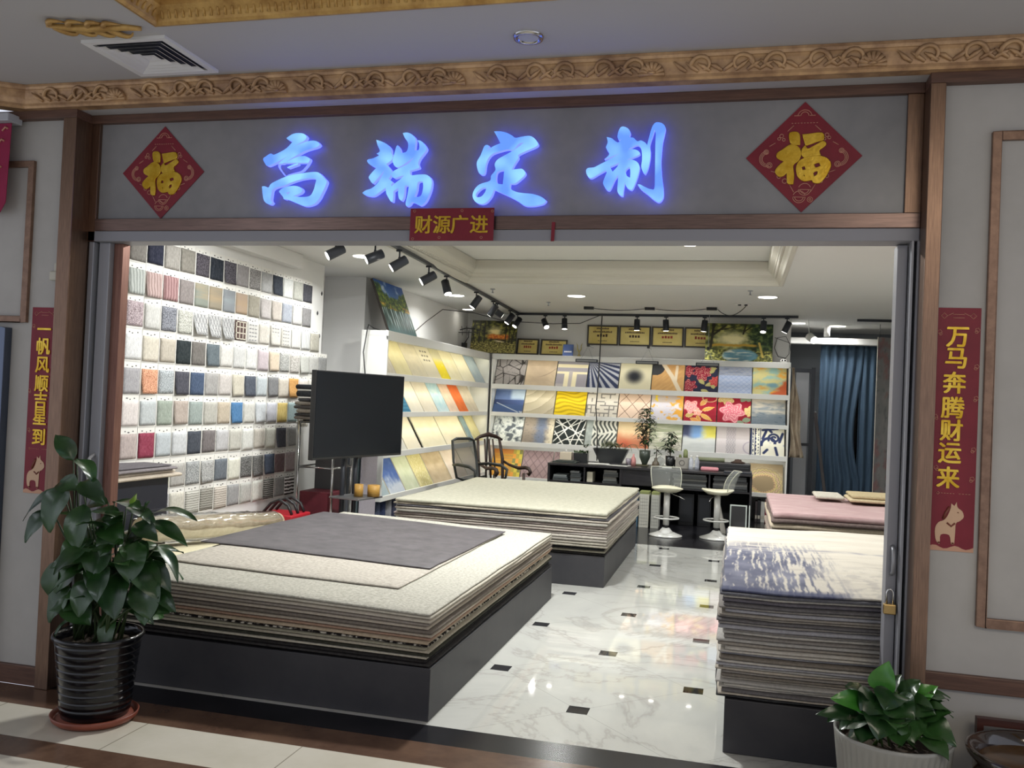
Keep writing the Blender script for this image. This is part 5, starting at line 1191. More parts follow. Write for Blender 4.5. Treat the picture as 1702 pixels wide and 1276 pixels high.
o = weave('landscape_painting', (-3.37, 8.86, 2.33), (0.72, 0.06, 0.0), (0.0, 0.10, 0.51), 90, 70, p_autumn, 0.03, None, M_PAINT, emat=M_FRAMED); tag(o, 'autumn path landscape painting standing in the back left corner', 'painting')
o = weave('landscape_painting', (0.245, 8.90, 2.315), (0.962, 0.0, 0.0), (0.0, 0.10, 0.56), 110, 70, p_lake, 0.03, None, M_PAINT, emat=M_FRAMED); tag(o, 'forest lake landscape painting standing on the back shelf', 'painting')
M_PLQ = mixmat('gold_plaque', (206, 184, 104), (222, 204, 132), 3, 0.35, bump=0, metal=0.05)
M_PLI = mat('plaque_ink', (70, 44, 28), 0.6); M_PLR = mat('plaque_red', (150, 50, 36), 0.6)
def plaque(x0, x1, z0, z1, y, label, red, lean=0.0):
    t = thing('certificate_plaque', label, 'certificate', ((x0 + x1) / 2, y, z0), 'award plaques')
    dy = lean; O = Vector((x0, y, z0)); ux = Vector((x1 - x0, 0, 0)); uy = Vector((0, dy, z1 - z0)); n = ux.cross(uy).normalized(); w = 0.022
    f = MB(); U = ux.normalized(); V = uy.normalized(); W_ = ux.length; H_ = uy.length
    for (a, b2, c2, d2) in ((0, 0, W_, w), (0, H_ - w, W_, w), (0, w, w, H_ - 2 * w), (W_ - w, w, w, H_ - 2 * w)): f.fbox(O + U * a + V * b2 - n * 0.012, U * c2, V * d2, n * 0.024)
    f.build('frame', M_FRAMED, t)
    p = MB(); p.fbox(O + U * w + V * w - n * 0.008, U * (W_ - 2 * w), V * (H_ - 2 * w), n * 0.010); pl = p.build('plate', M_PLQ, t)
    # engraved lines of characters: small dark and red dashes
    k = MB(); r = random.Random(int(x0 * 100))
    for row, (v, hh, ww, cnt) in enumerate(((0.80, 0.026, 0.4, 9), (0.63, 0.028, 0.62, 13), (0.42, 0.045, 0.36, 4), (0.20, 0.014, 0.3, 8))):
        for i in range(cnt):
            a = W_ * (0.5 - ww / 2 + ww * i / cnt); cw_ = W_ * ww / cnt * 0.72
            k.fbox(O + U * a + V * (H_ * v) + n * 0.002, U * cw_, V * (hh * r.uniform(0.7, 1.0)), n * 0.001, 0)
        k.build('engraved_line', M_PLR if red and row == 2 else M_PLI, pl); k = MB()
plaque(-2.66, -2.31, 2.322, 2.575, 9.04, 'gold plaque standing beside the autumn painting', True, 0.06)
plaque(-2.28, -1.86, 2.322, 2.575, 9.05, 'gold plaque standing behind the small blue sign', True, 0.06)
plaque(-1.569, -1.085, 2.515, 2.823, 9.19, 'gold wall plaque, leftmost of the four hung in a row', False)
plaque(-1.071, -0.587, 2.515, 2.823, 9.19, 'gold wall plaque, second of the four hung in a row', False)
plaque(-0.572, -0.09, 2.515, 2.823, 9.19, 'gold wall plaque, third of the four hung in a row', True)
plaque(-0.075, 0.40, 2.515, 2.823, 9.19, 'gold wall plaque partly behind the lake painting', True)
t = thing('award_sign', 'small blue upright sign before the second standing plaque', 'sign', (-1.82, 9.0, 2.315))
b = MB(); b.fbox((-1.90, 8.93, 2.312), (0.165, 0, 0), (0, 0.03, 0.185), (0, 0.012, 0)); b.build('panel', mat('blue_sign', (70, 90, 140), 0.4), t)
b = MB()
for i in range(5): b.fbox((-1.875 + i * 0.024, 8.9385, 2.372), (0.018, 0, 0), (0, 0.004, 0.022), (0, -0.003, 0))
b.build('lettering', M_WHITE, t)
b = MB(); b.lathe([(0.03, 0), (0.03, 0.015), (0.012, 0.03), (0.010, 0.06), (0.016, 0.075), (0.0, 0.08)], (-1.645, 8.95, 2.312), 14)
for s in (-1, 1): b.tube([(-1.645, 8.95, 2.385), (-1.645 + s * 0.03, 8.95, 2.43), (-1.645 + s * 0.028, 8.95, 2.48), (-1.645 + s * 0.045, 8.95, 2.52)], [0.012, 0.010, 0.008, 0.003], 7)
small(b, 'trophy', mat('trophy_gold', (190, 176, 120), 0.3, 0.7), 'slim pale gold trophy standing beside the blue sign', 'trophy')
for k, (x, lab) in enumerate(((-1.465, 'leftmost of three'), (-0.568, 'middle of three'), (0.30, 'rightmost of three'))):
    t = thing('wash_lamp', 'black slot lamp hanging before the back shelf, %s' % lab, 'lamp', (x, 8.62, 2.24), 'slot lamps over the back shelf')
    b = MB(); b.box((x - 0.165, 8.58, 2.215), (x + 0.165, 8.66, 2.262)); b.build('housing', M_BLKMET, t, bevel=0.004)
    b = MB(); b.box((x - 0.15, 8.577, 2.224), (x + 0.15, 8.58, 2.250)); b.build('grille', mat('lamp_grille', (120, 122, 122), 0.4), t)
    b = MB(); b.tube([(x - 0.09, 8.62, 2.262), (x, 8.70, 2.46)], 0.002, 5); b.tube([(x + 0.09, 8.62, 2.262), (x, 8.70, 2.46)], 0.002, 5); b.tube([(x, 8.70, 2.46), (x, 8.66, 2.60), (x, 8.65, 2.968)] if k == 2 else [(x, 8.70, 2.46), (x, 8.80, 2.47), (x, 9.2, 2.47)], 0.004, 6); b.build('hanger', M_ALU, t)
    b = MB(); b.box((x - 0.018, 8.68, 2.455), (x + 0.018, 8.72, 2.50)); b.build('clip', M_BLACK, t)
# router on the wall at the far left with antennas, camera dome on the right
t = thing('wall_antenna', 'black antenna device mounted on the left wall above the side shelf', 'antenna', (-3.45, 8.7, 2.5))
b = MB(); b.tube([(-3.50, 8.72, 2.66), (-3.40, 8.72, 2.69), (-3.25, 8.72, 2.68)], 0.010, 7); b.tube([(-3.52, 8.72, 2.62), (-3.18, 8.72, 2.63)], 0.006, 6)
for q in (-3.46, -3.38, -3.30, -3.22): b.tube([(q, 8.72, 2.64), (q - 0.01, 8.70, 2.72)], 0.005, 6); b.cyl((q, 8.72, 2.63), (q, 8.72, 2.575), 0.007, 0.004, 6)
b.build('bracket', M_BLACK, t)
b = MB(); b.tube([(-3.36, 8.74, 2.66), (-3.37, 8.76, 2.55), (-3.42, 8.74, 2.46)], 0.008, 6); b.box((-3.46, 8.70, 2.33), (-3.39, 8.78, 2.46)); b.build('control_box', M_BLACK, t)
b = MB(); b.lathe([(0.0, 0.05), (0.035, 0.045), (0.05, 0.02), (0.05, 0.0), (0.0, 0.0)], (1.36, 8.82, 2.312), 18); b.cyl((1.345, 8.79, 2.345), (1.34, 8.768, 2.34), 0.012, n=10, m=1); b.cyl((1.375, 8.79, 2.345), (1.38, 8.768, 2.34), 0.012, n=10, m=1)
small(b, 'security_camera', [M_WHITE, M_BLACK], 'small white dome camera on the right end of the back shelf', 'camera')
c = MB(); c.tube([(1.36, 8.86, 2.34), (1.44, 9.0, 2.45), (1.45, 9.1, 2.6), (1.40, 9.2, 2.72), (1.28, 9.21, 2.70), (1.24, 9.21, 2.55), (1.30, 9.21, 2.42), (1.40, 9.21, 2.40)], 0.004, 5); c.tube([(1.24, 9.2, 2.70), (1.45, 9.12, 2.62), (1.47, 9.18, 2.5)], 0.004, 5)
small(c, 'loose_cable', M_BLACK, 'tangled thin cable on the wall right of the lake painting', 'cable')
t = thing('hanging_spotlight', 'white tilted spotlight hanging past the end of the back wall', 'spotlight', (1.72, 9.0, 2.72))
b = MB(); b.cyl((1.72, 9.1, 2.72), (1.78, 9.0, 2.66), 0.06, 0.055, 16); b.tube([(1.72, 9.1, 2.74), (1.70, 9.1, 2.968)], 0.004, 6); b.build('lamp_body', M_WHITE, t)
b = MB(); b.cyl((1.782, 8.997, 2.658), (1.784, 8.993, 2.656), 0.05, n=16); b.build('lens', M_LAMP, t)
b = MB(); b.cyl((2.05, 10.1, 2.80), (2.05, 10.1, 2.968), 0.045, n=16); small(b, 'surface_lamp', M_WHITE, 'white cylinder lamp on the ceiling before the curtain', 'lamp')
# ------------------------------------------------------------------ screen on a stand
M_SCREEN = mat('screen_glass', (16, 20, 26), 0.16, 0.0, 0.4)
def tv():
    root = thing('tv_screen', 'large black television on a tall pole stand behind the front left pile', 'television', (-2.80, 3.42, 0))
    d = Vector((0.30, 1.42, 0)).normalized(); n = Vector((d.y, -d.x, 0)); O = Vector((-2.925, 2.70, 0.985)); W_ = 1.455; H_ = 0.815; up = Vector((0, 0, 1))
    b = MB(); b.fbox(O - n * 0.05, d * W_, n * 0.05, up * H_); b.fbox(O - n * 0.085 + d * 0.35 + up * 0.15, d * 0.75, n * 0.04, up * 0.5); b.build('casing', M_BLACK, root, bevel=0.006)
    b = MB(); b.fbox(O + d * 0.012 + up * 0.022, d * (W_ - 0.024), n * 0.002, up * (H_ - 0.034)); b.build('panel', M_SCREEN, root)
    b = MB(); b.fbox(O + d * (W_ / 2 - 0.03) - up * 0.012 - n * 0.02, d * 0.06, n * 0.022, up * 0.012); b.build('sensor', M_BLACK, root)
    c = O + d * (W_ / 2) - n * 0.12; c.z = 0
    for s in (-0.10, 0.10):
        b = MB(); q = c + d * s; b.cyl((q.x, q.y, 0.03), (q.x, q.y, 1.35), 0.022, n=12); b.build('pole', M_BLKMET, root)
    b = MB(); b.fbox(c + d * -0.42 + n * -0.04 + up * 0.0, d * 0.84, n * 0.34, up * 0.03); b.build('base', M_BLKMET, root, bevel=0.005)
    sc = c + Vector((0.05, -0.06, 0.60))
    b = MB(); b.fbox(sc - d * 0.20 - n * 0.10, d * 0.40, n * 0.34, up * 0.018); b.build('shelf', mat('grey_tray', (120, 120, 122), 0.35, 0.5), root, bevel=0.004)
    pts = [(-0.105, -0.02, 0.043, 0.115, 'smaller'), (0.075, 0.02, 0.062, 0.105, 'larger')]
    for (x, y, r, h, nm) in ((-2.735, 3.33, 0.043, 0.118, 'smaller'), (-2.62, 3.42, 0.060, 0.11, 'larger')):
        z0 = 0.6195
        b = MB(); b.lathe([(r * 0.6, 0.0), (r, 0.0), (r, h), (r * 0.62, h), (r * 0.6, h - 0.004), (r * 0.6, 0.0)], (x, y, z0), 24)
        t = tag(b.build('tape_roll', mixmat('kraft_tape', (170, 128, 58), (188, 146, 74), 30, 0.45, stretch=(1, 1, 6), bump=0.1)), '%s brown tape roll on the tray under the television' % nm, 'tape roll', 'tape rolls')
tv()

# steel rack, folded samples, red box, upright sample boards
def rack():
    t = thing('steel_rack', 'steel tube rack left of the television, holding folded samples', 'rack', (-3.25, 3.62, 0))
    x0, x1, y0, y1 = -3.43, -3.06, 3.42, 3.85
    for (x, y) in ((x0, y0), (x1, y0), (x0, y1), (x1, y1)):
        b = MB(); b.cyl((x, y, 0.001), (x, y, 1.31), 0.012, n=10); b.build('post', M_STEEL, t)
    for z in (0.86, 1.30):
        b = MB(); b.tube([(x0, y0, z), (x1, y0, z), (x1, y1, z), (x0, y1, z)], 0.011, 8, closed=True); b.build('rail', M_STEEL, t)
    b = MB(); b.box((x0 + 0.02, y0 + 0.02, 1.312), (x1 - 0.02, y1 - 0.02, 1.322)); b.build('top_shelf', M_BLKMET, t)
    b = MB(); b.box((x0 + 0.014, y0 + 0.35, 0.10), (x1 - 0.014, y0 + 0.37, 1.28)); b.build('back_sheet', mat('dark_grey_sheet', (74, 74, 76), 0.5), t)
    z = 1.3235; r = random.Random(3)
    for k, (c, th) in enumerate([((120, 112, 104), 0.035), ((70, 68, 68), 0.03), ((150, 142, 130), 0.04), ((84, 80, 78), 0.035), ((132, 124, 114), 0.04), ((60, 60, 62), 0.03), ((206, 202, 196), 0.015), ((48, 50, 52), 0.06), ((196, 196, 192), 0.012), ((44, 46, 50), 0.05)]):
        rug('%s folded sample %s on the steel rack' % (cname(c), 'topmost' if k == 9 else ORD[10 - k] + ' from the top'), x0 - 0.04 + r.uniform(-.02, .02), x1 + 0.0 + r.uniform(-.03, .02), y0 - 0.03, y1 - 0.01, z, th - 0.001, rugmat(c), 300 + k, lambda x, y: 0.0, 8, 8, 'folded samples on the rack', 0.012, name='folded_sample', cat='sample'); z += th
    b = MB(); b.box((-3.41, 3.44, 0.012), (-3.08, 3.74, 0.62)); small(b, 'storage_box', mixmat('maroon_card', (84, 28, 38), (98, 34, 44), 6, 0.6, bump=0.03), 'dark maroon box standing inside the steel rack', 'box', None, 0.006)
rack()
t = thing('red_crate', 'bright red crate with black grips on the floor by the sample wall', 'crate', (-3.28, 2.92, 0))
b = MB(); b.box((-3.48, 2.74, 0.001), (-3.12, 3.12, 0.47)); b.build('body', mat('red_plastic', (176, 30, 44), 0.35), t, bevel=0.012)
b = MB()
for y in (2.80, 2.92, 3.04): b.tube([(-3.44, y, 0.475), (-3.38, y + 0.03, 0.56), (-3.28, y, 0.60), (-3.20, y + 0.02, 0.55), (-3.15, y, 0.475)], 0.014, 7)
b.build('grip', M_BLACK, t)
for k in range(8):
    c = [(190, 188, 182), (150, 150, 148), (206, 204, 198), (96, 98, 104), (176, 174, 170), (196, 194, 190), (84, 96, 100), (168, 162, 170)][k]
    x = -3.27 + k * 0.036
    b = MB(); b.fbox((x, 3.98 + 0.01 * (k % 3), 0.001), (0.016, 0.004, 0), (0.0, 0.40, 0), (0.0, 0.02, 1.12 + 0.03 * (k % 2)))
    small(b, 'sample_board', rugmat(c, 0.5), '%s upright sample board behind the television, %s from the left' % (cname(c), ORD[k + 1] if k else 'first'), 'sample board', 'upright sample boards', 0.002)

# dark cabinet with folded rugs near the door
t = thing('dark_cabinet', 'dark blue black cabinet against the sample wall near the door', 'cabinet', (-3.5, 0.85, 0))
b = MB(); b.box((-3.565, 0.45, 0.001), (-3.33, 1.19, 0.93)); b.build('body', mat('midnight_laminate', (34, 36, 46), 0.45), t, bevel=0.004)
b = MB(); b.box((-3.33, 0.50, 0.08), (-3.322, 1.14, 0.70)); b.build('door', mat('midnight_laminate', (34, 36, 46), 0.45), t, bevel=0.002)
b = MB(); b.tube([(-3.322, 0.78, 0.66), (-3.305, 0.78, 0.66), (-3.305, 0.92, 0.66), (-3.322, 0.92, 0.66)], 0.005, 6); b.build('handle', M_STEEL, t)
z = 0.9315
for k, (c, th, lab) in enumerate([((196, 184, 168), 0.03, 'beige folded rug at the bottom on the dark cabinet'), ((206, 196, 182), 0.025, 'cream folded rug in the middle on the dark cabinet'), ((132, 126, 128), 0.022, 'grey folded rug hanging over the dark cabinet top'), ((110, 106, 110), 0.018, 'dark grey folded rug topmost on the dark cabinet')]):
    rug(lab, -3.56 + 0.01 * k, -3.26 - 0.035 * (k % 2), 0.40, 1.25 - 0.03 * k, z, th - 0.0015, rugmat(c), 330 + k, lambda x, y: 0.02 * sstep(1.25, 0.5, y) * sstep(-3.36, -3.5, x), 10, 16, 'folded rugs on the dark cabinet', 0.010); z += th

# low cream pile and the plastic wrapped roll
wsl = lambda x, y: 0.09 * (2.55 - y)
z = 0.001
for k, (c, lab) in enumerate([((176, 170, 158), 'greyish rug at the bottom of the low stack by the sample wall'), ((190, 182, 160), 'straw rug in the middle of the low stack by the sample wall'), ((214, 206, 176), 'pale yellow cream rug on the low stack by the sample wall')]):
    th = 0.10; f = 0.25 + 0.3 * k
    rug(lab, -3.29, -2.60, 0.35 if k else 0.36, 2.56, z, th - 0.002, rugmat(c), 340 + k, (lambda x, y, f=f: 0.11 * (2.58 - y) * f + 0.004 * k), 12, 20, 'low stack by the sample wall', 0.014); z += th
a = Vector((-3.12, 0.62, 0.622)); e = Vector((-3.12, 2.46, 0.45))
t = thing('wrapped_roll', 'rolled rug wrapped in clear plastic lying along the sample wall', 'rug roll', (-3.2, 1.5, 0.4))
b = MB(); b.cyl(a, e, 0.085, n=28); b.cyl(e, e + (e - a).normalized() * 0.002, 0.06, n=20); b.cyl(e, e + (e - a).normalized() * 0.003, 0.03, n=16, m=1)
b.build('rolled_rug', [mixmat('roll_back', (176, 160, 132), (200, 186, 160), 12, 0.85, bump=0.3), M_BLACK], t)
def wrap():
    pm = bpy.data.materials.new('clear_plastic'); pm.use_nodes = True; nt = pm.node_tree; N = nt.nodes; L = nt.links
    N.remove(N['Principled BSDF']); out = N['Material Output']
    tr = N.new('ShaderNodeBsdfTransparent'); gl = N.new('ShaderNodeBsdfGlossy'); gl.inputs['Roughness'].default_value = 0.12
    mx = N.new('ShaderNodeMixShader'); lw = N.new('ShaderNodeLayerWeight'); lw.inputs['Blend'].default_value = 0.35
    L.new(lw.outputs['Facing'], mx.inputs[0]); L.new(tr.outputs[0], mx.inputs[1]); L.new(gl.outputs[0], mx.inputs[2]); L.new(mx.outputs[0], out.inputs['Surface'])
    b = MB(); d = (e - a).normalized(); u = d.orthogonal().normalized(); v = d.cross(u); n = 30; m = 46; vs = []
    for j in range(m + 1):
        p = a.lerp(e + d * 0.10, j / m)
        for i in range(n):
            th = 2 * math.pi * i / n; r = 0.094 + 0.014 * abs(noise.noise(Vector((th * 3, j * 0.5, 1)))) + 0.012 * abs(noise.noise(Vector((math.cos(th) * 4 + j * 0.3, math.sin(th) * 4, j * 0.15))))
            if j > m - 4: r *= 1 - 0.18 * (j - m + 4)
            vs.append(p + (u * math.cos(th) + v * math.sin(th)) * r)
    b.add(vs, [(j * n + i, j * n + (i + 1) % n, (j + 1) * n + (i + 1) % n, (j + 1) * n + i) for j in range(m) for i in range(n)], 0, True)
    return b.build('plastic_wrap', pm, t)
wrap()

# ------------------------------------------------------------------ office chair and carved wooden chair
def xf(c, ang):
    ca, sa = math.cos(ang), math.sin(ang)
    return lambda x, y, z: (c[0] + x * ca - y * sa, c[1] + x * sa + y * ca, z)
def office_chair():
    T = xf((-2.37, 6.22), math.radians(-26))   # local +x is the way it faces
    t = thing('office_chair', 'black mesh office chair with looped arms behind the middle pile', 'chair', (-2.37, 6.22, 0))
    m = mat('chair_black', (34, 36, 36), 0.45)
    mesh = mat('chair_mesh', (52, 56, 56), 0.8, alpha=0.72)
    b = MB(); b.tube([T(*p) for p in [(-0.20, -0.20, 0.60), (-0.25, -0.215, 0.80), (-0.30, -0.20, 1.06), (-0.305, -0.12, 1.085), (-0.305, 0.12, 1.085), (-0.30, 0.20, 1.06), (-0.25, 0.215, 0.80), (-0.20, 0.20, 0.60), (-0.18, 0.10, 0.57), (-0.18, -0.10, 0.57)]], 0.018, 8, closed=True); b.build('back_frame', m, t)
    b = MB(); vs = []
    for j in range(9):
        for i in range(7):
            v = j / 8; u = i / 6; vs.append(T(-0.185 - 0.115 * v - 0.02 * math.sin(math.pi * u), -0.20 + 0.40 * u, 0.59 + 0.48 * v))
    b.add(vs, [(j * 7 + i, j * 7 + i + 1, j * 7 + i + 8, j * 7 + i + 7) for j in range(8) for i in range(6)], 0, True); b.build('backrest', mesh, t)
    b = MB(); b.add([T(*p) for p in [(-0.2, -0.23, 0.44), (0.25, -0.25, 0.44), (0.25, 0.25, 0.44), (-0.2, 0.23, 0.44), (-0.2, -0.23, 0.51), (0.25, -0.25, 0.50), (0.25, 0.25, 0.50), (-0.2, 0.23, 0.51)]], [(0, 3, 2, 1), (4, 5, 6, 7), (0, 1, 5, 4), (1, 2, 6, 5), (2, 3, 7, 6), (3, 0, 4, 7)]); b.build('seat', m, t, bevel=0.02)
    for s in (-1, 1):
        b = MB(); b.tube([T(*p) for p in [(-0.23, s * 0.24, 0.76), (-0.1, s * 0.29, 0.775), (0.10, s * 0.30, 0.765), (0.20, s * 0.30, 0.72), (0.19, s * 0.29, 0.62), (0.08, s * 0.27, 0.50), (-0.08, s * 0.25, 0.45)]], [0.016, 0.02, 0.022, 0.02, 0.016, 0.014, 0.014], 8); b.build('armrest', m, t)
    b = MB(); b.cyl(T(0.02, 0, 0.09), T(0.02, 0, 0.44), 0.028, n=12); b.build('column', m, t)
    b = MB()
    for k in range(5):
        a = 2 * math.pi * k / 5 + 0.3; b.tube([T(0.02, 0, 0.10), T(0.02 + 0.29 * math.cos(a), 0.29 * math.sin(a), 0.065)], [0.024, 0.016], 8)
    b.build('star_base', m, t)
    for k in range(5):
        a = 2 * math.pi * k / 5 + 0.3; p = T(0.02 + 0.29 * math.cos(a), 0.29 * math.sin(a), 0.028); q = T(0.02 + 0.29 * math.cos(a) + 0.02, 0.29 * math.sin(a), 0.028)
        w = MB(); w.cyl(p, q, 0.028, n=14); w.build('caster', m, t)
office_chair()
def wood_chair():
    T = xf((-2.46, 7.62), math.radians(-38))
    t = thing('wooden_armchair', 'dark carved wooden armchair with scrolled arms left of the desk', 'chair', (-2.46, 7.62, 0))
    m = mixmat('rosewood', (40, 28, 26), (58, 42, 36), 8, 0.35, stretch=(1, 1, 8), bump=0.05)
    for s in (-1, 1):
        b = MB(); b.tube([T(*p) for p in [(-0.22, s * 0.20, 0.001), (-0.22, s * 0.21, 0.45), (-0.25, s * 0.215, 0.75), (-0.32, s * 0.19, 1.05)]], [0.02, 0.024, 0.024, 0.02], 8); b.build('leg', m, t)
        b = MB(); b.tube([T(*p) for p in [(0.22, s * 0.25, 0.001), (0.22, s * 0.25, 0.43), (0.20, s * 0.26, 0.58)]], [0.02, 0.024, 0.02], 8); b.build('leg', m, t)
        b = MB(); b.tube([T(*p) for p in [(-0.25, s * 0.22, 0.72), (-0.12, s * 0.25, 0.67), (0.05, s * 0.28, 0.64), (0.20, s * 0.29, 0.66), (0.28, s * 0.29, 0.645), (0.31, s * 0.29, 0.60), (0.28, s * 0.29, 0.565), (0.24, s * 0.29, 0.58)]], [0.018, 0.02, 0.024, 0.026, 0.026, 0.026, 0.022, 0.014], 8); b.build('armrest', m, t)
    for y in (-0.08, 0.0, 0.08):
        b = MB(); b.tube([T(*p) for p in [(-0.22, y, 0.45), (-0.26, y, 0.75), (-0.315, y * 0.9, 1.03)]], [0.014, 0.022, 0.016] if y == 0 else 0.012, 7); b.build('back_slat', m, t)
    b = MB(); b.tube([T(*p) for p in [(-0.31, -0.24, 1.02), (-0.325, -0.14, 1.065), (-0.33, 0.0, 1.095), (-0.325, 0.14, 1.065), (-0.31, 0.24, 1.02)]], [0.016, 0.026, 0.034, 0.026, 0.016], 8); b.build('crest_rail', m, t)
    b = MB(); b.add([T(*p) for p in [(-0.24, -0.24, 0.42), (0.26, -0.27, 0.42), (0.26, 0.27, 0.42), (-0.24, 0.24, 0.42), (-0.24, -0.24, 0.46), (0.26, -0.27, 0.46), (0.26, 0.27, 0.46), (-0.24, 0.24, 0.46)]], [(0, 3, 2, 1), (4, 5, 6, 7), (0, 1, 5, 4), (1, 2, 6, 5), (2, 3, 7, 6), (3, 0, 4, 7)]); b.build('seat', m, t, bevel=0.008)
wood_chair()

# ------------------------------------------------------------------ desk
M_DESK = mixmat('dark_desk_laminate', (34, 33, 36), (46, 44, 46), 7, 0.35, stretch=(1, 8, 8), bump=0.02)
M_DESKI = mat('desk_inside', (26, 26, 28), 0.6)
def desk():
    t = thing('desk', 'long dark office desk with open cubbies before the back shelf', 'desk', (-0.4, 8.0, 0))
    x0, x1, y0, y1 = -1.78, 0.97, 7.60, 8.45
    b = MB(); b.box((x0, y0 - 0.02, 0.73), (x1, y1, 0.76)); b.build('desktop', M_DESK, t, bevel=0.003)
    for a, c in ((x0, x0 + 0.03), (-0.13, -0.10), (x1 - 0.03, x1), (-0.78, -0.75)):
        b = MB(); b.box((a, y0, 0.001), (c, y1 - 0.02, 0.73)); b.build('side_panel', M_DESK, t)
    b = MB(); b.box((x0 + 0.03, y1 - 0.05, 0.001), (x1 - 0.03, y1 - 0.02, 0.73)); b.build('back_panel', M_DESKI, t)
    b = MB(); b.box((-0.75, y0 + 0.01, 0.52), (-0.13, y0 + 0.03, 0.73)); b.build('front_panel', M_DESK, t)
    for a, c in ((x0 + 0.03, -0.78), (-0.10, x1 - 0.03)):
        for z in (0.50,):
            b = MB(); b.box((a, y0 + 0.005, z), (c, y1 - 0.05, z + 0.02)); b.build('cubby_shelf', M_DESK, t)
        b = MB(); b.box(((a + c) / 2 - 0.01, y0 + 0.005, 0.52), ((a + c) / 2 + 0.01, y1 - 0.05, 0.73)); b.build('divider', M_DESK, t)
    b = MB(); b.box((x0 + 0.03, y0 + 0.02, 0.001), (-0.78, y0 + 0.04, 0.50)); b.build('cabinet_door', M_DESK, t)
    # folders and papers in the cubbies
    r = random.Random(8)
    def stack(xa, xb, n, zmax, pal, nm, grp):
        z = 0.5212
        for k in range(n):
            th = (zmax - 0.52) / n; c = pal[k % len(pal)]
            b = MB(); b.box((xa + r.uniform(0, 0.02), y0 + 0.03 + r.uniform(0, 0.03), z), (xb - r.uniform(0, 0.03), y0 + 0.36, z + th - 0.0012))
            small(b, 'file_folder', mat('folder_%d_%d_%d' % c, c, 0.6), '%s folder, %s, %s' % (cname(c), 'topmost' if k == n - 1 else ORD[n - k] + ' from the top', nm), 'folder', grp, 0.001); z += th
    stack(-1.72, -1.50, 3, 0.60, [(120, 126, 126), (78, 84, 86)], 'in the far left cubby of the desk', 'folders in the desk cubbies')
    stack(-1.47, -1.31, 5, 0.66, [(90, 96, 98), (120, 122, 122), (60, 64, 66)], 'in the second stack of the desk', 'folders in the desk cubbies')
    stack(-1.02, -0.80, 6, 0.70, [(70, 72, 72), (92, 94, 92), (112, 110, 104)], 'right half of the left desk cubby', 'folders in the desk cubbies')
    stack(-0.07, 0.40, 6, 0.715, [(62, 64, 64), (84, 86, 86), (50, 52, 54), (104, 104, 100)], 'left of the divider under the desk top', 'folders in the desk cubbies')
    stack(0.46, 0.92, 6, 0.715, [(70, 72, 74), (54, 56, 58), (98, 98, 96), (60, 60, 62)], 'right of the divider under the desk top', 'folders in the desk cubbies')
    b = MB(); b.box((-1.235, y0 + 0.05, 0.5212), (-1.155, y0 + 0.30, 0.66)); small(b, 'storage_box', mat('pale_box', (196, 190, 170), 0.6), 'small cream box standing in the left desk cubby', 'box', None, 0.003)
desk()
for (x0, x1, lab) in ((0.02, 0.22, 'left'), (0.27, 0.45, 'right')):
    b = MB(); b.box((x0, 7.85, 0.001), (x1, 8.30, 0.43)); b.box((x0 + 0.02, 7.846, 0.05), (x1 - 0.02, 7.85, 0.38), 1)
    small(b, 'computer_tower', [M_BLACK, mat('tower_front', (40, 42, 46), 0.3)], 'dark computer tower under the desk, %s of two' % lab, 'computer', 'computer towers', 0.004)
for (x, w, c, lab, g) in ((-0.50, 0.02, (60, 96, 120), 'blue file box under the desk beside the cream binders', None), (-0.465, 0.125, (196, 194, 184), 'cream gridded binder box under the desk, left', 'binders'), (-0.31, 0.10, (184, 184, 176), 'cream gridded binder box under the desk, right', 'binders')):
    b = MB(); b.box((x, 7.30, 0.001), (x + w, 7.55, 0.44))
    if w > 0.05:
        for i in range(4): b.box((x + 0.012 + i * w / 4.4, 7.2985, 0.03), (x + 0.014 + i * w / 4.4, 7.30, 0.41), 1)
        for j in range(9): b.box((x + 0.006, 7.2985, 0.04 + j * 0.042), (x + w - 0.006, 7.30, 0.043 + j * 0.042), 1)
        b.box((x, 7.30, 0.44), (x + w, 7.55, 0.47), 2)
    small(b, 'binder_box', [mat('binder_%d' % c[0], c, 0.6), mat('grid_grey', (120, 122, 120), 0.7), mat('olive_lid', (130, 136, 84), 0.6)], lab, 'binder', g, 0.002)
t = thing('picture_frame', 'empty pale frame leaning at the right end of the desk', 'frame', (0.83, 7.45, 0))
b = MB(); 
for (q, w, h) in (((0.70, 7.40, 0.001), 0.016, 0.36), ((0.90, 7.40, 0.001), 0.016, 0.36), ((0.94, 7.42, 0.001), 0.016, 0.36)): b.fbox(q, (w, 0, 0), (0, 0.018, 0), (0, 0.10, h))
b.fbox((0.716, 7.499, 0.345), (0.184, 0, 0), (0, 0.018, 0), (0, 0.004, 0.016)); b.fbox((0.716, 7.404, 0.005), (0.184, 0, 0), (0, 0.018, 0), (0, 0.004, 0.016))
b.build('frame', mat('pale_frame', (176, 184, 178), 0.4), t)
b = MB(); b.fbox((0.716, 7.412, 0.02), (0.184, 0, 0), (0, 0.004, 0), (0, 0.09, 0.325)); b.build('panel', M_DESKI, t)
b = MB(); b.fbox((0.60, 7.30, 0.001), (0.06, 0, 0), (0, 0.25, 0), (-0.10, 0.02, 0.40)); small(b, 'leaning_board', mat('pale_board', (170, 166, 158), 0.6), 'pale board leaning behind the right bar stool', 'board', None, 0.002)

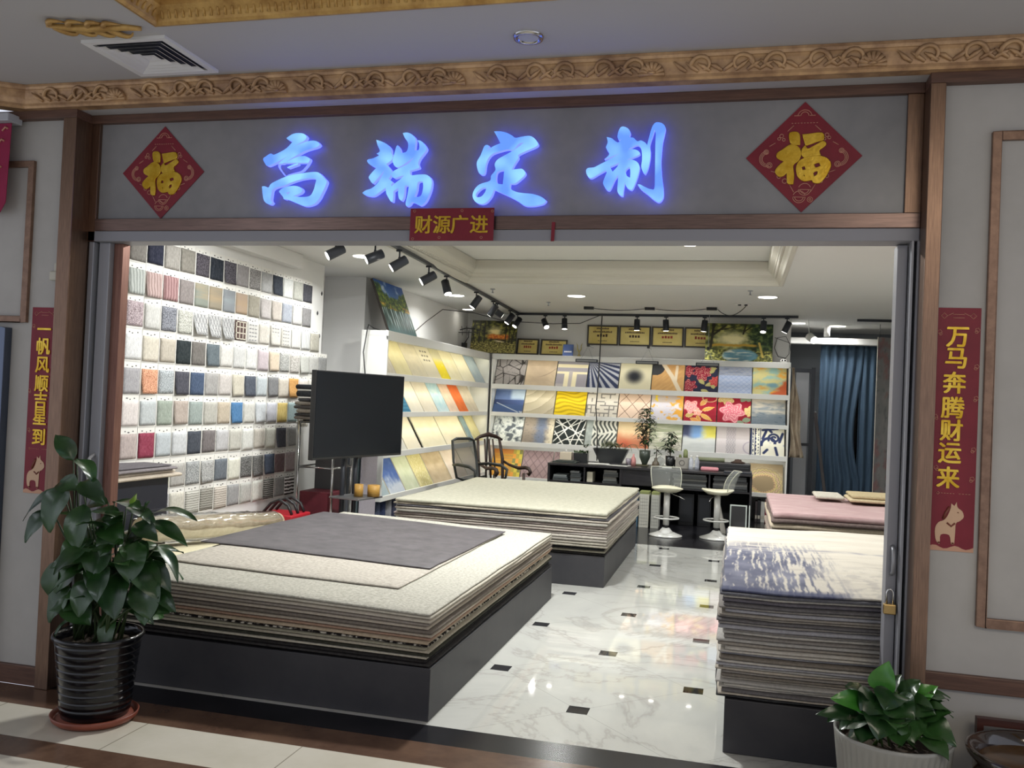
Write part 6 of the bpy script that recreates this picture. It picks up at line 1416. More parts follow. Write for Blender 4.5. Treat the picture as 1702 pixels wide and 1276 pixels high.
# ------------------------------------------------------------------ bar stools
M_STOOL = mat('white_stool_enamel', (206, 206, 202), 0.25, 0.1)
M_CLEAR = mat('clear_acrylic', (200, 204, 200), 0.05, 0.0, 0.5, alpha=0.11)
def stool(x, y, ang, label):
    t = thing('bar_stool', label, 'bar stool', (x, y, 0), 'white bar stools')
    b = MB(); b.lathe([(0.0, 0.001), (0.205, 0.001), (0.205, 0.012), (0.15, 0.03), (0.08, 0.06), (0.045, 0.10), (0.0, 0.10)], (x, y, 0), 36); b.build('base', M_STOOL, t)
    b = MB(); b.cyl((x, y, 0.10), (x, y, 0.135), 0.026, n=16, m=1); b.cyl((x, y, 0.135), (x, y, 0.54), 0.038, n=18, m=0); b.build('column', [M_STOOL, M_BLACK], t)
    T = xf((x, y), ang)
    b = MB(); b.tube([T(-0.01 + 0.15 * math.cos(2 * math.pi * i / 24) + 0.02, 0.15 * math.sin(2 * math.pi * i / 24), 0.225) for i in range(24)], 0.011, 8, closed=True); b.build('foot_ring', M_STOOL, t)
    b = MB(); prof = []
    n = 28
    vs = [T(0, 0, 0.575)]
    for k, (r, z) in enumerate(((0.08, 0.572), (0.15, 0.578), (0.19, 0.596), (0.195, 0.584), (0.12, 0.545), (0.04, 0.54))):
        for i in range(n):
            a = 2 * math.pi * i / n; vs.append(T(r * 1.02 * math.cos(a), r * math.sin(a), z + (0.018 * math.cos(a) ** 2 if 0 < k < 4 else 0)))
    fs = [(0, 1 + i, 1 + (i + 1) % n) for i in range(n)] + [(1 + k * n + i, 1 + k * n + (i + 1) % n, 1 + (k + 1) * n + (i + 1) % n, 1 + (k + 1) * n + i) for k in range(5) for i in range(n)]
    b.add(vs, fs, 0, True); b.build('seat', mat('ivory_seat', (212, 208, 184), 0.35), t)
    b = MB(); vs = []; m = 16
    for j in range(8):
        v = j / 7
        for i in range(m + 1):
            a = math.radians(180 - 62 + 124 * i / m); w = 1.0 - 0.35 * v * v
            a = math.pi + (a - math.pi) * w
            r = 0.20 + 0.03 * v + 0.05 * v * v
            vs.append(T(r * math.cos(a) - 0.0, r * math.sin(a), 0.60 + 0.24 * v))
    k = len(vs); vs2 = [(p[0] * 1.0, p[1], p[2]) for p in vs]
    b.add(vs, [(j * (m + 1) + i, j * (m + 1) + i + 1, (j + 1) * (m + 1) + i + 1, (j + 1) * (m + 1) + i) for j in range(7) for i in range(m)], 0, True)
    o = b.build('backrest', M_CLEAR, t); md = o.modifiers.new('thickness', 'SOLIDIFY'); md.thickness = 0.006
    e = MB(); q = [vs[j * (m + 1)] for j in range(8)] + vs[7 * (m + 1):8 * (m + 1)] + [vs[j * (m + 1) + m] for j in range(7, -1, -1)]
    e.tube(q, 0.006, 6); e.build('back_rim', mat('acrylic_rim', (196, 196, 180), 0.15, alpha=0.7), t)
    l = MB(); l.tube([T(0.03, 0.03, 0.535), T(0.10, 0.14, 0.50), T(0.12, 0.20, 0.47)], 0.006, 6); l.build('lever', M_STEEL, t)
stool(-0.064, 6.70, math.radians(-78), 'white bar stool with clear backrest, left of two before the desk')
stool(0.548, 6.79, math.radians(180 + 8), 'white bar stool seen from the side, right of two before the desk')

# ------------------------------------------------------------------ things on the desk
M_LEAFD = mixmat('dark_leaf', (24, 44, 26), (52, 76, 42), 6, 0.35, bump=0.1, spec=0.5)
M_STEMB = mat('plant_stem', (70, 62, 44), 0.7)
M_POTB = mat('black_pot', (30, 32, 34), 0.3); M_GLASS = mat('clear_glass', (220, 226, 224), 0.05, trans=0.0, alpha=0.35)
M_SOIL = mixmat('potting_soil', (50, 40, 32), (76, 62, 48), 40, 0.95, bump=0.8)
def leaf(b, p, d, L, W_, droop=0.3, m=0, fold=0.15, up=Vector((0, 0, 1)), n=5):
    p = Vector(p); d = Vector(d).normalized(); side = d.cross(up)
    side = side.normalized() if side.length > 1e-3 else Vector((1, 0, 0)); nn = side.cross(d)
    vs = []; cx = []
    for i in range(n + 1):
        t = i / n; c = p + d * (L * t) - up * (droop * L * t * t); w = W_ * 0.5 * math.sin(math.pi * min(1, t * 0.96 + 0.04)) ** 0.8 * (1.0 - 0.25 * t)
        vs += [c - side * w + nn * (fold * w), c, c + side * w + nn * (fold * w)]
    fs = []
    for i in range(n):
        k = 3 * i; fs += [(k, k + 1, k + 4, k + 3), (k + 1, k + 2, k + 5, k + 4)]
    b.add(vs, fs, m, True)
def small_plant(x, y, z, label, potf, h, n, L, W_, spread, seed, trunk=True, cat='plant'):
    r = random.Random(seed); t = thing('potted_plant', label, cat, (x, y, z))
    pb = MB(); zt = potf(pb); pb.build('pot', potf.mats, t)
    f = MB(); s = MB()
    if trunk:
        s.tube([(x, y, zt - 0.02), (x + 0.01, y, zt + h * 0.4), (x, y + 0.01, zt + h * 0.95)], [0.008, 0.006, 0.003], 6)
    for i in range(n):
        k = r.random() if trunk else r.random() * 0.5
        a = r.uniform(0, 2 * math.pi); q = spread * (math.sin(math.pi * (0.15 + 0.8 * k)) if trunk else 1) * r.uniform(0.3, 1.0)
        p = Vector((x + q * math.cos(a), y + q * math.sin(a), zt + h * (0.12 + 0.88 * k) + r.uniform(-0.02, 0.02)))
        if r.random() < 0.35: s.tube([(x, y, max(zt - 0.01, p.z - q * 0.8)), tuple(p)], 0.0025, 4)
        leaf(f, p, (math.cos(a), math.sin(a), r.uniform(-0.3, 0.7)), L * r.uniform(0.7, 1.2), W_, r.uniform(0.1, 0.6))
    f.build('foliage', M_LEAFD, t)
    if s.v: s.build('stem', M_STEMB, t)
    return t
def pot_fn(x, y, z, prof, mats, n=20, wob=None):
    def fn(b):
        b.lathe(prof, (x, y, z), n, 0, wob=wob); zt = max(q[1] for q in prof); rt = [q[0] for q in prof if q[1] == zt][0]
        b.lathe([(0.0, zt - 0.012), (rt * 0.9, zt - 0.012)], (x, y, z), n, len(mats) - 1); return z + zt
    fn.mats = mats; return fn
Z = 0.7605
small_plant(-0.50, 8.14, Z + 0.012, 'tall leafy plant in a dark green pot on a tray on the desk', pot_fn(-0.50, 8.14, Z + 0.015, [(0.0, 0), (0.035, 0), (0.04, 0.02), (0.075, 0.10), (0.08, 0.20), (0.072, 0.20), (0.07, 0.18)], [mat('dark_green_pot', (58, 66, 58), 0.35), M_SOIL]), 0.60, 330, 0.070, 0.040, 0.15, 21)
b = MB(); b.box((-0.68, 8.0, Z), (-0.44, 8.2, Z + 0.012)); small(b, 'plant_tray', mat('bamboo_tray', (88, 84, 60), 0.5), 'dark tray under the tall desk plant', 'tray', None, 0.003)
small_plant(-0.14, 8.04, Z, 'bushy plant in a black pot on the desk', pot_fn(-0.14, 8.04, Z, [(0.0, 0), (0.045, 0), (0.05, 0.03), (0.06, 0.04), (0.065, 0.16), (0.058, 0.16), (0.055, 0.14)], [M_POTB, M_SOIL]), 0.33, 120, 0.10, 0.038, 0.10, 22)
small_plant(-0.32, 7.86, Z, 'sprig in a small brown pear shaped vase on the desk', pot_fn(-0.32, 7.86, Z, [(0.0, 0), (0.045, 0.0), (0.055, 0.03), (0.045, 0.07), (0.02, 0.10), (0.022, 0.13), (0.016, 0.13), (0.014, 0.11)], [mat('brown_vase', (84, 74, 60), 0.3), M_SOIL]), 0.16, 16, 0.09, 0.03, 0.03, 23)
def bowl_plant():
    x, y = -0.98, 8.15; t = thing('potted_plant', 'feathery palms in a big black trapezoid planter on the desk', 'plant', (x, y, Z))
    b = MB(); lo = [(x - 0.15, y - 0.07), (x + 0.15, y - 0.07), (x + 0.15, y + 0.07), (x - 0.15, y + 0.07)]; hi = [(x - 0.25, y - 0.10), (x + 0.25, y - 0.10), (x + 0.25, y + 0.10), (x - 0.25, y + 0.10)]
    hin = [(p[0] * 0.96 + x * 0.04, p[1] * 0.92 + y * 0.08) for p in hi]
    vs = [(p[0], p[1], Z + 0.001) for p in lo] + [(p[0], p[1], Z + 0.21) for p in hi] + [(p[0], p[1], Z + 0.21) for p in hin] + [(p[0], p[1], Z + 0.185) for p in hin]
    b.add(vs, [(0, 3, 2, 1)] + [(k + i, k + (i + 1) % 4, k + 4 + (i + 1) % 4, k + 4 + i) for k in (0, 4, 8) for i in range(4)], 0); b.add(vs[12:16], [(0, 1, 2, 3)], 1)
    b.build('planter', [mat('black_stone', (36, 38, 40), 0.4), M_SOIL], t)
    r = random.Random(31); f = MB(); s = MB()
    for k in range(16):
        a = r.uniform(-0.5, math.pi + 0.5) if k % 2 else r.uniform(0, 2 * math.pi); bx = x + r.uniform(-0.16, 0.2); L = r.uniform(0.18, 0.26); dx = math.cos(a) * r.uniform(0.4, 1.0)
        pts = [Vector((bx + dx * L * t_, y + 0.25 * math.sin(a) * L * t_, Z + 0.19 + L * (1.15 * t_ - 0.75 * t_ * t_))) for t_ in [i / 8 for i in range(9)]]
        s.tube(pts, 0.0025, 4)
        for i in range(2, 9):
            for sg in (-1, 1):
                d = (pts[i] - pts[i - 1]).normalized() + Vector((0, 0.8 * sg, -0.25)) + Vector((0.3 * sg, 0, 0.2 * sg)); leaf(f, pts[i], d, 0.10, 0.010, 0.3, n=3)
    f.build('foliage', mixmat('olive_leaf', (58, 70, 40), (96, 104, 66), 6, 0.5, bump=0), t); s.build('stem', M_STEMB, t)
    g = MB()
    for k in range(40): q = (x + r.uniform(-0.22, 0.22), y + r.uniform(-0.08, 0.08), Z + 0.19); leaf(g, q, (r.uniform(-1, 1), r.uniform(-1, 1), 0.8), 0.05, 0.03, 0.3, n=3)
    g.build('ground_cover', M_LEAFD, t)
bowl_plant()
b = MB(); b.box((-1.50, 8.02, Z), (-1.30, 8.16, Z + 0.13)); 
t = thing('desk_planter', 'low black planter with small leaves near the left desk end', 'plant', (-1.4, 8.1, Z)); b.build('planter', M_POTB, t, bevel=0.004)
f = MB(); r = random.Random(5)
for k in range(45): leaf(f, (-1.40 + r.uniform(-0.09, 0.09), 8.09 + r.uniform(-0.06, 0.06), Z + 0.12), (r.uniform(-1, 1), r.uniform(-1, 1), 1.2), 0.08, 0.022, 0.3, n=3)
for k in range(14): leaf(f, (-1.33 + r.uniform(-0.03, 0.03), 8.09, Z + 0.20 + r.uniform(0, 0.05)), (r.uniform(-1, 1), r.uniform(-1, 1), 0.6), 0.06, 0.03, 0.3, n=3)
f.build('foliage', M_LEAFD, t)
t = thing('tissue_box', 'beige tissue box at the left end of the desk', 'tissue box', (-1.61, 8.1, Z)); b = MB(); b.box((-1.70, 8.03, Z), (-1.53, 8.17, Z + 0.13)); b.build('box', mat('beige_box', (196, 184, 164), 0.5), t, bevel=0.006); b = MB(); leaf(b, (-1.615, 8.1, Z + 0.128), (0.3, 0, 1), 0.06, 0.06, 0.1); leaf(b, (-1.61, 8.1, Z + 0.128), (-0.4, 0.2, 1), 0.05, 0.06, 0.1); b.build('tissue', M_WHITE, t)
b = MB(); b.box((-1.74, 7.72, Z), (-1.40, 7.98, Z + 0.018)); b.box((-1.70, 7.74, Z + 0.018), (-1.44, 7.95, Z + 0.03)); small(b, 'document_folder', mat('olive_black_folder', (48, 54, 50), 0.5), 'dark folder lying on the left end of the desk', 'folder', None, 0.003)
for k, (x, y, a, lab) in enumerate(((-1.25, 7.80, 0.1, 'white paper sheets on the desk beside the dark folder'), (-0.98, 7.75, -0.2, 'white paper sheets on the desk before the palm planter'))):
    ca, sa = math.cos(a), math.sin(a); b = MB(); b.fbox((x, y, Z), (0.29 * ca, 0.29 * sa, 0), (-0.2 * sa, 0.2 * ca, 0), (0, 0, 0.006)); small(b, 'paper_sheets', mat('paper', (224, 222, 214), 0.7), lab, 'papers', 'papers on the desk')
b = MB(); b.fbox((-0.94, 7.80, Z + 0.0066), (0.24, 0, 0), (0, 0.13, 0), (0, 0, 0.014)); small(b, 'tablet_computer', M_BLACK, 'black tablet lying on the papers on the desk', 'tablet', None, 0.004)
b = MB(); b.lathe([(0.0, 0), (0.034, 0), (0.040, 0.10), (0.037, 0.10), (0.031, 0.006), (0.0, 0.006)], (-0.70, 7.90, Z), 20); small(b, 'cup', mat('grey_purple_cup', (120, 112, 122), 0.3), 'grey purple cup on the desk before the planter', 'cup')
b = MB(); b.lathe([(0.0, 0), (0.036, 0), (0.038, 0.07), (0.03, 0.11), (0.013, 0.135), (0.013, 0.165), (0.0, 0.165)], (-0.635, 7.93, Z), 18); small(b, 'bottle', mat('pink_bottle', (206, 140, 136), 0.2, alpha=0.8), 'pink bottle on the desk left of the tall plant', 'bottle')
b = MB(); b.lathe([(0.0, 0.0), (0.05, 0.0), (0.075, 0.04), (0.07, 0.09), (0.03, 0.12), (0.012, 0.125), (0.012, 0.14), (0.0, 0.142)], (-0.30, 8.3, Z), 22); small(b, 'glass_jar', M_GLASS, 'round clear glass jar behind the pear shaped vase', 'jar')
b = MB(); b.box((-0.235, 7.86, Z), (-0.10, 7.93, Z + 0.012)); small(b, 'card_holder', M_WHITE, 'small white card holder on the desk before the black pot', 'holder', None, 0.002)
b = MB(); b.box((-0.09, 8.12, Z), (-0.03, 8.2, Z + 0.11)); small(b, 'speaker_box', M_BLACK, 'small black box beside the square planter', 'box', None, 0.004)
t = thing('cactus_planter', 'square grey planter with a small cactus on the desk', 'plant', (0.03, 8.05, Z)); b = MB(); b.box((-0.06, 7.96, Z), (0.12, 8.10, Z + 0.15)); b.build('planter', mat('cement', (150, 146, 138), 0.7), t, bevel=0.004)
b = MB(); b.tube([(0.03 + 0.035 * math.cos(a), 7.958, Z + 0.08 + 0.035 * math.sin(a)) for a in [2 * math.pi * i / 16 for i in range(16)]], 0.004, 5, closed=True); b.build('printed_ring', mat('print_grey', (90, 88, 86), 0.7), t)
b = MB(); b.cyl((0.07, 8.04, Z + 0.14), (0.07, 8.04, Z + 0.24), 0.035, 0.03, 9); b.lathe([(0.03, 0.24), (0.018, 0.262), (0.0, 0.268)], (0.07, 8.04, Z), 9); b.cyl((0.0, 8.02, Z + 0.14), (0.0, 8.02, Z + 0.19), 0.02, 0.015, 8); b.build('cactus', mat('cactus_green', (120, 128, 84), 0.7), t)
for k, (x, lab) in enumerate(((0.155, 'left of the pair'), (0.235, 'right of the pair'))):
    t = thing('water_bottle', 'clear plastic water bottle on the desk, %s' % lab, 'bottle', (x, 7.92 + 0.02 * k, Z), 'water bottles'); b = MB(); b.lathe([(0.0, 0), (0.031, 0), (0.033, 0.05), (0.029, 0.065), (0.033, 0.08), (0.033, 0.12), (0.014, 0.165), (0.014, 0.175), (0.0, 0.175)], (x, 7.92 + 0.02 * k, Z), 16); b.build('body', mat('bottle_plastic', (196, 202, 214), 0.08, alpha=0.5), t)
    b = MB(); b.cyl((x, 7.92 + 0.02 * k, Z + 0.172), (x, 7.92 + 0.02 * k, Z + 0.19), 0.016, n=14); b.build('cap', M_WHITE, t)
b = MB(); b.box((0.29, 7.80, Z), (0.53, 7.92, Z + 0.05)); small(b, 'pencil_case', mat('pink_case', (206, 136, 144), 0.5), 'pink soft case lying on the desk', 'case', None, 0.018)
t = thing('printer', 'flat black printer on the right half of the desk', 'printer', (0.6, 8.25, Z)); b = MB(); b.box((0.22, 8.05, Z), (0.95, 8.40, Z + 0.105)); b.build('body', M_BLACK, t, bevel=0.012); b = MB(); b.box((0.24, 8.046, Z + 0.045), (0.93, 8.05, Z + 0.052)); b.box((0.24, 8.046, Z + 0.075), (0.93, 8.05, Z + 0.08)); b.build('seam', mat('seam_grey', (70, 70, 74), 0.4), t)
b = MB(); b.cyl((0.22, 8.18, Z + 0.135), (0.60, 8.18, Z + 0.135), 0.028, n=16); small(b, 'fabric_roll', mat('sage_fabric', (130, 134, 108), 0.9), 'sage green fabric roll lying on the printer', 'roll')
b = MB(); b.lathe([(0.0, 0), (0.09, 0.0), (0.10, 0.012), (0.05, 0.03), (0.045, 0.05), (0.0, 0.055)], (0.78, 8.2, Z + 0.1055), 20); small(b, 'hat', mat('brown_felt', (70, 52, 44), 0.9), 'small brown rounded thing on top of the printer', 'hat')
b = MB(); b.box((0.60, 7.62, Z), (0.96, 7.84, Z + 0.022)); small(b, 'laptop', M_BLKMET, 'closed black laptop on the right front corner of the desk', 'laptop', None, 0.005)

# ------------------------------------------------------------------ rear passage on the right
def curtain():
    t = thing('curtain', 'dark blue floor length curtain at the back right', 'curtain', (2.4, 10.5, 0))
    def cloth(x0, x1, folds, gather, seed):
        vs = []; n = 150; m = 30; r = random.Random(seed)
        for j in range(m + 1):
            v = j / m; z = 0.03 + 2.67 * v
            for i in range(n + 1):
                u = i / n; x = x0 + (x1 - x0) * u
                g = gather(u, v); x += g
                y = 10.5 + 0.024 * math.sin(u * folds * 2 * math.pi + 0.8 * nz2(u * 3, v * 0.6, seed, 1)) + 0.02 * nz2(u * 4, v * 0.5, seed + 3, 1)
                vs.append((x, y, z))
        b = MB(); b.add(vs, [(j * (n + 1) + i, j * (n + 1) + i + 1, (j + 1) * (n + 1) + i + 1, (j + 1) * (n + 1) + i) for j in range(m) for i in range(n)], 0, True)
        o = b.build('curtain_panel', mixmat('blue_curtain', (54, 72, 92), (66, 88, 108), 4, 0.8, stretch=(8, 8, 0.6), bump=0.15, bscale=200), t)
        md = o.modifiers.new('thickness', 'SOLIDIFY'); md.thickness = 0.004
    cloth(2.0, 2.66, 5, lambda u, v: -0.20 * u * math.sin(math.pi * min(1, (1 - v) * 1.25)) * (1 - v) * 1.3 , 2)
    cloth(2.60, 2.95, 3, lambda u, v: 0.0, 5)
    b = MB(); b.cyl((1.9, 10.5, 2.715), (3.4, 10.5, 2.715), 0.014, n=10); b.build('rod', M_BLKMET, t)
curtain()
def dark_door():
    o = struct(MB().box((2.42, 10.86, 0), (3.3, 10.92, 2.25)).build('door_4', mat('dark_door', (28, 28, 34), 0.25, 0.0, 0.6)), 'dark glass door behind the blue curtain', 'door')
    b = MB(); b.cyl((2.86, 10.84, 0.95), (2.86, 10.84, 1.55), 0.014, n=10); b.cyl((2.86, 10.84, 1.0), (2.86, 10.87, 1.0), 0.008, n=8); b.cyl((2.86, 10.84, 1.5), (2.86, 10.87, 1.5), 0.008, n=8); b.build('handle', M_STEEL, o)
dark_door()
def faded(u, v):
    c = mix((118, 120, 122), (150, 146, 142), 0.5 + nz2(u * 3, v * 9, 3, 4)); c = mix(c, (150, 96, 96), 0.6 * sstep(0.1, 0.35, nz2(u * 4, v * 12, 9, 3) + 0.2 * math.sin(v * 9))); return mix(c, (96, 96, 100), 0.6 * sstep(0.1, 0.4, nz2(u * 8, v * 24, 5, 3)))
o = weave('hanging_rug', (2.735, 9.62, 0.38), (0.42, 0.30, 0), (0, 0, 2.40), 24, 90, faded, 0.012, emat=M_BOARDE); tag(o, 'faded grey rug hanging from the ceiling beside the right door leaf', 'rug')
b = MB()
for q in (0.06, 0.94): b.cyl((2.735 + 0.42 * q, 9.62 + 0.30 * q, 2.77), (2.735 + 0.42 * q, 9.62 + 0.30 * q, 2.9705), 0.004, n=6)
b.build('hanging_cord', M_BLACK, o)
t = thing('fabric_drape', 'beige cloth hanging on the end of the back shelf', 'cloth', (1.58, 9.1, 1.6))
vs = []
for j in range(21):
    v = j / 20; z = 0.95 + 1.30 * v
    for i in range(13):
        u = i / 12; w = 0.16 * (1 - v) + 0.05; vs.append((1.4875 + w * u + 0.02 * math.sin(v * 9 + u * 3), 8.98 + 0.04 * math.sin(u * 14 + v * 3) + 0.05 * (1 - v) * u, z))
b = MB(); b.add(vs, [(j * 13 + i, j * 13 + i + 1, (j + 1) * 13 + i + 1, (j + 1) * 13 + i) for j in range(20) for i in range(12)], 0, True); o = b.build('cloth', mixmat('beige_cloth', (150, 134, 116), (184, 168, 146), 6, 0.9, bump=0.3), t); md = o.modifiers.new('thickness', 'SOLIDIFY'); md.thickness = 0.006
t = thing('folding_screen', 'tall dark screen frame with pale panels standing past the shelf end', 'screen', (1.75, 9.8, 0))
for (a, c, m_) in (((1.52, 9.78, 0.001), (1.56, 9.82, 2.28), M_BLKMET), ((1.82, 9.78, 0.001), (1.88, 9.84, 2.30), M_BLKMET), ((1.56, 9.78, 2.22), (1.82, 9.82, 2.28), M_BLKMET), ((1.56, 9.78, 1.10), (1.82, 9.82, 1.14), M_BLKMET)):
    b = MB(); b.box(a, c); b.build('bar', m_, t)
for (z0, z1) in ((0.05, 1.10), (1.14, 2.22)):
    b = MB(); b.box((1.60, 9.795, z0), (1.79, 9.805, z1)); b.build('panel', mat('pale_grey_panel', (170, 172, 178), 0.5), t)
b = MB(); b.fbox((2.12, 9.9, 0.001), (0.05, 0, 0), (0, 0.03, 0), (-0.22, 0.28, 1.62)); small(b, 'leaning_pole', mat('dark_wood_pole', (44, 36, 36), 0.5), 'dark flat pole leaning beside the blue curtain', 'pole', None, 0.004)
for k, (x0, x1, y, c, lab) in enumerate(((1.44, 1.67, 3.55, (200, 194, 180), 'pale folded samples on the back of the pink rug pile, left'), (1.70, 2.12, 3.42, (206, 190, 156), 'striped beige folded rug on the back of the pink rug pile'), (1.72, 2.14, 3.44, (188, 172, 136), 'tan folded rug on top of the striped one at the right door'))):
    rug(lab, x0, x1, y, y + 0.45, 0.866 + 0.031 * max(0, k - 1), 0.03, rugmat(c), 400 + k, lambda x, y: 0.0, 10, 10, 'folded pieces on the pink rug pile', 0.01)
# ------------------------------------------------------------------ lettering of the shop sign
def led_face():
    m = bpy.data.materials.new('blue_led_face'); m.use_nodes = True; nt = m.node_tree; N = nt.nodes; L = nt.links; b = N['Principled BSDF']
    tc = N.new('ShaderNodeTexCoord'); nz = N.new('ShaderNodeTexNoise'); nz.inputs['Scale'].default_value = 6.5; nz.inputs['Detail'].default_value = 1.5
    L.new(tc.outputs['Object'], nz.inputs['Vector'])
    cr = N.new('ShaderNodeValToRGB'); e = cr.color_ramp.elements
    e[0].position = 0.38; e[0].color = lin((96, 148, 250)); e[1].position = 0.66; e[1].color = lin((150, 218, 252))
    L.new(nz.outputs['Fac'], cr.inputs[0]); L.new(cr.outputs[0], b.inputs['Emission Color']); b.inputs['Emission Strength'].default_value = 1.05
    b.inputs['Base Color'].default_value = (0.05, 0.08, 0.2, 1); b.inputs['Roughness'].default_value = 0.4
    return m
M_LEDF = led_face()
M_LEDS = mat('blue_led_side', (30, 40, 110), 0.5, emit=(72, 84, 235), estr=4.0)
for key, ch, lab in (('gao', '', 'glowing blue sign character, first from the left on the fascia'), ('duan', '', 'glowing blue sign character, second from the left on the fascia'), ('ding', '', 'glowing blue sign character, third from the left on the fascia'), ('zhi', '', 'glowing blue sign character, rightmost on the fascia')):
    (cx, cz), pcs = GLYPH[key]
    t = thing('sign_character', lab, 'sign', (cx, -0.62, cz), 'blue characters of the shop sign')
    for pc in pcs:
        loops = [smooth_loop([(a / 1000, b / 1000) for a, b in lp], 4) for lp in pc]
        glyph_mesh('stroke', loops, (cx, -0.612, cz), (1, 0, 0), (0, 0, 1), 0.014, [M_LEDF, M_LEDS], t)

# ------------------------------------------------------------------ red paper decorations
M_RED = mixmat('red_paper', (116, 22, 38), (128, 28, 44), 6, 0.5, bump=0.03)
M_FOIL = mixmat('gold_foil', (196, 152, 36), (226, 190, 74), 14, 0.28, bump=0.15, metal=0.75)
M_PINKP = mat('pink_gold_print', (190, 132, 112), 0.5)
def ring_pts(cx, cz, r, a0=0, a1=2 * math.pi, n=14): return [(cx + r * math.cos(a0 + (a1 - a0) * i / n), cz + r * math.sin(a0 + (a1 - a0) * i / n)) for i in range(n + 1)]
def print_lines(b, y, lines, r=0.0022):
    for pl in lines: b.tube([(x, y, z) for x, z in pl], r, 4)
def fu(cx, cz, s, label):
    t = thing('fortune_diamond', label, 'decoration', (cx, -0.585, cz), 'red fortune diamonds')
    b = MB(); h = 0.244 * s
    b.poly([(0, -h), (h, 0), (0, h), (-h, 0)], (cx, -0.5815, cz), (1, 0, 0), (0, 0, 1), 0.003); b.build('paper', M_RED, t)
    g = GLYPH['fu']
    for pc in g[1]:
        loops = [smooth_loop([(a * s / 1000, c * s / 1000) for a, c in lp], 3) for lp in pc]
        glyph_mesh('gold_stroke', loops, (cx, -0.5865, cz), (1, 0, 0), (0, 0, 1), 0.0025, [M_FOIL], t, bevel=0.0025)
    Y = -0.5855
    def motif(nm, lines):
        d = MB(); print_lines(d, Y, lines, 0.0021); d.build(nm, M_PINKP, t)
    for sg in (-1, 1):   # curled carp and small blossoms on both sides
        motif('carp_print', [ring_pts(cx + sg * 0.150, cz - 0.005, 0.036, math.pi / 2 - sg * 0.3, math.pi / 2 + sg * -3.6), ring_pts(cx + sg * 0.150, cz - 0.005, 0.030, math.pi / 2 - sg * 0.2, math.pi / 2 + sg * -3.3), ring_pts(cx + sg * 0.150, cz - 0.005, 0.024, math.pi / 2, math.pi / 2 - sg * 2.8), ring_pts(cx + sg * 0.158, cz + 0.025, 0.010), ring_pts(cx + sg * 0.158, cz + 0.025, 0.005), ring_pts(cx + sg * 0.143, cz - 0.034, 0.012), ring_pts(cx + sg * 0.143, cz - 0.034, 0.006)])
        motif('blossom_print', [ring_pts(cx + sg * 0.095, cz + 0.095, 0.008), ring_pts(cx + sg * 0.085, cz + 0.078, 0.006), ring_pts(cx + sg * 0.105, cz + 0.083, 0.006), [(cx + sg * 0.12, cz + 0.065), (cx + sg * 0.145, cz + 0.05)], [(cx + sg * 0.07, cz + 0.115), (cx + sg * 0.045, cz + 0.14)]])
        motif('blossom_print', [ring_pts(cx + sg * 0.100, cz - 0.085, 0.008), ring_pts(cx + sg * 0.075, cz - 0.105, 0.010), ring_pts(cx + sg * 0.088, cz - 0.075, 0.006), [(cx + sg * 0.055, cz - 0.12), (cx + sg * 0.035, cz - 0.155)], [(cx + sg * 0.135, cz - 0.06), (cx + sg * 0.105, cz - 0.07)]])
    motif('cloud_print', [ring_pts(cx, cz + 0.178, 0.030, 0.15, math.pi - 0.15), ring_pts(cx, cz + 0.182, 0.017, 0, math.pi), [(cx - 0.045, cz + 0.183), (cx - 0.02, cz + 0.183)], [(cx + 0.045, cz + 0.183), (cx + 0.02, cz + 0.183)]] + [[(cx - 0.055 + 0.013 * i, cz + 0.150), (cx - 0.048 + 0.013 * i, cz + 0.150)] for i in range(9)])
    for (ox, oz) in ((0.01, -0.155), (-0.012, -0.188)):
        motif('ingot_print', [ring_pts(cx + ox, cz + oz + 0.012, 0.026, math.pi, 2 * math.pi), ring_pts(cx + ox, cz + oz + 0.012, 0.018, math.pi, 2 * math.pi), ring_pts(cx + ox, cz + oz + 0.012, 0.026, 0.35, math.pi - 0.35), [(cx + ox - 0.026, cz + oz + 0.012), (cx + ox + 0.026, cz + oz + 0.010)]])
    motif('coin_print', [ring_pts(cx + 0.034, cz - 0.188, 0.011), ring_pts(cx + 0.034, cz - 0.188, 0.004)])
fu(0.987, 2.728, 1.0, 'red fortune diamond with gold character, right end of the fascia')
fu(-2.229, 2.721, 1.0, 'red fortune diamond with gold character, left end of the fascia')

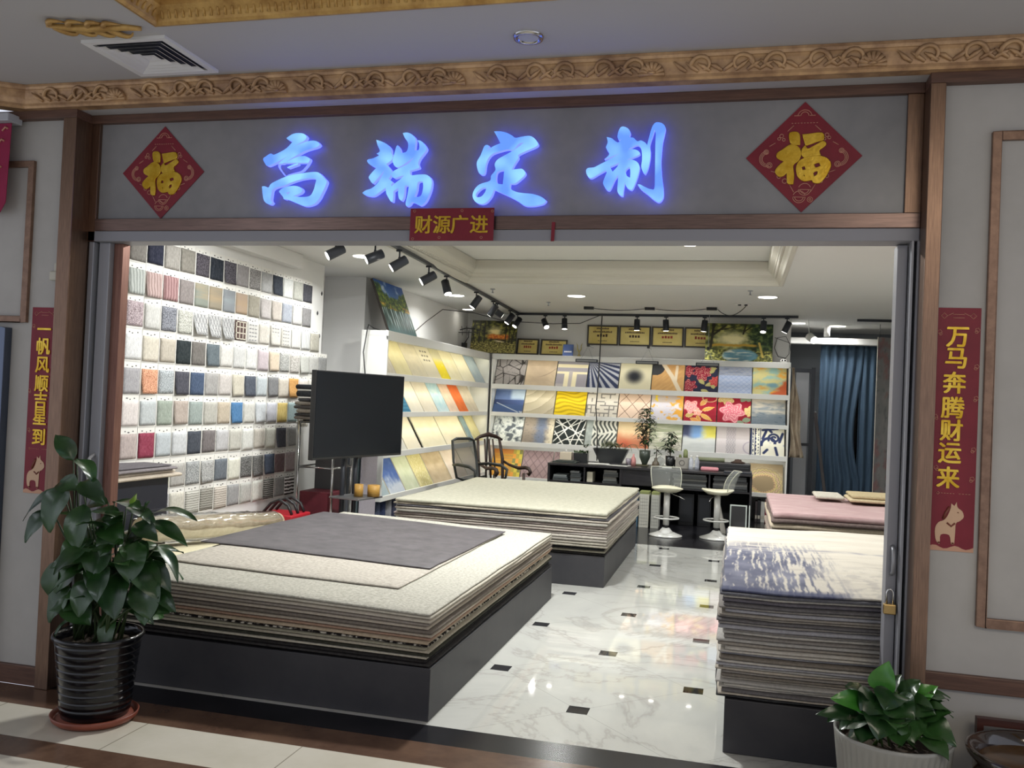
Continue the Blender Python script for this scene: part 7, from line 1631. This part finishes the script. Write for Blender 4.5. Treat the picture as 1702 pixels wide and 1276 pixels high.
def couplet(x0, x1, z0, z1, chars, zs, cx, label, tilt):
    y = WY - 0.001
    t = thing('spring_couplet', label, 'decoration', ((x0 + x1) / 2, y, z0), 'red couplet strips')
    MB().box((x0, y - 0.002, z0), (x1, y, z1)).build('paper', M_RED, t)
    for i, (c, z) in enumerate(zip(chars, zs)):
        text_mesh('gold_character', c, 0.094, (cx + tilt * (z - zs[0]), y - 0.0045, z), (1, 0, 0), (0, 0, 1), M_FOIL, t, extrude=0.0015, offset=0.0026, sx=0.95)
    d = MB(); Y = y - 0.0025; w = x1 - x0; mx = (x0 + x1) / 2
    zt = z1 - 0.035
    lines = [[(mx - 0.022, zt + 0.008), (mx + 0.022, zt + 0.008)], [(mx - 0.022, zt - 0.006), (mx + 0.022, zt - 0.006)]]
    for s in (-1, 1):
        lines += [[(mx + s * 0.055, zt - 0.010), (mx + s * 0.043, zt + 0.002), (mx + s * 0.055, zt + 0.014), (mx + s * 0.067, zt + 0.002), (mx + s * 0.055, zt - 0.010)], [(mx + s * 0.043, zt + 0.002), (mx + s * 0.02, zt + 0.014)]]
    for (u, v) in ((0.08, 0.10), (0.93, 0.09), (0.94, 0.24), (0.05, 0.45), (0.95, 0.37), (0.93, 0.58), (0.10, 0.66), (0.92, 0.70)):
        px = x0 + w * u; pz = z1 - (z1 - z0) * v; lines += [ring_pts(px, pz, 0.009, n=5), ring_pts(px + 0.004 * (1 if u < .5 else -1), pz - 0.008, 0.006, n=6)]
    for i in range(5): lines.append([(mx - 0.045 + 0.011 * i, z0 + 0.235), (mx - 0.038 + 0.011 * i, z0 + 0.235)])
    for i in range(4): lines.append([(mx + 0.022 + 0.012 * i, z0 + 0.235), (mx + 0.030 + 0.012 * i, z0 + 0.235)])
    lines.append(ring_pts(mx - 0.056, z0 + 0.235, 0.006, n=4))
    print_lines(d, Y, lines, 0.0016); d.build('printed_motif', M_PINKP, t)
    # little standing foal above a pale ground strip
    h = MB(); oz = z0 + 0.03; ox = mx - 0.02
    body = smooth_loop([(-0.040, 0.02), (-0.030, 0.0), (-0.022, 0.0), (-0.020, 0.035), (0.012, 0.035), (0.020, 0.0), (0.032, 0.0), (0.034, 0.05), (0.036, 0.085), (0.050, 0.095), (0.064, 0.112), (0.058, 0.135), (0.040, 0.150), (0.036, 0.172), (0.028, 0.155), (0.016, 0.165), (0.014, 0.145), (0.004, 0.115), (-0.010, 0.095), (-0.030, 0.085), (-0.042, 0.06)], 3)
    glyph_mesh('foal_print', [[(a, b) for a, b in body]], (ox, Y - 0.001, oz), (1, 0, 0), (0, 0, 1), 0.0006, [mat('foal_cream', (206, 170, 138), 0.5)], t)
    k = MB(); k.tube([(ox + 0.010, Y - 0.002, oz + 0.15), (ox - 0.004, Y - 0.002, oz + 0.125), (ox - 0.012, Y - 0.002, oz + 0.10)], 0.006, 5); k.tube([(ox - 0.026, Y - 0.002, oz + 0.006), (ox - 0.026, Y - 0.002, oz)], 0.005, 5); k.tube([(ox + 0.026, Y - 0.002, oz + 0.006), (ox + 0.026, Y - 0.002, oz)], 0.005, 5); k.lathe([(0.004, 0), (0.0, 0.004)], (ox + 0.042, Y - 0.002, oz + 0.128), 6)
    k.tube([(ox + 0.002, Y - 0.002, oz + 0.085), (ox + 0.018, Y - 0.002, oz + 0.072), (ox + 0.032, Y - 0.002, oz + 0.085)], 0.004, 5); k.build('foal_details', mat('foal_brown', (120, 60, 46), 0.5), t)
    g = MB(); n = 12; pts = [(x0 + w * i / n, z0 + 0.016 + 0.007 * math.sin(i * 1.1)) for i in range(n + 1)]
    g.poly([(x0 - x0, 0)] and [(p[0] - x0, p[1] - z0) for p in pts[::-1]] + [(0, 0), (w, 0)], (x0, Y + 0.0004, z0), (1, 0, 0), (0, 0, 1), 0.0006); g.build('ground_print', mat('ground_cream', (196, 150, 122), 0.5), t)
couplet(1.531, 1.699, 1.068, 2.064, '万马奔腾财运来', [1.944, 1.857, 1.757, 1.655, 1.562, 1.468, 1.368], 1.612, 'red couplet strip with gold characters on the right wall', 0.03)
couplet(-2.908, -2.745, 1.003, 1.988, '一帆风顺吉星到', [1.873, 1.782, 1.684, 1.585, 1.495, 1.408, 1.303], -2.826, 'red couplet strip with gold characters on the left wall', 0.0)
def banner():
    x0, x1, z0, z1 = -0.817, -0.398, 2.352, 2.508; y = -0.628
    t = thing('fortune_banner', 'small horizontal red banner with four gold characters below the blue sign', 'decoration', ((x0 + x1) / 2, y, z0))
    MB().box((x0, y, z0), (x1, y + 0.002, z1)).build('paper', M_RED, t)
    for c, u in zip('财源广进', (0.164, 0.388, 0.597, 0.83)):
        text_mesh('gold_character', c, 0.092, (x0 + (x1 - x0) * u, y - 0.0025, 2.430), (1, 0, 0), (0, 0, 1), M_FOIL, t, extrude=0.0012, offset=0.0022, sx=1.0)
    d = MB(); lines = [ring_pts(x0 + (x1 - x0) * u, z0 + (z1 - z0) * v, 0.006, n=6) for u, v in ((0.05, 0.92), (0.62, 0.92), (0.98, 0.90), (0.36, 0.10), (0.86, 0.10), (0.04, 0.06))]
    print_lines(d, y - 0.0006, lines, 0.0014); d.build('printed_motif', M_PINKP, t)
banner()
b = MB(); b.fbox((-0.124, -0.612, 2.352), (0.016, 0, 0), (0, 0.002, 0), (0.002, 0, 0.09)); small(b, 'red_ribbon', M_RED, 'short red ribbon hanging on the door track right of the banner', 'ribbon')
t = thing('red_hanging', 'crimson hanging banner at the upper left edge', 'banner', (-3.3, -0.76, 2.5))
b = MB(); b.poly([(0, 0), (0.585, 0.0), (0.572, -0.42), (0.54, -0.475), (0, -0.44)], (-3.62, -0.755, 2.955), (1, 0, 0), (0, 0, 1), 0.003); b.build('fabric', mixmat('crimson_fabric', (132, 22, 62), (146, 28, 70), 5, 0.7, bump=0.1), t)
b = MB()
for (x, z) in ((-3.09, 2.86), (-3.07, 2.925), (-3.10, 2.72)): b.tube([(x - 0.02, -0.76, z - 0.01), (x, -0.76, z + 0.01), (x + 0.015, -0.76, z)], 0.006, 5)
b.build('printed_flower', M_PINKP, t)
b = MB(); b.box((-3.64, -0.80, 2.957), (-3.02, -0.70, 3.0)); b.build('housing', mat('roller_white', (176, 178, 184), 0.5), t, bevel=0.004)
t = thing('wall_sensor', 'small white plastic device on the left wall beside the door post', 'device', (-2.77, -0.69, 2.15))
b = MB(); b.box((-2.80, -0.705, 2.13), (-2.745, -0.681, 2.18)); b.build('body', mat('cream_plastic', (190, 186, 170), 0.4), t, bevel=0.008)
b = MB(); b.box((-2.775, -0.70, 2.175), (-2.75, -0.682, 2.225)); b.build('clip', mat('cream_plastic', (190, 186, 170), 0.4), t, bevel=0.006)

# ------------------------------------------------------------------ plants outside the shop
M_LEAFG = mixmat('glossy_leaf', (22, 50, 24), (44, 78, 34), 5, 0.3, bump=0.08, bscale=60, spec=0.6)
M_LEAFY = mixmat('young_leaf', (120, 160, 60), (150, 184, 84), 5, 0.35, bump=0.05)
def big_leaf(name, p, q, W_, m, parent, seed=0, droop=0.12, n=9, heart=False):
    """one broad pointed leaf from p to q with a fold along the midrib"""
    p = Vector(p); q = Vector(q); d = q - p; L = d.length; d.normalize(); up = Vector((0.12 * math.sin(seed * 2.3), -0.55 + 0.5 * math.sin(seed * 1.7), 0.85)).normalized()
    side = d.cross(up); side.normalize(); nn = side.cross(d).normalized()
    r = random.Random(seed); vs = []; m_ = 4
    for i in range(n + 1):
        t_ = i / n
        w = W_ * 0.5 * (math.sin(math.pi * t_ ** (0.62 if heart else 0.8)) ** 0.85 if 0 < t_ < 1 else 0.0) + 0.0008
        c = p + d * (L * t_) + nn * (droop * L * math.sin(math.pi * t_) * 0.9)
        for k in range(-m_, m_ + 1):
            s = k / m_; z = 0.22 * w * abs(s) ** 1.4 + 0.05 * W_ * math.sin(t_ * 9 + s * 2 + seed) * abs(s)
            vs.append(c + side * (w * s) + nn * z)
    W2 = 2 * m_ + 1
    b = MB(); b.add(vs, [(i * W2 + k, i * W2 + k + 1, (i + 1) * W2 + k + 1, (i + 1) * W2 + k) for i in range(n) for k in range(2 * m_)], 0, True)
    return b.build(name, m, parent)
LEAVES_LEFT = [((-2361,-976,1221),(-2460,-990,1341),81),((-2334,-985,1231),(-2204,-1020,1126),81),((-2380,-985,1095),(-2594,-1020,914),62),((-2458,-994,983),(-2547,-1050,817),81),((-2368,-1000,1106),(-2396,-1070,881),136),((-2263,-1006,1018),(-2221,-1090,813),118),((-2291,-1000,1125),(-2096,-1070,1036),87),((-2169,-955,1028),(-2331,-920,984),74),((-1897,-985,1002),(-1639,-1020,986),68),((-2006,-985,1023),(-1965,-1020,1091),34),((-1953,-976,1003),(-1913,-990,1058),28),((-1895,-985,965),(-1683,-1020,866),62),((-1866,-985,855),(-1724,-1020,697),56),((-1891,-976,781),(-1779,-990,639),62),((-1869,-994,631),(-1705,-1050,567),40),((-2049,-1000,998),(-2089,-1070,919),105),((-2113,-985,1035),(-1937,-1020,1009),87),((-1985,-994,946),(-1821,-1050,882),81),((-2040,-1006,915),(-2098,-1090,795),124),((-1955,-1006,865),(-1930,-1090,685),136),((-2119,-1006,851),(-2140,-1090,680),130),((-2264,-985,750),(-2377,-1020,588),124),((-2323,-985,615),(-2412,-1020,441),124),((-2175,-1006,676),(-2195,-1090,507),136),((-2040,-1012,717),(-1985,-1110,519),143),((-1917,-1000,698),(-1824,-1070,526),136),((-1974,-994,762),(-1806,-1050,620),118),((-1879,-1000,589),(-1854,-1070,496),93),((-2323,-1000,546),(-2143,-1070,466),124),((-2420,-988,1116),(-2274,-1030,1085),93),((-2242,-988,983),(-2024,-1030,961),81),((-2048,-982,1019),(-1852,-1010,930),68),((-2424,-976,735),(-2424,-990,534),93),((-2162,-1000,933),(-1988,-1070,857),105)]
LEAVES_RIGHT = [((1315,-1006,557),(1343,-1020,682),105),((1319,-985,516),(1403,-950,619),81),((1268,-1012,530),(1187,-1040,574),112),((1290,-1018,500),(1133,-1060,528),105),((1248,-1018,461),(1081,-1060,460),68),((1268,-1030,456),(1165,-1100,421),124),((1399,-994,540),(1462,-980,612),93),((1410,-985,562),(1513,-950,541),105),((1431,-994,522),(1526,-980,597),81),((1439,-1015,495),(1566,-1050,527),93),((1459,-1024,467),(1573,-1080,413),124),((1329,-1042,501),(1297,-1140,419),155),((1394,-1036,474),(1423,-1120,418),149),((1289,-1036,449),(1238,-1120,393),124),((1351,-1030,534),(1424,-1100,499),143),((1309,-1024,539),(1239,-1080,491),136),((1371,-1030,570),(1320,-1100,519),143),((1491,-1000,576),(1565,-1000,562),25),((1351,-1048,439),(1376,-1160,415),124),((1204,-1015,477),(1126,-1050,433),74)]
def mm(v): return tuple(c / 1000 for c in v)
def left_plant():
    cx, cy = -2.168, -0.975
    t = thing('potted_plant', 'large leafy plant in a ribbed black glazed pot left of the entrance', 'plant', (cx, cy, 0))
    prof = [(0.0, 0.030), (0.150, 0.030), (0.152, 0.045)]
    z = 0.045
    for k in range(9):
        r0 = 0.152 + 0.0040 * k; prof += [(r0 + 0.004, z + 0.004), (r0 + 0.0065, z + 0.028), (r0 + 0.008, z + 0.034), (r0 + 0.003, z + 0.037)]; z += 0.037
    prof += [(0.196, z + 0.010), (0.206, z + 0.022), (0.203, z + 0.036), (0.192, z + 0.036), (0.184, z + 0.02), (0.178, z - 0.03)]
    b = MB(); b.lathe(prof, (cx, cy, 0), 56); b.build('pot', mat('black_glaze', (13, 14, 18), 0.16, 0.0, 0.45, coat=0.15), t)
    b = MB(); b.lathe([(0.0, z - 0.012), (0.10, z - 0.004), (0.182, z - 0.012)], (cx, cy, 0), 40); b.build('soil', M_SOIL, t)
    r = random.Random(6); 
    b = MB()
    for k in range(70):
        a = r.uniform(0, 6.28); q = 0.165 * math.sqrt(r.random()); b.lathe([(0.0, 0.0), (0.014 * r.uniform(.6, 1.2), 0.006), (0.0, 0.015)], (cx + q * math.cos(a), cy + q * math.sin(a), z - 0.012), 6)
    b.build('gravel', mixmat('pebbles', (70, 64, 56), (132, 122, 108), 30, 0.8, bump=0.3), t)['kind'] = 'stuff'
    s = tag(MB().lathe([(0.0, 0.002), (0.172, 0.002), (0.19, 0.018), (0.197, 0.040), (0.190, 0.042), (0.183, 0.022), (0.174, 0.016), (0.165, 0.028), (0.0, 0.028)], (cx, cy, 0), 48).build('pot_saucer', mixmat('terracotta', (112, 58, 44), (134, 72, 54), 6, 0.4, bump=0.05)), 'terracotta saucer under the black glazed pot on the concourse floor', 'saucer')
    soil = Vector((cx, cy, z - 0.01))
    for i, (p, q, w) in enumerate(LEAVES_LEFT):
        p = Vector(mm(p)); q = Vector(mm(q))
        m = M_LEAFY if i == 9 else M_LEAFG
        big_leaf('leaf', p, q, w / 1000 * 1.15, m, t, i)
        b = MB(); a = soil + Vector((0.10 * math.sin(i * 2.1), 0.06 * math.cos(i * 1.3), 0)); mid = a.lerp(p, 0.55) + Vector((0.0, 0.02, 0.05))
        if i in (0, 1, 2, 3, 4, 29): a = soil + Vector((-0.12 + 0.012 * (i % 5), -0.02, 0)); mid = Vector((-2.33 + 0.02 * (i % 3), -0.965, 0.75))
        b.tube([a, a.lerp(mid, 0.5) + Vector((0, 0, 0.02)), mid, mid.lerp(p, 0.6), p], [0.006, 0.006, 0.005, 0.004, 0.003], 6); b.build('stalk', mixmat('leaf_stalk', (38, 56, 30), (60, 76, 44), 5, 0.5, bump=0), t)
    for k in range(60):
        a = r.uniform(0, 6.28); h = r.uniform(0.50, 0.92); q0 = r.uniform(0.02, 0.14); p = Vector((cx + q0 * math.cos(a) + 0.03, cy + 0.05 + q0 * math.sin(a), h)); d = Vector((math.cos(a) * r.uniform(0.5, 1.1), math.sin(a) * r.uniform(0.4, 1.0), r.uniform(-0.8, 0.4))).normalized(); L = r.uniform(0.15, 0.24)
        big_leaf('leaf', p, p + d * L, r.uniform(0.085, 0.14), M_LEAFG, t, 100 + k)
left_plant()
def right_plant():
    cx, cy = 1.37, -0.99
    t = thing('potted_plant', 'broad leaved green plant in a ribbed grey pot at the bottom right', 'plant', (cx, cy, 0))
    prof = [(0.0, 0.002), (0.15, 0.002), (0.165, 0.01), (0.205, 0.36), (0.212, 0.39), (0.214, 0.405), (0.204, 0.405), (0.198, 0.38), (0.19, 0.33)]
    b = MB(); b.lathe(prof, (cx, cy, 0), 192, wob=lambda a, z: 1 + (0.018 * math.sin(a * 48) if 0.005 < z < 0.385 else 0)); b.build('pot', mat('grey_ceramic', (138, 138, 133), 0.35), t)
    b = MB(); b.lathe([(0.0, 0.37), (0.197, 0.365)], (cx, cy, 0), 36); b.build('soil', M_SOIL, t)
    for i, (p, q, w) in enumerate(LEAVES_RIGHT):
        p = Vector(mm(p)); q = Vector(mm(q)); big_leaf('leaf', p, q, w / 1000 * 0.95, mixmat('bright_leaf', (44, 104, 34), (74, 136, 48), 5, 0.28, bump=0.06, spec=0.6) if i in (0, 3, 8) else M_LEAFG, t, 40 + i, heart=True)
        b = MB(); a = Vector((cx + 0.08 * math.sin(i * 1.9), cy + 0.06 * math.cos(i), 0.365)); b.tube([a, a.lerp(p, 0.5) + Vector((0, 0.01, 0.03)), p], [0.004, 0.004, 0.003], 6); b.build('stalk', mat('green_stalk', (74, 104, 50), 0.5), t)
    r = random.Random(14)
    for k in range(22):
        a = r.uniform(0, 6.28); q0 = r.uniform(0.0, 0.13); p = Vector((cx + q0 * math.cos(a), cy + q0 * math.sin(a), r.uniform(0.42, 0.56))); d = Vector((math.cos(a), math.sin(a), r.uniform(-0.5, 0.5))).normalized()
        big_leaf('leaf', p, p + d * r.uniform(0.09, 0.14), r.uniform(0.08, 0.12), M_LEAFG, t, 200 + k, heart=True)
right_plant()
def basin():
    cx, cy = 1.86, -1.06
    t = thing('glazed_basin', 'dark brown glazed basin with a wide rim at the right edge', 'basin', (cx, cy, 0))
    b = MB(); b.lathe([(0.0, 0.05), (0.13, 0.05), (0.15, 0.08), (0.21, 0.24), (0.225, 0.34), (0.22, 0.365), (0.245, 0.39), (0.25, 0.41), (0.238, 0.418), (0.222, 0.408), (0.205, 0.375), (0.19, 0.25), (0.0, 0.10)], (cx, cy, 0), 48); b.build('bowl', mixmat('brown_glaze', (26, 20, 18), (58, 40, 28), 5, 0.12, bump=0.05, spec=0.7, coat=0.5), t)
    b = MB(); b.lathe([(0.0, 0.372), (0.204, 0.372)], (cx, cy, 0), 40); b.build('contents', mixmat('brown_water', (70, 50, 34), (96, 72, 46), 4, 0.1, bump=0), t)
    b = MB(); b.box((cx - 0.16, cy - 0.16, 0.001), (cx + 0.16, cy + 0.16, 0.05)); small(b, 'basin_base', mat('dark_plinth', (40, 32, 28), 0.5), 'low dark plinth under the glazed basin', 'plinth', None, 0.006)
    s = thing('wooden_stand', 'dark red brown wooden stand frame against the right wall behind the basin', 'stand', (1.95, -0.75, 0))
    m = mixmat('mahogany', (58, 30, 26), (78, 44, 36), 6, 0.4, stretch=(1, 1, 6), bump=0.05)
    for x in (1.712, 2.30):
        b = MB(); b.box((x, -0.78, 0.001), (x + 0.024, -0.745, 0.435)); b.build('leg', m, s)
    b = MB(); b.box((1.736, -0.78, 0.408), (2.30, -0.745, 0.435)); b.build('top_rail', m, s)
    b = MB(); b.box((1.736, -0.775, 0.10), (2.30, -0.75, 0.12)); b.build('lower_rail', m, s)
basin()
